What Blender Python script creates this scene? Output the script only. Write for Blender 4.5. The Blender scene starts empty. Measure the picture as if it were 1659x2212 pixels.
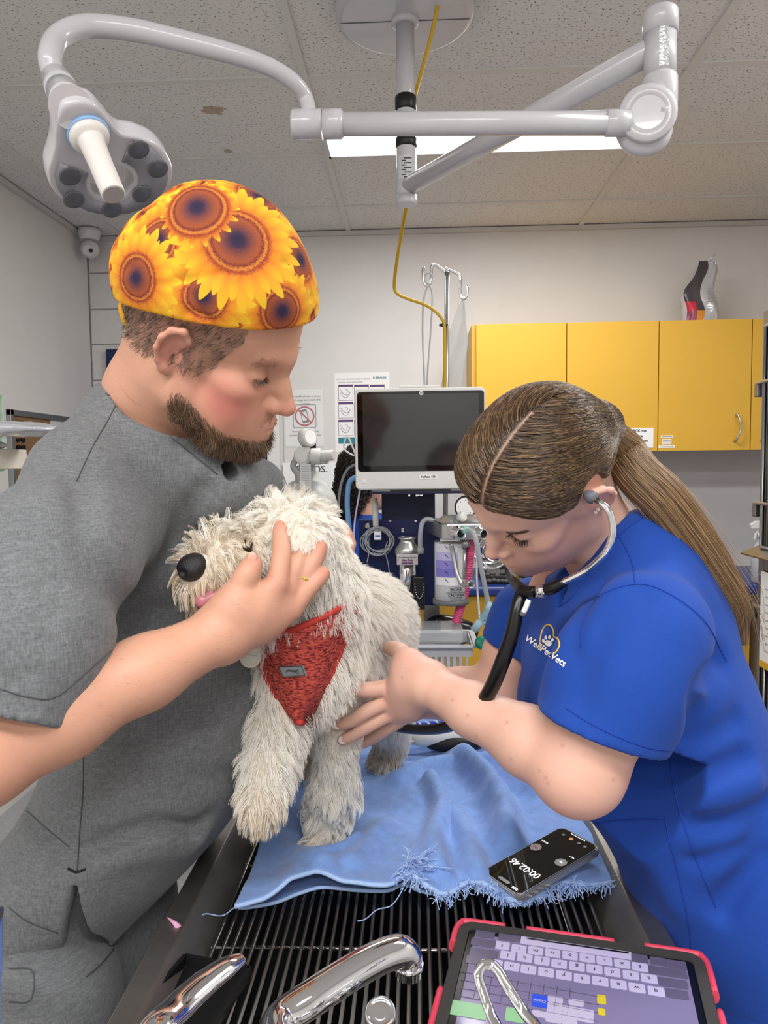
import bpy, math, random
import numpy as np
from mathutils import Vector, Matrix
from mathutils.bvhtree import BVHTree
from mathutils.kdtree import KDTree

SC = bpy.context.scene
# ------------------------------------------------------------------ camera
F_PX, IMG_W, IMG_H = 1620.0, 1659, 2212
CAM = np.array([0.0, 0.0, 1.44])
_ya, _pi, _ro = .0424, -.0655, -.0119
_f = np.array([-math.sin(_ya) * math.cos(_pi), math.cos(_ya) * math.cos(_pi), math.sin(_pi)])
_r0 = np.array([math.cos(_ya), math.sin(_ya), 0.0])
_u0 = np.cross(_r0, _f)
_r = _r0 * math.cos(_ro) + _u0 * math.sin(_ro)
_u = -_r0 * math.sin(_ro) + _u0 * math.cos(_ro)
cam_data = bpy.data.cameras.new('camera')
cam_data.sensor_fit = 'VERTICAL'
cam_data.sensor_height = 36.0
cam_data.lens = 36.0 * F_PX / IMG_H
cam_data.clip_start = .02
cam = bpy.data.objects.new('camera', cam_data)
SC.collection.objects.link(cam)
cam.matrix_world = Matrix(((_r[0], _u[0], -_f[0], CAM[0]), (_r[1], _u[1], -_f[1], CAM[1]),
                           (_r[2], _u[2], -_f[2], CAM[2]), (0, 0, 0, 1)))
SC.camera = cam
# ------------------------------------------------------------------ world, lights, exposure
world = bpy.data.worlds.new('world')
SC.world = world
world.use_nodes = True
world.node_tree.nodes['Background'].inputs[0].default_value = (.8, .85, .9, 1)
world.node_tree.nodes['Background'].inputs[1].default_value = .15
SC.view_settings.view_transform = 'Standard'
SC.view_settings.look = 'None'
SC.view_settings.exposure = 0.0
SC.view_settings.gamma = 1.0
SC.view_settings.use_curve_mapping = False
SC.cycles.max_bounces = 6
SC.cycles.transparent_max_bounces = 10
CEIL_Z, WALL_Y, WALL_L, WALL_R, WALL_B = 2.65, 4.0, -1.73, 2.5, -2.2
PANEL_W = 26.0     # power of each ceiling panel
# (centre x, centre y) of the ceiling panels; the first is the one in view
PANELS = [(.263, 2.88), (.263, -.35), (-.95, -.35), (1.463, 1.33), (.263, -1.55)]
for i, (lx, ly) in enumerate(PANELS):
    ld = bpy.data.lights.new('panel_light', 'AREA')
    ld.shape = 'RECTANGLE'; ld.size = 1.16; ld.size_y = .27
    ld.energy = PANEL_W; ld.color = (1.0, .985, .975)
    lo = bpy.data.objects.new('panel_light', ld)
    SC.collection.objects.link(lo)
    lo.location = (lx, ly, CEIL_Z - .035)

# ------------------------------------------------------------------ pixel <-> place
def W(x, y, Y):
    """the point of the plane Y = const seen at photo pixel x, y"""
    d = _f + _r * (x - 829.5) / F_PX - _u * (y - 1106) / F_PX
    return CAM + d * Y / d[1]
def WZ(x, y, z):
    d = _f + _r * (x - 829.5) / F_PX - _u * (y - 1106) / F_PX
    return CAM + d * (z - CAM[2]) / d[2]
def WX(x, y, X):
    d = _f + _r * (x - 829.5) / F_PX - _u * (y - 1106) / F_PX
    return CAM + d * X / d[0]
def pxm(Y):
    return F_PX / Y
def V3(*a): return np.array(a, float)
def unit(v):
    v = np.asarray(v, float); return v / (np.linalg.norm(v) + 1e-12)

# ------------------------------------------------------------------ materials
def lin(c):
    if isinstance(c, str):
        c = [int(c[i:i + 2], 16) / 255 for i in (0, 2, 4)]
    return tuple((v / 12.92 if v <= .04045 else ((v + .055) / 1.055) ** 2.4) for v in c[:3])
MATS = {}
def mat(name, col, rough=.5, metal=0.0, noise=0.0, nscale=40.0, bump=0.0, bscale=200.0, spec=.5, coat=0.0,
        trans=0.0, alpha=1.0, emit=0.0, sub=0.0, attr=None, ior=1.45, stretch=None, sheen=0.0, col2=None, detail=3.0):
    if name in MATS: return MATS[name]
    m = bpy.data.materials.new(name); m.use_nodes = True
    nt = m.node_tree; b = nt.nodes['Principled BSDF']
    c = lin(col) + (1,)
    b.inputs['Base Color'].default_value = c
    b.inputs['Roughness'].default_value = rough
    b.inputs['Metallic'].default_value = metal
    b.inputs['Specular IOR Level'].default_value = spec
    b.inputs['IOR'].default_value = ior
    b.inputs['Coat Weight'].default_value = coat
    b.inputs['Transmission Weight'].default_value = trans
    b.inputs['Alpha'].default_value = alpha
    b.inputs['Sheen Weight'].default_value = sheen
    if sub:
        b.inputs['Subsurface Weight'].default_value = sub
        b.inputs['Subsurface Radius'].default_value = (1, .35, .2)
        b.inputs['Subsurface Scale'].default_value = .006
    if emit:
        b.inputs['Emission Color'].default_value = c
        b.inputs['Emission Strength'].default_value = emit
    L = nt.links.new
    src = None
    if attr:
        a = nt.nodes.new('ShaderNodeVertexColor'); a.layer_name = attr; src = a.outputs[0]
    if noise or bump:
        tc = nt.nodes.new('ShaderNodeTexCoord'); co = tc.outputs['Object']
        if stretch:
            mp = nt.nodes.new('ShaderNodeMapping'); mp.inputs['Scale'].default_value = stretch
            L(co, mp.inputs[0]); co = mp.outputs[0]
    if noise:
        n = nt.nodes.new('ShaderNodeTexNoise'); n.inputs['Scale'].default_value = nscale; n.inputs['Detail'].default_value = detail
        L(co, n.inputs['Vector'])
        mx = nt.nodes.new('ShaderNodeMix'); mx.data_type = 'RGBA'
        rmp = nt.nodes.new('ShaderNodeMapRange'); rmp.inputs[1].default_value = .3; rmp.inputs[2].default_value = .7
        L(n.outputs[0], rmp.inputs[0]); L(rmp.outputs[0], mx.inputs['Factor'])
        if col2 is not None:
            mx.inputs['A'].default_value = c; mx.inputs['B'].default_value = lin(col2) + (1,)
        elif src is not None:
            mx.blend_type = 'MULTIPLY'
            g = nt.nodes.new('ShaderNodeMapRange'); g.inputs[3].default_value = 1 - noise; g.inputs[4].default_value = 1.0
            L(rmp.outputs[0], g.inputs[0]); L(src, mx.inputs['A']); L(g.outputs[0], mx.inputs['B'])
            mx.inputs['Factor'].default_value = 1
            for lk in list(mx.inputs['Factor'].links): nt.links.remove(lk)
        else:
            mx.inputs['A'].default_value = tuple(v * (1 - noise) for v in c[:3]) + (1,)
            mx.inputs['B'].default_value = tuple(min(1, v * (1 + noise)) for v in c[:3]) + (1,)
        src = mx.outputs['Result']
    if src is not None:
        L(src, b.inputs['Base Color'])
    if bump:
        n2 = nt.nodes.new('ShaderNodeTexNoise'); n2.inputs['Scale'].default_value = bscale; n2.inputs['Detail'].default_value = 4
        L(co, n2.inputs['Vector'])
        bp = nt.nodes.new('ShaderNodeBump'); bp.inputs['Strength'].default_value = bump; bp.inputs['Distance'].default_value = .002
        L(n2.outputs[0], bp.inputs['Height']); L(bp.outputs[0], b.inputs['Normal'])
    MATS[name] = m
    return m

# ------------------------------------------------------------------ objects
WO = {}       # world origin of every object made here
def link(o): SC.collection.objects.link(o); return o
def thing(name, label, cat, loc=(0, 0, 0), group=None):
    o = bpy.data.objects.new(name, None); link(o)
    o.empty_display_size = .05
    o.location = loc; WO[o] = np.array(loc, float)
    o['label'] = label; o['category'] = cat
    if group: o['group'] = group
    return o
def tag(o, label, cat, group=None):
    o['label'] = label; o['category'] = cat
    if group: o['group'] = group
    return o
def struct(o, label=None):
    o['kind'] = 'structure'
    if label: o['label'] = label
    return o
def place(o, parent, c):
    c = np.array(c, float)
    WO[o] = c
    if parent is not None:
        o.parent = parent; o.location = c - WO[parent]
    else:
        o.location = c
def mesh_obj(name, v, f, m, parent=None, smooth=False, bevel=0.0, seg=2, fm=None, sub=0, auto=None, origin=None):
    v = np.asarray(v, float)
    c = (v.min(0) + v.max(0)) / 2 if origin is None else np.array(origin, float)
    me = bpy.data.meshes.new(name)
    me.from_pydata((v - c).tolist(), [], f if isinstance(f, list) else np.asarray(f).tolist())
    ms = m if isinstance(m, (list, tuple)) else [m]
    for x in ms: me.materials.append(x)
    if fm is not None: me.polygons.foreach_set('material_index', np.asarray(fm, np.int32))
    if smooth is True:
        me.polygons.foreach_set('use_smooth', np.ones(len(me.polygons), bool))
    elif smooth is not False:
        me.polygons.foreach_set('use_smooth', np.asarray(smooth, bool))
    me.update()
    o = bpy.data.objects.new(name, me); link(o)
    place(o, parent, c)
    if bevel:
        b = o.modifiers.new('bevel', 'BEVEL'); b.width = bevel; b.segments = seg; b.limit_method = 'ANGLE'; b.angle_limit = .6
    if sub:
        s = o.modifiers.new('sub', 'SUBSURF'); s.levels = sub; s.render_levels = sub
    return o
def frame_of(d):
    d = unit(d); a = V3(0, 0, 1) if abs(d[2]) < .9 else V3(1, 0, 0)
    x = unit(np.cross(a, d)); return x, np.cross(d, x), d
def smooth_path(P, n=8):
    P = np.asarray(P, float)
    if len(P) < 3: return P
    Q = np.vstack([2 * P[0] - P[1], P, 2 * P[-1] - P[-2]]); out = []
    for i in range(1, len(Q) - 2):
        p0, p1, p2, p3 = Q[i - 1:i + 3]
        for t in np.linspace(0, 1, n, endpoint=False):
            out.append(.5 * (2 * p1 + (p2 - p0) * t + (2 * p0 - 5 * p1 + 4 * p2 - p3) * t * t + (3 * p1 - p0 - 3 * p2 + p3) * t ** 3))
    out.append(P[-1]); return np.array(out)
class MB:
    """collects shapes, builds ONE mesh object"""
    def __init__(s): s.v = []; s.f = []; s.sm = []; s.mi = []; s.cur = 0
    def _add(s, v, f, smooth):
        o = len(s.v); s.v += [tuple(x) for x in v]
        s.f += [[i + o for i in q] for q in f]; s.sm += [smooth] * len(f); s.mi += [s.cur] * len(f)
        return s
    def box(s, c, size, R=None):
        h = np.array(size, float) / 2
        v = np.array([[x, y, z] for x in (-1, 1) for y in (-1, 1) for z in (-1, 1)]) * h
        if R is not None: v = v @ np.asarray(R).T
        f = [[0, 1, 3, 2], [4, 6, 7, 5], [0, 4, 5, 1], [2, 3, 7, 6], [0, 2, 6, 4], [1, 5, 7, 3]]
        return s._add(v + np.array(c, float), f, False)
    def box2(s, lo, hi):
        lo = np.array(lo, float); hi = np.array(hi, float)
        return s.box((lo + hi) / 2, hi - lo)
    def cyl(s, a, b, ra, rb=None, n=20, caps=True, smooth=True):
        return s.lathe(a, np.asarray(b, float) - np.asarray(a, float), [(ra, 0), (ra if rb is None else rb, 1)], n, caps, unitlen=False, smooth=smooth)
    def lathe(s, o, d, prof, n=24, caps=True, unitlen=True, smooth=True):
        """prof: (radius, height) along d; split profile corners by repeating a point"""
        o = np.asarray(o, float); L = 1 if unitlen else np.linalg.norm(d)
        x, y, z = frame_of(d); a = np.arange(n) * 2 * math.pi / n
        ring = np.outer(np.cos(a), x) + np.outer(np.sin(a), y)
        base = len(s.v)
        for r, h in prof: s.v += [tuple(q) for q in o + z * h * L + ring * r]
        k = len(prof)
        for i in range(k - 1):
            if prof[i] == prof[i + 1]: continue
            for j in range(n):
                p = base + i * n; j2 = (j + 1) % n
                s.f.append([p + j, p + j2, p + n + j2, p + n + j]); s.sm.append(smooth); s.mi.append(s.cur)
        if caps:
            s.f.append([base + j for j in range(n)][::-1]); s.sm.append(False); s.mi.append(s.cur)
            s.f.append([base + (k - 1) * n + j for j in range(n)]); s.sm.append(False); s.mi.append(s.cur)
        return s
    def tube(s, P, r, n=10, path=True, caps=True, sec=None, seg=8):
        P = smooth_path(P, seg) if path else np.asarray(P, float)
        m = len(P); rr = np.interp(np.linspace(0, 1, m), np.linspace(0, 1, len(r)), r) if np.ndim(r) else np.full(m, r)
        T = np.gradient(P, axis=0); T /= np.linalg.norm(T, axis=1)[:, None] + 1e-12
        x, y, _ = frame_of(T[0]); base = len(s.v); a = np.arange(n) * 2 * math.pi / n
        cs, sn = np.cos(a), np.sin(a)
        if sec is not None: cs, sn = cs * sec[0], sn * sec[1]
        for i in range(m):
            x = unit(x - T[i] * np.dot(x, T[i])); y = np.cross(T[i], x)
            s.v += [tuple(q) for q in P[i] + rr[i] * (np.outer(cs, x) + np.outer(sn, y))]
        for i in range(m - 1):
            for j in range(n):
                p = base + i * n; j2 = (j + 1) % n
                s.f.append([p + j, p + j2, p + n + j2, p + n + j]); s.sm.append(True); s.mi.append(s.cur)
        if caps:
            s.f.append([base + j for j in range(n)][::-1]); s.sm.append(False); s.mi.append(s.cur)
            s.f.append([base + (m - 1) * n + j for j in range(n)]); s.sm.append(False); s.mi.append(s.cur)
        return s
    def ell(s, c, r, R=None, n=16, m=10):
        v = []; f = []
        for i in range(m + 1):
            t = math.pi * i / m
            for j in range(n):
                p = 2 * math.pi * j / n
                v.append((math.sin(t) * math.cos(p), math.sin(t) * math.sin(p), math.cos(t)))
        for i in range(m):
            for j in range(n):
                j2 = (j + 1) % n
                q = [i * n + j, (i + 1) * n + j, (i + 1) * n + j2, i * n + j2]
                f.append(q)
        v = np.array(v) * np.array(r if np.ndim(r) else (r, r, r))
        if R is not None: v = v @ np.asarray(R).T
        return s._add(v + np.array(c, float), f, True)
    def prism(s, poly, o, ux, uy, d, bothcaps=True, smooth=False):
        """polygon poly (2-D) in the frame o, ux, uy pushed along the vector d"""
        o = np.asarray(o, float); p = np.array([o + np.asarray(ux) * a + np.asarray(uy) * b for a, b in poly]); n = len(p)
        d = np.asarray(d, float); base = len(s.v)
        s.v += [tuple(q) for q in p] + [tuple(q + d) for q in p]
        for j in range(n):
            j2 = (j + 1) % n
            s.f.append([base + j, base + j2, base + n + j2, base + n + j]); s.sm.append(smooth); s.mi.append(s.cur)
        s.f.append([base + j for j in range(n)][::-1]); s.f.append([base + n + j for j in range(n)])
        s.sm += [False] * 2; s.mi += [s.cur] * 2
        return s
    def grid(s, P, smooth=True, closed=False):
        P = np.asarray(P, float); a, b = P.shape[:2]; base = len(s.v)
        s.v += [tuple(q) for q in P.reshape(-1, 3)]
        for i in range(a - 1):
            for j in range(b - (0 if closed else 1)):
                j2 = (j + 1) % b
                s.f.append([base + i * b + j, base + i * b + j2, base + (i + 1) * b + j2, base + (i + 1) * b + j])
                s.sm.append(smooth); s.mi.append(s.cur)
        return s
    def build(s, name, m, parent=None, bevel=0.0, seg=2, sub=0):
        return mesh_obj(name, s.v, s.f, m, parent, smooth=s.sm, bevel=bevel, seg=seg, fm=s.mi, sub=sub)
def rrect(w, h, r, n=5, c=(0, 0)):
    out = []
    for (sx, sy, a0) in ((1, 1, 0), (-1, 1, 90), (-1, -1, 180), (1, -1, 270)):
        for k in range(n + 1):
            a = math.radians(a0 + 90 * k / n)
            out.append((c[0] + sx * (w / 2 - r) + r * math.cos(a), c[1] + sy * (h / 2 - r) + r * math.sin(a)))
    return out
def text(name, body, size, o, ux, uy, m, parent=None, align='CENTER', ext=.0002, bold=0.0, spacing=1.0):
    """lettering lying in the plane of ux, uy with its middle at o"""
    cu = bpy.data.curves.new(name, 'FONT'); cu.body = body; cu.size = size; cu.align_x = align; cu.align_y = 'CENTER'
    cu.extrude = ext; cu.offset = bold; cu.space_line = spacing; cu.materials.append(m); cu.resolution_u = 3
    t = bpy.data.objects.new(name, cu); link(t)
    o = np.array(o, float); ux = unit(ux); uz = unit(np.cross(ux, uy)); uy = np.cross(uz, ux)
    WO[t] = o
    loc = o - (WO[parent] if parent is not None else 0)
    if parent is not None: t.parent = parent
    t.matrix_local = Matrix(((ux[0], uy[0], uz[0], loc[0]), (ux[1], uy[1], uz[1], loc[1]), (ux[2], uy[2], uz[2], loc[2]), (0, 0, 0, 1)))
    return t
def copy_to(o, parent, d, rot=None):
    c = o.copy(); link(c)
    c.parent = parent
    WO[c] = WO[o] + np.array(d, float)
    c.location = WO[c] - (WO[parent] if parent is not None else 0)
    return c

# ------------------------------------------------------------------ implicit bodies
_rng = np.random.RandomState(7)
_NT = _rng.rand(32, 32, 32).astype(np.float32)
def vnoise(P, s):
    """smooth value noise in -1..1"""
    Q = P * s; i = np.floor(Q).astype(np.int64); f = (Q - i).astype(np.float32); f = f * f * (3 - 2 * f)
    out = 0
    for dx in (0, 1):
        for dy in (0, 1):
            for dz in (0, 1):
                w = (f[..., 0] if dx else 1 - f[..., 0]) * (f[..., 1] if dy else 1 - f[..., 1]) * (f[..., 2] if dz else 1 - f[..., 2])
                out = out + w * _NT[(i[..., 0] + dx) % 32, (i[..., 1] + dy) % 32, (i[..., 2] + dz) % 32]
    return out * 2 - 1
def d_cone(P, a, b, ra, rb):
    a = np.asarray(a, np.float32); ba = np.asarray(b, np.float32) - a
    pa = P - a; t = np.clip((pa @ ba) / max(float(ba @ ba), 1e-12), 0, 1)
    return np.sqrt(np.maximum(((pa - t[..., None] * ba) ** 2).sum(-1), 1e-14)) - (ra + t * (rb - ra))
def d_ell(P, c, r, R=None):
    q = P - np.asarray(c, np.float32)
    if R is not None: q = q @ np.asarray(R, np.float32)
    r = np.asarray(r, np.float32)
    k0 = np.sqrt(((q / r) ** 2).sum(-1)); k1 = np.sqrt(((q / r ** 2) ** 2).sum(-1))
    return k0 * (k0 - 1) / np.maximum(k1, 1e-9)
def smin(a, b, k):
    if k <= 0: return np.minimum(a, b)
    h = np.clip(.5 + .5 * (b - a) / k, 0, 1)
    return b + (a - b) * h - k * h * (1 - h)
class SDF:
    def __init__(s): s.ops = []
    def add(s, fn, lo, hi, k=.01, mode='+'):
        s.ops.append((mode, fn, np.asarray(lo, float) - k - .012, np.asarray(hi, float) + k + .012, k)); return s
    def cone(s, a, b, ra, rb=None, k=.01, mode='+'):
        rb = ra if rb is None else rb; a = np.asarray(a, float); b = np.asarray(b, float)
        lo = np.minimum(a - ra, b - rb); hi = np.maximum(a + ra, b + rb)
        return s.add(lambda P: d_cone(P, a, b, ra, rb), lo, hi, k, mode)
    def chain(s, pts, rad, k=.01, mode='+', smooth=0):
        pts = np.asarray(pts, float)
        if smooth:
            n0 = len(pts); pts = smooth_path(pts, smooth); rad = np.interp(np.linspace(0, 1, len(pts)), np.linspace(0, 1, n0), rad)
        for i in range(len(pts) - 1): s.cone(pts[i], pts[i + 1], rad[i], rad[i + 1], k, mode)
        return s
    def ell(s, c, r, R=None, k=.01, mode='+'):
        c = np.asarray(c, float); m = np.abs(np.asarray(R)) @ np.asarray(r) if R is not None else np.asarray(r)
        return s.add(lambda P: d_ell(P, c, r, R), c - m, c + m, k, mode)
    def stack(s, secs, o, R, k=.01, mode='+', pw=2.0):
        """secs: (z, cx, cy, rx, ry) slices of an elliptic body in the frame o, R (columns x, y, z)"""
        S = np.array(secs, float); zs = S[:, 0]; zz = np.linspace(zs[0], zs[-1], 80)
        sp = smooth_path(S, 12); col = [np.interp(zz, sp[:, 0], sp[:, j]) for j in range(1, 5)]
        R = np.asarray(R, np.float32); o = np.asarray(o, np.float32)
        def fn(P):
            q = (P - o) @ R; z = q[..., 2]
            cx, cy, rx, ry = [np.interp(z, zz, c).astype(np.float32) for c in col]
            u = np.abs(q[..., 0] - cx) / rx; v = np.abs(q[..., 1] - cy) / ry
            k0 = (u ** pw + v ** pw) ** (1 / pw)
            k1 = np.sqrt((u / rx) ** 2 + (v / ry) ** 2)
            d = np.where(k0 > .2, (k0 - 1) * np.maximum(k0, 1e-6) / np.maximum(k1, 1e-6), -np.minimum(rx, ry) * .8)
            e = np.maximum(zs[0] - z, z - zs[-1])
            return np.maximum(d, e)
        pts = []
        for z, cx, cy, rx, ry in secs:
            for sx in (-1, 1):
                for sy in (-1, 1): pts.append(o + R @ np.array([cx + sx * rx, cy + sy * ry, z]))
        pts = np.array(pts)
        return s.add(fn, pts.min(0) - .02, pts.max(0) + .02, k, mode)
    def half(s, p, n, k=.004, lo=None, hi=None):
        """cut away everything on the n side of the plane through p"""
        p = np.asarray(p, np.float32); n = np.asarray(unit(n), np.float32)
        return s.add(lambda P: -((P - p) @ n), -9 * np.ones(3) if lo is None else lo, 9 * np.ones(3) if hi is None else hi, k, '-')
    def disp(s, fn, lo, hi):
        return s.add(fn, lo, hi, 0, 'd')
    def crease(s, pts, w, depth, smooth=6):
        """a soft groove (depth > 0) or ridge (depth < 0) along a line"""
        pts = smooth_path(np.asarray(pts, float), smooth) if smooth else np.asarray(pts, float)
        def fn(P):
            d = None
            for i in range(len(pts) - 1):
                e = d_cone(P, pts[i], pts[i + 1], 0, 0); d = e if d is None else np.minimum(d, e)
            return depth * np.exp(-(d / w) ** 2)
        return s.disp(fn, pts.min(0) - 2.5 * w, pts.max(0) + 2.5 * w)
    def eval(s, P, ops=None):
        D = np.full(P.shape[:-1], .05, np.float32)
        for mode, fn, lo, hi, k in (s.ops if ops is None else ops):
            d = fn(P)
            if mode == '+': D = smin(D, d, k)
            elif mode == '-': D = -smin(-D, d, k)
            elif mode == '&': D = -smin(-D, -d, k)
            else: D = D + d
        return D
    def mesh(s, res, n=24):
        los = np.array([o[2] for o in s.ops if o[0] == '+']); his = np.array([o[3] for o in s.ops if o[0] == '+'])
        lo = los.min(0); hi = his.max(0); B = n * res
        nb = np.ceil((hi - lo) / B).astype(int); big = np.array(nb) * n + 4
        ids = []; pos = []; quads = []
        g = np.arange(n + 2); gi, gj, gk = np.meshgrid(g, g, g, indexing='ij')
        base = np.stack([gi, gj, gk], -1).astype(np.float32) * res
        cn = np.array([[a, b, c] for a in (0, 1) for b in (0, 1) for c in (0, 1)])
        for bx in range(nb[0]):
            for by in range(nb[1]):
                for bz in range(nb[2]):
                    o = lo + np.array([bx, by, bz]) * B; e = o + B + 2 * res
                    ops = [q for q in s.ops if (q[2] < e).all() and (q[3] > o).all()]
                    if not any(q[0] == '+' for q in ops): continue
                    c0 = s.eval((base[::8, ::8, ::8] + o.astype(np.float32)), ops)
                    if np.abs(c0).min() > B * .95 * .5 and (c0.min() > .045 or c0.max() < -B * .5): continue
                    D = s.eval(base + o.astype(np.float32), ops); S = D < 0
                    if S.all() or not S.any(): continue
                    m = n + 1
                    cs = [S[a:a + m, b:b + m, c:c + m] for a, b, c in cn]
                    cnt = sum(x.astype(np.int8) for x in cs); act = (cnt > 0) & (cnt < 8)
                    I = np.argwhere(act)
                    if not len(I): continue
                    acc = np.zeros((len(I), 3)); num = np.zeros(len(I))
                    d8 = np.stack([D[I[:, 0] + a, I[:, 1] + b, I[:, 2] + c] for a, b, c in cn], 1)
                    for p in range(8):
                        for q in range(p + 1, 8):
                            if np.abs(cn[p] - cn[q]).sum() != 1: continue
                            da, db = d8[:, p], d8[:, q]; x = (da < 0) != (db < 0)
                            t = np.where(x, da / np.where(x, da - db, 1), 0)
                            acc += np.where(x[:, None], cn[p] + t[:, None] * (cn[q] - cn[p]), 0); num += x
                    gidx = I + np.array([bx, by, bz]) * n
                    key = (gidx[:, 0] * big[1] + gidx[:, 1]) * big[2] + gidx[:, 2]
                    ids.append(key); pos.append(o + (I + acc / num[:, None]) * res)
                    off = np.array([bx, by, bz]) * n
                    for ax in range(3):
                        u, v = (ax + 1) % 3, (ax + 2) % 3
                        sl = [slice(0, n)] * 3; sl[u] = slice(1, n + 1); sl[v] = slice(1, n + 1)
                        sh = list(sl); sh[ax] = slice(1, n + 1)
                        A = S[tuple(sl)]; Bb = S[tuple(sh)]; E = np.argwhere(A != Bb)
                        if not len(E): continue
                        st = A[tuple(E.T)]
                        cell = E.copy(); cell[:, u] += 1; cell[:, v] += 1; cell += off
                        def kk(du, dv):
                            c = cell.copy(); c[:, u] -= du; c[:, v] -= dv
                            return (c[:, 0] * big[1] + c[:, 1]) * big[2] + c[:, 2]
                        q = np.stack([kk(1, 1), kk(0, 1), kk(0, 0), kk(1, 0)], 1)
                        q[~st] = q[~st][:, ::-1]
                        quads.append(q)
        ids = np.concatenate(ids); pos = np.concatenate(pos); quads = np.concatenate(quads)
        uq, ix = np.unique(ids, return_index=True); V = pos[ix]
        Q = np.searchsorted(uq, quads); Q = np.clip(Q, 0, len(uq) - 1)
        ok = (uq[Q] == quads).all(1)
        return V, Q[ok]
def surf_depth(S, x, y, Y0, Y1, n=160):
    """first depth at which the line of sight through a photo pixel meets the body S"""
    Ys = np.linspace(Y0, Y1, n); P = np.array([W(x, y, q) for q in Ys], np.float32)
    D = S.eval(P); i = np.nonzero(D < 0)[0]
    return None if not len(i) else P[i[0]].astype(float)
def relax(V, Q, it=1, lam=.5):
    for _ in range(it):
        acc = np.zeros_like(V); n = np.zeros(len(V))
        for a, b in ((0, 1), (1, 2), (2, 3), (3, 0)):
            np.add.at(acc, Q[:, a], V[Q[:, b]]); np.add.at(acc, Q[:, b], V[Q[:, a]])
            np.add.at(n, Q[:, a], 1); np.add.at(n, Q[:, b], 1)
        V = V + lam * (acc / np.maximum(n, 1)[:, None] - V)
    return V
def vnormals(V, Q):
    n = np.cross(V[Q[:, 2]] - V[Q[:, 0]], V[Q[:, 3]] - V[Q[:, 1]]); N = np.zeros_like(V)
    for k in range(4): np.add.at(N, Q[:, k], n)
    return N / (np.linalg.norm(N, axis=1)[:, None] + 1e-12)
def set_color(o, name, col):
    me = o.data; a = me.color_attributes.new(name, 'FLOAT_COLOR', 'POINT')
    c = np.ones((len(me.vertices), 4), np.float32); c[:, :3] = col
    a.data.foreach_set('color', c.ravel())
def bvh_of(V, Q):
    return BVHTree.FromPolygons([tuple(x) for x in V], [tuple(int(i) for i in q) for q in Q])
def hair(name, P, r, m, parent, tip=.15, label=None):
    """P: (strands, points, 3); one hair object"""
    P = np.asarray(P, np.float32); n, k = P.shape[:2]
    hc = bpy.data.hair_curves.new(name); hc.add_curves([k] * n)
    o = bpy.data.objects.new(name, hc); link(o)
    c = P.reshape(-1, 3).mean(0); place(o, parent, c)
    hc.attributes['position'].data.foreach_set('vector', (P - c.astype(np.float32)).ravel())
    ra = hc.attributes.get('radius') or hc.attributes.new('radius', 'FLOAT', 'POINT')
    prof = np.linspace(1, tip, k, dtype=np.float32)
    rr = np.outer(np.broadcast_to(np.asarray(r, np.float32), (n,)), prof)
    ra.data.foreach_set('value', rr.ravel())
    hc.materials.append(m); o['kind'] = 'stuff'
    if label: o['label'] = label
    return o
def hair_mat(name, cols, rough=.45, trans=.3, spread=1.0):
    """strand colour picked per strand from cols"""
    m = bpy.data.materials.new(name); m.use_nodes = True; nt = m.node_tree; b = nt.nodes['Principled BSDF']
    h = nt.nodes.new('ShaderNodeHairInfo'); r = nt.nodes.new('ShaderNodeValToRGB')
    nt.links.new(h.outputs['Random'], r.inputs[0]); nt.links.new(r.outputs[0], b.inputs['Base Color'])
    while len(r.color_ramp.elements) < len(cols): r.color_ramp.elements.new(.5)
    for i, c in enumerate(cols):
        r.color_ramp.elements[i].position = i / (len(cols) - 1); r.color_ramp.elements[i].color = lin(c) + (1,)
    b.inputs['Roughness'].default_value = rough
    return m
def surf_samples(V, Q, n, rs):
    T = np.vstack([Q[:, [0, 1, 2]], Q[:, [0, 2, 3]]])
    A = np.linalg.norm(np.cross(V[T[:, 1]] - V[T[:, 0]], V[T[:, 2]] - V[T[:, 0]]), axis=1)
    i = rs.choice(len(T), n, p=A / A.sum()); u, v = rs.rand(n), rs.rand(n); s = u + v > 1; u[s], v[s] = 1 - u[s], 1 - v[s]
    a, b, c = V[T[i, 0]], V[T[i, 1]], V[T[i, 2]]
    N = np.cross(b - a, c - a); N /= np.linalg.norm(N, axis=1)[:, None] + 1e-12
    return a + (b - a) * u[:, None] + (c - a) * v[:, None], N
def seg_dist(P, pts):
    d = None
    for i in range(len(pts) - 1):
        e = d_cone(P, pts[i], pts[i + 1], 0, 0); d = e if d is None else np.minimum(d, e)
    return d
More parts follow.
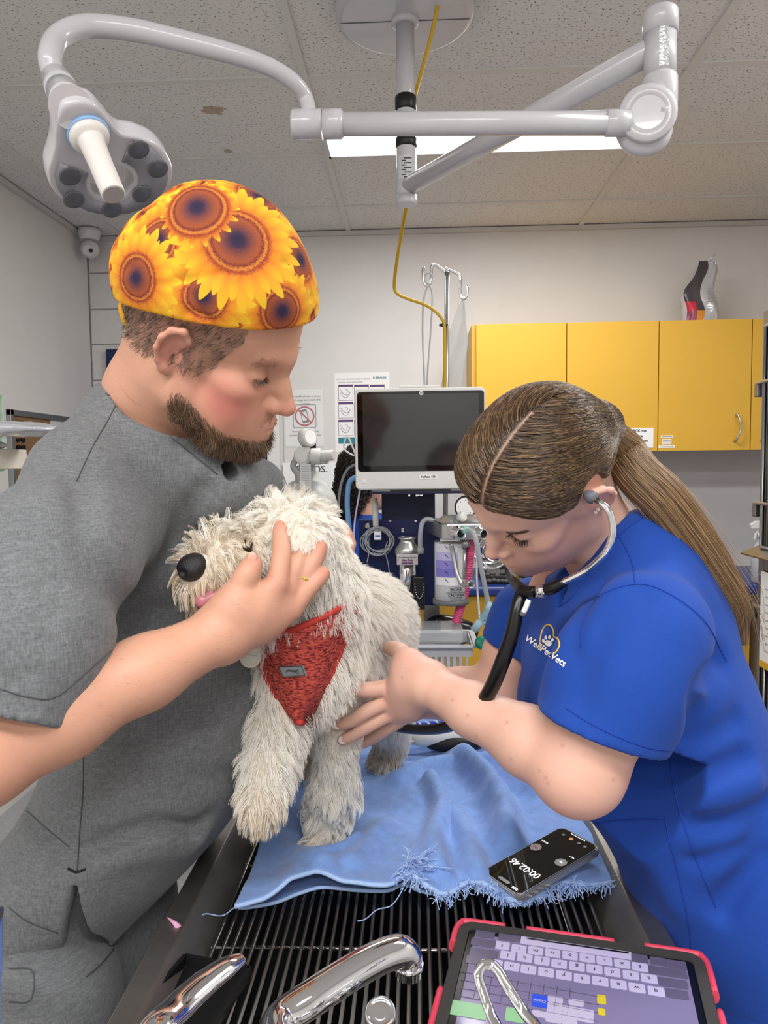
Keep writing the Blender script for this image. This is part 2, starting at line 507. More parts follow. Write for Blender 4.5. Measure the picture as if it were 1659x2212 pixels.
# ================================================================== the room
m_wall = mat('wall_paint', 'dddad7', .75, noise=.02, nscale=6, bump=.15, bscale=90)
m_ctile = mat('ceiling_tile_mineral', 'e2e0dd', .95)
def _pores(m):
    nt = m.node_tree; b = nt.nodes['Principled BSDF']; L = nt.links.new
    tc = nt.nodes.new('ShaderNodeTexCoord')
    mp = nt.nodes.new('ShaderNodeMapping'); mp.inputs['Scale'].default_value = (1, 1.6, 1); L(tc.outputs['Object'], mp.inputs[0])
    n = nt.nodes.new('ShaderNodeTexNoise'); n.inputs['Scale'].default_value = 115; n.inputs['Detail'].default_value = 2; L(mp.outputs[0], n.inputs['Vector'])
    r = nt.nodes.new('ShaderNodeMapRange'); r.inputs[1].default_value = .33; r.inputs[2].default_value = .375; L(n.outputs[0], r.inputs[0])
    mx = nt.nodes.new('ShaderNodeMix'); mx.data_type = 'RGBA'; L(r.outputs[0], mx.inputs['Factor'])
    mx.inputs['A'].default_value = lin('7a7672') + (1,); mx.inputs['B'].default_value = b.inputs['Base Color'].default_value
    L(mx.outputs['Result'], b.inputs['Base Color'])
    bp = nt.nodes.new('ShaderNodeBump'); bp.inputs['Distance'].default_value = .004; bp.inputs['Strength'].default_value = .6
    L(r.outputs[0], bp.inputs['Height']); L(bp.outputs[0], b.inputs['Normal'])
    return mx
_pores(m_ctile)
m_cstain = mat('ceiling_tile_stained', 'e2e0dd', .95)
mx = _pores(m_cstain)
def _stain(m, mx, spots):
    nt = m.node_tree; L = nt.links.new; b = nt.nodes['Principled BSDF']
    tc = nt.nodes.new('ShaderNodeTexCoord'); src = mx.outputs['Result']
    n = nt.nodes.new('ShaderNodeTexNoise'); n.inputs['Scale'].default_value = 28; n.inputs['Detail'].default_value = 4
    L(tc.outputs['Object'], n.inputs['Vector'])
    for (sx, sy, sr) in spots:
        d = nt.nodes.new('ShaderNodeVectorMath'); d.operation = 'SUBTRACT'; L(tc.outputs['Object'], d.inputs[0]); d.inputs[1].default_value = (sx, sy, -.008)
        s = nt.nodes.new('ShaderNodeVectorMath'); s.operation = 'LENGTH'; L(d.outputs[0], s.inputs[0])
        a = nt.nodes.new('ShaderNodeMath'); a.operation = 'MULTIPLY_ADD'; L(n.outputs[0], a.inputs[0]); a.inputs[1].default_value = sr * 2.4; L(s.outputs['Value'], a.inputs[2])
        r = nt.nodes.new('ShaderNodeMapRange'); r.inputs[1].default_value = sr * 2.25; r.inputs[2].default_value = sr * 2.05; L(a.outputs[0], r.inputs[0])
        x = nt.nodes.new('ShaderNodeMix'); x.data_type = 'RGBA'; x.blend_type = 'MULTIPLY'
        L(r.outputs[0], x.inputs['Factor']); L(src, x.inputs['A']); x.inputs['B'].default_value = (.62, .5, .4, 1); src = x.outputs['Result']
    L(src, b.inputs['Base Color'])
m_grid = mat('ceiling_grid_metal', 'd9d7d3', .6)
m_panel = mat('lit_panel', 'ffffff', .5, emit=3.2)
m_floor = mat('floor_vinyl', 'a4a5a6', .4, noise=.12, nscale=60)

fl = MB(); fl.box2((WALL_L, WALL_B, -.1), (WALL_R, WALL_Y, 0)); struct(fl.build('floor', m_floor), 'grey speckled vinyl floor')
ce = MB(); ce.box2((WALL_L, WALL_B, CEIL_Z + .03), (WALL_R, WALL_Y, CEIL_Z + .1))
ceiling = struct(ce.build('ceiling', m_ctile), 'suspended ceiling of pitted mineral tiles')
GX = [-.337 + 1.2 * k for k in range(-2, 4)]; GY = [2.428 + .6 * k for k in range(-8, 4)]
tiles = {}
for i in range(len(GX) - 1):
    for j in range(len(GY) - 1):
        x0, x1 = max(GX[i], WALL_L), min(GX[i + 1], WALL_R); y0, y1 = max(GY[j], WALL_B), min(GY[j + 1], WALL_Y)
        if x1 - x0 < .03 or y1 - y0 < .03: continue
        lit = [p for p in PANELS if x0 < p[0] < x1 and y0 < p[1] < y1]
        if lit:
            # the tile of a lamp is cut down to half
            yc = lit[0][1]
            if yc > (y0 + y1) / 2: y1 = yc - .15
            else: y0 = yc + .15
        k = (round((x1 - x0) * 100), round((y1 - y0) * 100))
        st = (i, j) == (1, 8)
        c = V3((x0 + x1) / 2, (y0 + y1) / 2, CEIL_Z + .012)
        if k in tiles and not st:
            copy_to(tiles[k], ceiling, c - WO[tiles[k]])
        else:
            b = MB(); w, d = (x1 - x0) / 2 - .012, (y1 - y0) / 2 - .012
            b.box(c, (2 * w + .01, 2 * d + .01, .016))
            o = b.build('ceiling_tile', m_cstain if st else m_ctile, ceiling, bevel=.003, seg=1)
            if st:
                p1 = WZ(460, 240, CEIL_Z) - c; p2 = WZ(492, 328, CEIL_Z) - c
                _stain(m_cstain, mx, [(p1[0], p1[1], .034), (p2[0], p2[1], .02)])
                o['label'] = 'ceiling tile with a brown water stain'
            else: tiles[k] = o
for x in GX:
    if WALL_L < x < WALL_R:
        b = MB(); b.box2((x - .012, WALL_B, CEIL_Z - .003), (x + .012, WALL_Y, CEIL_Z + .004)); b.build('grid_bar', m_grid, ceiling)
for y in GY:
    if WALL_B < y < WALL_Y:
        b = MB(); b.box2((WALL_L, y - .012, CEIL_Z - .002), (WALL_R, y + .012, CEIL_Z + .004)); b.build('grid_bar', m_grid, ceiling)
for k, (x, y) in enumerate(PANELS):
    t = thing('ceiling_light', ['white rectangular ceiling light panel glowing behind the lamp arm', 'ceiling light panel above the viewer, in line with the tub table',
        'ceiling light panel near the left wall, behind the viewer', 'ceiling light panel over the cages by the right wall',
        'ceiling light panel at the other end of the room, opposite the counter'][k], 'ceiling light', (x, y, CEIL_Z))
    b = MB(); 
    for a in (-1, 1):
        b.box((x + a * .59, y, CEIL_Z - .002), (.016, .3, .02)); b.box((x, y + a * .142, CEIL_Z - .002), (1.18, .016, .02))
    b.build('frame', m_grid, t)
    b = MB(); b.box((x, y, CEIL_Z + .004), (1.165, .27, .006)); b.build('diffuser', m_panel, t)

def wall(name, lo, hi, label=None):
    b = MB(); b.box2(lo, hi); return struct(b.build(name, m_wall), label)
# back wall left of x = -.73 is bare blockwork with a door in it; right of it is smooth
wb = wall('wall_back', (WALL_L - .1, WALL_Y + .012, 0), (WALL_R, WALL_Y + .15, CEIL_Z + .1), 'white back wall, painted blockwork at its left end')
b = MB(); b.box2((-.70, WALL_Y, 0), (WALL_R, WALL_Y + .014, CEIL_Z + .05)); struct(b.build('wall_lining', m_wall, wb))
m_block = mat('painted_block', 'dddad7', .8, noise=.03, nscale=25, bump=.5, bscale=140)
zc = [0, .19, .38, .57, .76, .95, 1.14, 1.33, 1.52, 1.71, 1.90, 2.09, 2.275, 2.465, 2.66]
for r in range(8, 14):
    x = -1.735 + (-.2 if r % 2 else 0.0)
    while x < -.72:
        x0, x1 = max(x, WALL_L), min(x + .40, -.705); x += .40
        z0, z1 = zc[r], zc[r + 1]
        if x1 - x0 < .02: continue
        if x1 > -1.645 and z0 < 2.06:
            if z1 <= 2.06: 
                x1 = min(x1, -1.665)
                if x1 - x0 < .02: continue
            elif x0 > -1.65: z0 = 2.075
        b = MB(); b.box2((x0 + .003, WALL_Y - .002, z0 + .003), (x1 - .003, WALL_Y + .02, z1 - .003)); b.build('block', m_block, wb, bevel=.002, seg=1)
wall('wall_left', (WALL_L - .12, WALL_B, 0), (WALL_L, WALL_Y - .012, CEIL_Z + .1), 'plain off-white left wall')
wall('wall_right', (WALL_R, WALL_B, 0), (WALL_R + .1, WALL_Y, CEIL_Z + .1))
wall('wall_front', (WALL_L - .1, WALL_B - .1, 0), (WALL_R, WALL_B, CEIL_Z + .1))
m_trim = mat('trim_paint', 'c9c6c2', .6)
b = MB(); b.box2((WALL_L, WALL_Y - .022, CEIL_Z - .024), (WALL_R, WALL_Y, CEIL_Z - .002)); struct(b.build('trim_1', m_trim))
b = MB(); b.box2((WALL_L, WALL_B, CEIL_Z - .024), (WALL_L + .022, WALL_Y - .02, CEIL_Z - .002)); struct(b.build('trim_2', m_trim))
# door
m_navy = mat('navy_paint', '182a55', .45); m_dark = mat('dark_glass', '0a0f1c', .1, spec=.6)
m_white = mat('white_paint', 'dedcd9', .5)
dr = MB(); dr.box2((-1.64, WALL_Y - .03, 0), (-.79, WALL_Y + .01, 2.06)); door = struct(dr.build('door_1', m_navy, bevel=.003), 'navy door with a dark glazed panel')
b = MB()
for lo, hi in (((-1.52, -.045, .95), (-1.50, -.028, 1.95)), ((-.93, -.045, .95), (-.91, -.028, 1.95)), ((-1.52, -.045, 1.93), (-.91, -.028, 1.95)), ((-1.52, -.045, .95), (-.91, -.028, .97))):
    b.box2((lo[0], WALL_Y + lo[1], lo[2]), (hi[0], WALL_Y + hi[1], hi[2]))
b.build('frame', m_navy, door)
b = MB(); b.box2((-1.50, WALL_Y - .036, .97), (-.93, WALL_Y - .029, 1.93)); b.build('pane', m_dark, door)
b = MB(); b.box2((-.785, WALL_Y - .035, 0), (-.72, WALL_Y + .01, 2.1)); struct(b.build('trim_3', mat('trim_white', 'e8e6e3', .5)))

# ================================================================== wall cabinets, counter
m_yel = mat('yellow_laminate', 'dcab38', .45, noise=.03, nscale=300, bump=.05, bscale=500)
m_yside = mat('yellow_edge', 'd6a436', .45)
m_steel = mat('brushed_steel', 'c4c3c0', .32, 1.0, noise=.06, nscale=200, stretch=(1, 1, 12))
m_chrome = mat('chrome', 'e6e6e8', .06, 1.0)
m_label = mat('label_paper', 'f2f1ee', .5); m_ink = mat('black_ink', '1a1a1c', .6); m_blueink = mat('blue_ink', '26459a', .6)
CY = 3.62; CZ0, CZ1 = 1.48, 2.09
xe = [.292, .72, 1.15, 1.58, 2.01]
labs = ['yellow wall cabinet at the left end of the row, above the monitor edge', 'yellow wall cabinet above the ponytailed woman with a printed notice',
        'yellow wall cabinet with a curved handle and four small labels', 'yellow wall cabinet mostly cut off behind the steel cage']
for k in range(4):
    x0, x1 = xe[k], xe[k + 1]
    t = thing('wall_cabinet', labs[k], 'cabinet', ((x0 + x1) / 2, (CY + WALL_Y) / 2, CZ0), group='yellow wall cabinets')
    b = MB(); b.box2((x0 + (-.018 if k == 0 else .001), CY + .02, CZ0 + .004), (x1 - .001, WALL_Y - .002, CZ1)); b.build('body', m_yside, t)
    b = MB(); b.box2((x0 + .002, CY, CZ0), (x1 - .002, CY + .019, CZ1)); d = b.build('door', m_yel, t, bevel=.0015)
    hx = x1 - .055 if k % 2 == 0 else x0 + .055
    if k == 2: hx = W(1590, 925, CY)[0]
    z = W(1590, 925, CY)[2]
    b = MB(); b.tube([(hx, CY, z + .062), (hx + .002, CY - .018, z + .058), (hx + .012, CY - .026, z), (hx - .004, CY - .018, z - .054), (hx - .006, CY, z - .058)], [.007, .005, .0042, .005, .007], 10)
    b.build('handle', m_steel, d)
    if k == 2:
        for q, (s, px, py, w) in enumerate((('DRESSINGS', 1441, 943, .058), ('BANDAGES', 1440, 951, .044), ('TAPES', 1440, 957, .044), ('CLEAN SUPPLIES', 1440, 965, .076))):
            p = W(px, py, CY)
            l = MB(); l.box((p[0], CY - .0008, p[2]), (w, .001, .0115)); lo = l.build('label_strip', m_label, d)
            text('lettering', '', .006, (p[0], CY - .0016, p[2]), (1, 0, 0), (0, 0, 1), m_ink, lo) if False else None
            u = MB(); u.box((p[0], CY - .0015, p[2]), (w * .82, .0004, .003)); u.build('print', mat('grey_ink', '8a8a8c', .7), lo)
p = W(1411, 967, CY)
t = tag(None or MB().box2((p[0] - .19, CY - .002, p[2]), (p[0], CY - .0006, p[2] + .094)).build('notice', m_label), 'white printed notice on the middle yellow cabinet door', 'notice')
for q, (s, m_, dz, dx) in enumerate((('CHECK', m_ink, .0805, -.091), ('the', m_ink, .0805, -.045), ('Please', m_ink, .0805, -.145), ('before', m_ink, .056, -.074), ('date', m_ink, .056, -.125), ('NEW', m_blueink, .0335, -.0805), ('can', m_ink, .0335, -.038), ('any', m_ink, .0335, -.13))):
    text('lettering', s, .0175, (p[0] + dx, CY - .0026, p[2] + dz), (1, 0, 0), (0, 0, 1), m_ink if m_ is m_ink else m_blueink, t, bold=.0004)

CNT_Z = .877
m_ctop = mat('navy_laminate', '22397f', .3)
b = MB(); b.box2((-.35, 3.36, CNT_Z - .042), (2.4, WALL_Y - .001, CNT_Z)); 
tag(b.build('countertop', m_ctop, bevel=.012, seg=3), 'navy blue laminate counter along the back wall', 'counter')
bx = [-.33, .05, .43, .81, 1.19, 1.50]
bl = ['yellow base cabinet under the counter at its left end behind the dog', 'yellow base cabinet behind the black breathing bag', 'yellow base cabinet behind the green tubing connector',
      'yellow base cabinet under the counter behind the woman', 'yellow base cabinet beside the white bin']
for k in range(5):
    x0, x1 = bx[k], bx[k + 1]
    t = thing('base_cabinet', bl[k], 'cabinet', ((x0 + x1) / 2, 3.7, .1), group='yellow base cabinets')
    b = MB(); b.box2((x0 + .001, 3.42, .002), (x1 - .001, WALL_Y - .002, CNT_Z - .044)); b.build('body', m_yside, t)
    b = MB(); b.box2((x0 + .002, 3.40, .1), (x1 - .002, 3.419, CNT_Z - .05)); d = b.build('door', m_yel, t, bevel=.0015)
    b = MB(); hx = x1 - .05; b.tube([(hx, 3.40, .74), (hx, 3.375, .735), (hx, 3.37, .68), (hx, 3.375, .625), (hx, 3.40, .62)], .0045, 8); b.build('handle', m_steel, d)

# things on the counter
m_mat = mat('grey_chenille', '5a5a58', .95, noise=.2, nscale=80)
rs = np.random.RandomState(3)
t = thing('pet_mat', 'grey bobbly chenille mat folded on the counter', 'mat', (.62, 3.62, CNT_Z))
b = MB(); b.prism(rrect(.62, .36, .05), (.62, 3.62, CNT_Z + .001), (1, 0, 0), (0, 1, 0), (0, 0, .035)); b.build('base', mat('mat_base', '2c2c2c', .95), t)
b = MB()
for i in range(30):
    for j in range(3):
        b.ell((.33 + i * .02 + rs.rand() * .01, 3.435 + j * .015 + rs.rand() * .01, CNT_Z + .012 + j * .014 + rs.rand() * .01), (.013, .014, .0085 + rs.rand() * .003), n=8, m=5)
for i in range(26):
    for j in range(12):
        b.ell((.34 + i * .022 + rs.rand() * .01, 3.48 + j * .026 + rs.rand() * .012, CNT_Z + .038 + rs.rand() * .008), (.015, .015, .011), n=7, m=4)
o = b.build('chenille_pile', m_mat, t); o['kind'] = 'stuff'
def bowl(px, py, Y, R, yawd, lab):
    c = W(px, py, Y); n = unit((math.sin(yawd), -1, .25))
    t = thing('steel_bowl', lab, 'bowl', c, group='steel bowls leaning on the counter')
    b = MB(); pr = [(R * .45, -.07), (R * .62, -.066), (R * .85, -.03), (R, 0), (R * 1.06, .004), (R * 1.06, .001), (R * .98, -.004), (R * .83, -.026), (R * .6, -.06), (R * .45, -.064)]
    b.lathe(c, n, pr, 40, caps=True); b.build('shell', m_chrome, t)
    b = MB(); a = np.linspace(0, 2 * math.pi, 41); x, y, z = frame_of(n)
    b.tube([c + n * .002 + R * 1.07 * (math.cos(q) * x + math.sin(q) * y) for q in a], .004, 8, path=False, caps=False); b.build('rim', m_chrome, t)
bowl(1062, 1190, 3.60, .085, -.5, 'steel bowl standing on edge behind the woman\'s nose')
bowl(1022, 1168, 3.72, .075, .3, 'steel bowl standing on edge behind the breathing hose')
# spray bottle by the cages
c = W(1626, 1250, 3.25); c = V3(c[0] + .125, 3.45, CNT_Z)
m_clear = mat('milky_plastic', 'dfe2e4', .25, trans=.35, ior=1.3)
t = thing('spray_bottle', 'white translucent spray bottle on the counter by the cages', 'bottle', c)
b = MB(); b.lathe(c, (0, 0, 1), [(.036, .001), (.042, .006), (.043, .13), (.04, .155), (.022, .185), (.018, .195), (.018, .2)], 28); b.build('body', m_clear, t)
b = MB(); b.lathe(c + V3(0, 0, .2), (0, 0, 1), [(.02, 0), (.02, .026), (.012, .03), (.012, .045)], 20); b.build('collar', m_white, t)
b = MB(); b.prism([(-.05, 0), (.03, .0), (.034, .014), (.02, .034), (-.03, .036), (-.055, .02)], c + V3(0, -.011, .245), (1, 0, 0), (0, 0, 1), (0, .022, 0)); b.build('nozzle_head', m_white, t, bevel=.003)
b = MB(); b.prism([(-.022, 0), (-.032, -.02), (-.036, -.05), (-.030, -.05), (-.022, -.02), (-.01, 0)], c + V3(0, -.006, .245), (1, 0, 0), (0, 0, 1), (0, .012, 0)); b.build('trigger', m_white, t, bevel=.002)
text('lettering', 'F', .035, c + V3(-.005, -.0445, .085), (1, 0, 0), (0, 0, 1), m_ink, t)
# white bin under the counter
c = W(1612, 1450, 3.3); c = V3(1.56 + .13, 3.5, .002)
t = thing('waste_bin', 'tall white plastic bin under the counter by the cages', 'bin', c)
b = MB(); b.prism(rrect(.26, .3, .03), c, (1, 0, 0), (0, 1, 0), (0, 0, .66)); b.build('body', m_white, t, bevel=.006)
b = MB(); b.prism(rrect(.275, .315, .035), c + V3(0, 0, .662), (1, 0, 0), (0, 1, 0), (0, 0, .045)); b.build('lid', mat('bin_lid', 'c9cac9', .5), t, bevel=.008)
b = MB(); b.box(c + V3(-.04, -.152, .5), (.11, .012, .02)); b.build('handle', m_white, t, bevel=.004)

# bag of pet food on the cabinets
c = W(1512, 697, 3.78); c = V3(c[0], 3.80, CZ1 + .001)
t = thing('pet_food_bag', 'foil pet food bag standing on top of the yellow cabinets', 'bag', c)
m_foil = mat('silver_foil', 'cfcfd2', .22, .35, bump=.4, bscale=25); m_bagd = mat('bag_dark_print', '4b4347', .3, bump=.3, bscale=25)
m_red = mat('bag_red', 'c62b3f', .35); m_maroon = mat('bag_maroon', '8c3a55', .35); m_orange = mat('bag_orange', 'd98b2c', .4)
H = .315; rows = []
for k in range(15):
    f_ = k / 14; z = H * f_; wx = .083 * (1 - .1 * f_) if f_ < .4 else .083 * (.96 - .85 * (f_ - .4) ** 1.15)
    dy = .05 * (1 - f_ ** 2) + .0025; sh = .075 * max(0, f_ - .45) ** 1.3 + .010 * math.sin(f_ * 9)
    ring = []
    for q in range(28):
        a = 2 * math.pi * q / 28; cs, sn = math.cos(a), math.sin(a)
        x = wx * math.copysign(abs(cs) ** .6, cs); y = dy * math.copysign(abs(sn) ** .7, sn)
        wr = .004 * math.sin(5 * a + 11 * f_) + .003 * math.sin(9 * a - 17 * f_)
        ring.append(c + V3(x + sh + wr * (1 if f_ > .05 else 0), y + wr, z))
    rows.append(ring)
b = MB(); b.grid(rows, closed=True)
fm = []
for i in range(14):
    for j in range(28):
        a = 2 * math.pi * (j + .5) / 28; f_ = (i + .5) / 14
        front = math.sin(a) < 0; xx = math.cos(a)
        k = 0
        if front and xx < .1:
            k = 1
            if xx < -.3 and .24 < f_ < .34: k = 2
            elif xx < -.25 and f_ <= .24: k = 3
            elif f_ < .2 and xx < .05: k = 4
            if xx < -.92: k = 0
        fm.append(k)
b.mi = fm; o = b.build('pouch', [m_foil, m_bagd, m_red, m_maroon, m_orange], t)
sh1 = .075 * .55 ** 1.3 + .010 * math.sin(9)
b = MB(); b.grid([[c + V3(sx * .020 * (1 - .4 * k / 3) + sh1 + .022 * k / 3 + .006 * k / 3 * sx, .003 * math.sin(k * 2 + sx), H - .002 + (.022 + .012 * sx) * k / 3) for sx in np.linspace(-1, 1, 8)] for k in range(4)]); s_ = b.build('seal', m_foil, t)
s_.modifiers.new('solid', 'SOLIDIFY').thickness = .002
b = MB()
for q in range(9): b.box(c + V3(.040, -.0475, .075 + q * .012), (.030, .0006, .0018))
b.build('print', mat('grey_ink', '8a8a8c', .7), t)
# dome camera in the corner
c = W(194, 533, 3.86)
m_cam = mat('camera_white', 'dddcda', .35)
t = thing('security_camera', 'white dome security camera at the ceiling corner', 'camera', (c[0], c[1], CEIL_Z))
b = MB(); b.lathe((c[0], c[1], CEIL_Z - .001), (0, 0, -1), [(.056, 0), (.056, .02), (.05, .04), (.046, .055)], 28); b.build('mount', m_cam, t)
b = MB(); b.ell((c[0], c[1], c[2] - .012), (.046, .046, .046), n=24, m=16); bl_ = b.build('dome', m_cam, t)
e = V3(c[0], c[1], c[2] - .012); dn = unit(V3(.25, -1, -.45)); x, y, _ = frame_of(dn)
b = MB(); b.lathe(e + dn * .0435, dn, [(.03, -.012), (.03, 0), (.026, .003)], 24); b.build('face', m_cam, t)
for s_ in (-1, 1):
    b = MB(); b.lathe(e + dn * .046 + V3(s_ * .0125, 0, 0), dn, [(.010, 0), (.010, .003), (.006, .003)], 16); b.build('lens', m_dark, t)
# ---- left wall: corkboard, shelf, wrapped pillow
xw = WALL_L
p0 = WX(12, 884, xw); p1 = WX(12, 1030, xw)
t = thing('pin_board', 'cork and whiteboard in a grey aluminium frame on the left wall', 'board', (xw + .01, p0[1] + .5, p1[2]))
y0 = p0[1]; y1 = y0 + 1.25; z1 = p0[2]; z0 = z1 - .6; ym = WX(105, 950, xw)[1]
m_alu = mat('aluminium', 'a9abad', .4, .8)
b = MB()
for lo, hi in (((y0, z1 - .025), (y1, z1)), ((y0, z0), (y1, z0 + .025)), ((y0, z0), (y0 + .025, z1)), ((y1 - .025, z0), (y1, z1))):
    b.box2((xw + .001, lo[0], lo[1]), (xw + .022, hi[0], hi[1]))
b.build('frame', m_alu, t, bevel=.002)
b = MB(); b.box2((xw + .001, y0 + .025, z0 + .025), (xw + .012, ym, z1 - .025)); b.build('cork_panel', mat('cork', '8a6a48', .9, noise=.25, nscale=180), t)
b = MB(); b.box2((xw + .001, ym, z0 + .025), (xw + .012, y1 - .025, z1 - .025)); wbp = b.build('whiteboard_panel', mat('whiteboard', 'dcdde2', .2), t)
m_redink = mat('red_ink', 'b8274e', .6)
text('lettering', 'NAFD-', .05, (xw + .0125, ym + .09, z1 - .07), (0, 1, 0), (0, 0, 1), m_redink, wbp)
text('lettering', 'Tasks', .05, (xw + .0125, ym + .09, z1 - .15), (0, 1, 0), (0, 0, 1), m_redink, wbp)
b = MB()
for i in range(2):
    for j in range(4): b.cyl((xw + .012, y0 + .06 + i * .04, z1 - .055 - j * .035), (xw + .022, y0 + .06 + i * .04, z1 - .055 - j * .035), .012, n=10)
o = b.build('pins', mat('black_plastic', '141416', .4), t); o['kind'] = 'stuff'
# shelf under it
zs = W(30, 1013, 2.6)[2]
Ysh = 2.45
sh0 = W(0, 972, Ysh); sh1 = W(60, 1014, Ysh)
b = MB(); b.box2((WALL_L + .001, 1.5, sh1[2] + .002), (sh1[0] - .0, Ysh, sh0[2] - .0)); 
shelf = tag(b.build('wall_shelf', mat('cream_laminate', 'e9e2d4', .5), bevel=.004), 'cream shelf on the left wall behind the man\'s shoulder', 'shelf')
# folded white sheet and pillow in a clear bag
zt = sh0[2]
c = V3(sh1[0] - .16, Ysh - .2, zt)
S = SDF(); S.ell(c + V3(0, 0, .012), (.17, .19, .022), k=.01); S.ell(c + V3(-.02, .01, .012), (.15, .18, .022), k=.01)
S.disp(lambda P: .004 * vnoise(P, 18), c - .4, c + .4); S.half(c + V3(0, 0, .001), (0, 0, -1))
v, q = S.mesh(.007); tag(mesh_obj('folded_sheet', v, q, mat('white_linen', 'e4e2df', .8), smooth=True), 'folded white sheet on the cream shelf', 'sheet')
c2 = W(20, 950, Ysh - .16); c2 = V3(c2[0] - .005, Ysh - .17, zt + .034)
S = SDF(); S.ell(c2 + V3(0, 0, .022), (.165, .15, .028), k=.01)
S.disp(lambda P: .006 * vnoise(P, 14) + .002 * vnoise(P, 45), c2 - .4, c2 + .4); S.half(c2, (0, 0, -1))
v, q = S.mesh(.006); tag(mesh_obj('wrapped_pillow', v, q, mat('clear_wrap', 'c9cbd2', .16, coat=.8, bump=.5, bscale=30), smooth=True), 'pillow in a shiny clear bag on top of the folded sheet', 'pillow')
# green fabric hanging at the frame edge
p = W(-52, 912, 2.55)
rows = [[p + V3(-.17 + .012 * u + .075 * (1 - f2) * (u / 9), .012 * math.sin(u * 1.1 + f2 * 2), .09 - .26 * f2 + .0) + V3(0.09 + .07 * f2, 0, 0) for u in range(10)] for f2 in np.linspace(0, 1, 12)]
b = MB(); b.grid(rows); o = b.build('green_lead', mat('green_fabric', '2f9a4e', .6, noise=.5, nscale=12, col2='e6efe6'), None); o.modifiers.new('solid', 'SOLIDIFY').thickness = .004
o.name = 'green_bag'; tag(o, 'green and white bag hanging above the shelf by the left wall', 'bag')
# ================================================================== posters
def poster(name, px, Y, lab, cat='poster', bot=None):
    x0, y0, x1, y1 = px
    a = W(x0, y0, Y); c = W(x1, y1, Y)
    t = thing(name, lab, cat, ((a[0] + c[0]) / 2, Y, (a[2] + c[2]) / 2))
    b = MB(); b.box2((a[0], Y - .0012, c[2]), (c[0], Y - .0002, a[2])); b.build('sheet', m_label, t)
    return t, a, c, lambda x, y: W(x, y, Y - .0022)
m_lam = mat('laminate_film', 'f4f5f6', .12, alpha=.16, coat=1.0)
X, Zv = V3(1, 0, 0), V3(0, 0, 1)
t, a, c, q = poster('phone_ban_sign', (615, 842, 700, 963), WALL_Y, 'laminated no mobile phones sign on the back wall')
b = MB(); b.box2((a[0] - .006, WALL_Y - .004, c[2] - .006), (c[0] + .006, WALL_Y - .0028, a[2] + .006)); b.build('film', m_lam, t)
m_ban = mat('ban_red', 'c4304d', .5)
for s, x, y in (('No mobile phone or smart', 660, 856), ('watch usage permitted while', 660, 864), ('working', 660, 872), ('Personal phones are only', 660, 932), ('permitted in breaks and lunch', 660, 940), ('areas', 648, 948)):
    text('lettering', s, .0145 if y < 900 else .014, q(x, y), X, Zv, m_ink, t)
o = q(658, 899); b = MB()
fr = rrect(.124, .124, .008); fi = rrect(.118, .118, .006); n = len(fr)
v = [o + X * p_[0] + Zv * p_[1] for p_ in fr + fi]; b._add(v, [[i, (i + 1) % n, n + (i + 1) % n, n + i] for i in range(n)], False); b.build('border', m_ink, t)
b = MB(); an = np.linspace(0, 2 * math.pi, 49)
v = [o + V3(0, -.0006, 0) + r_ * (math.cos(k) * X + math.sin(k) * Zv) for r_ in (.053, .045) for k in an]; b._add(v, [[i, i + 1, 50 + i, 49 + i] for i in range(48)], False)
dd = unit(X - Zv); pd = unit(X + Zv); b._add([o + V3(0, -.0007, 0) + dd * sx * .048 + pd * sy * .004 for sx, sy in ((-1, -1), (1, -1), (1, 1), (-1, 1))], [[0, 1, 2, 3]], False)
b.build('ban_ring', m_ban, t)
b = MB(); Rz = (math.cos(.25) * X - math.sin(.25) * Zv * -1); ux = unit(X * math.cos(-.22) - Zv * math.sin(-.22)); uy = unit(X * math.sin(-.22) * -1 * -1 + Zv * math.cos(-.22))
ux = unit(V3(.97, 0, -.22)); uy = unit(V3(.22, 0, .97)) * 1.0; ux, uy = V3(.97, 0, .22) * 1, V3(-.22, 0, .97)
b.prism(rrect(.036, .072, .006), o + V3(0, -.0002, 0), ux, uy, (0, .0001, 0)); ph = b.build('phone_icon', m_ink, t)
b = MB(); b.prism(rrect(.029, .046, .001), o + V3(0, -.0004, 0), ux, uy, (0, .0001, 0)); b.build('phone_icon_screen', m_label, ph)

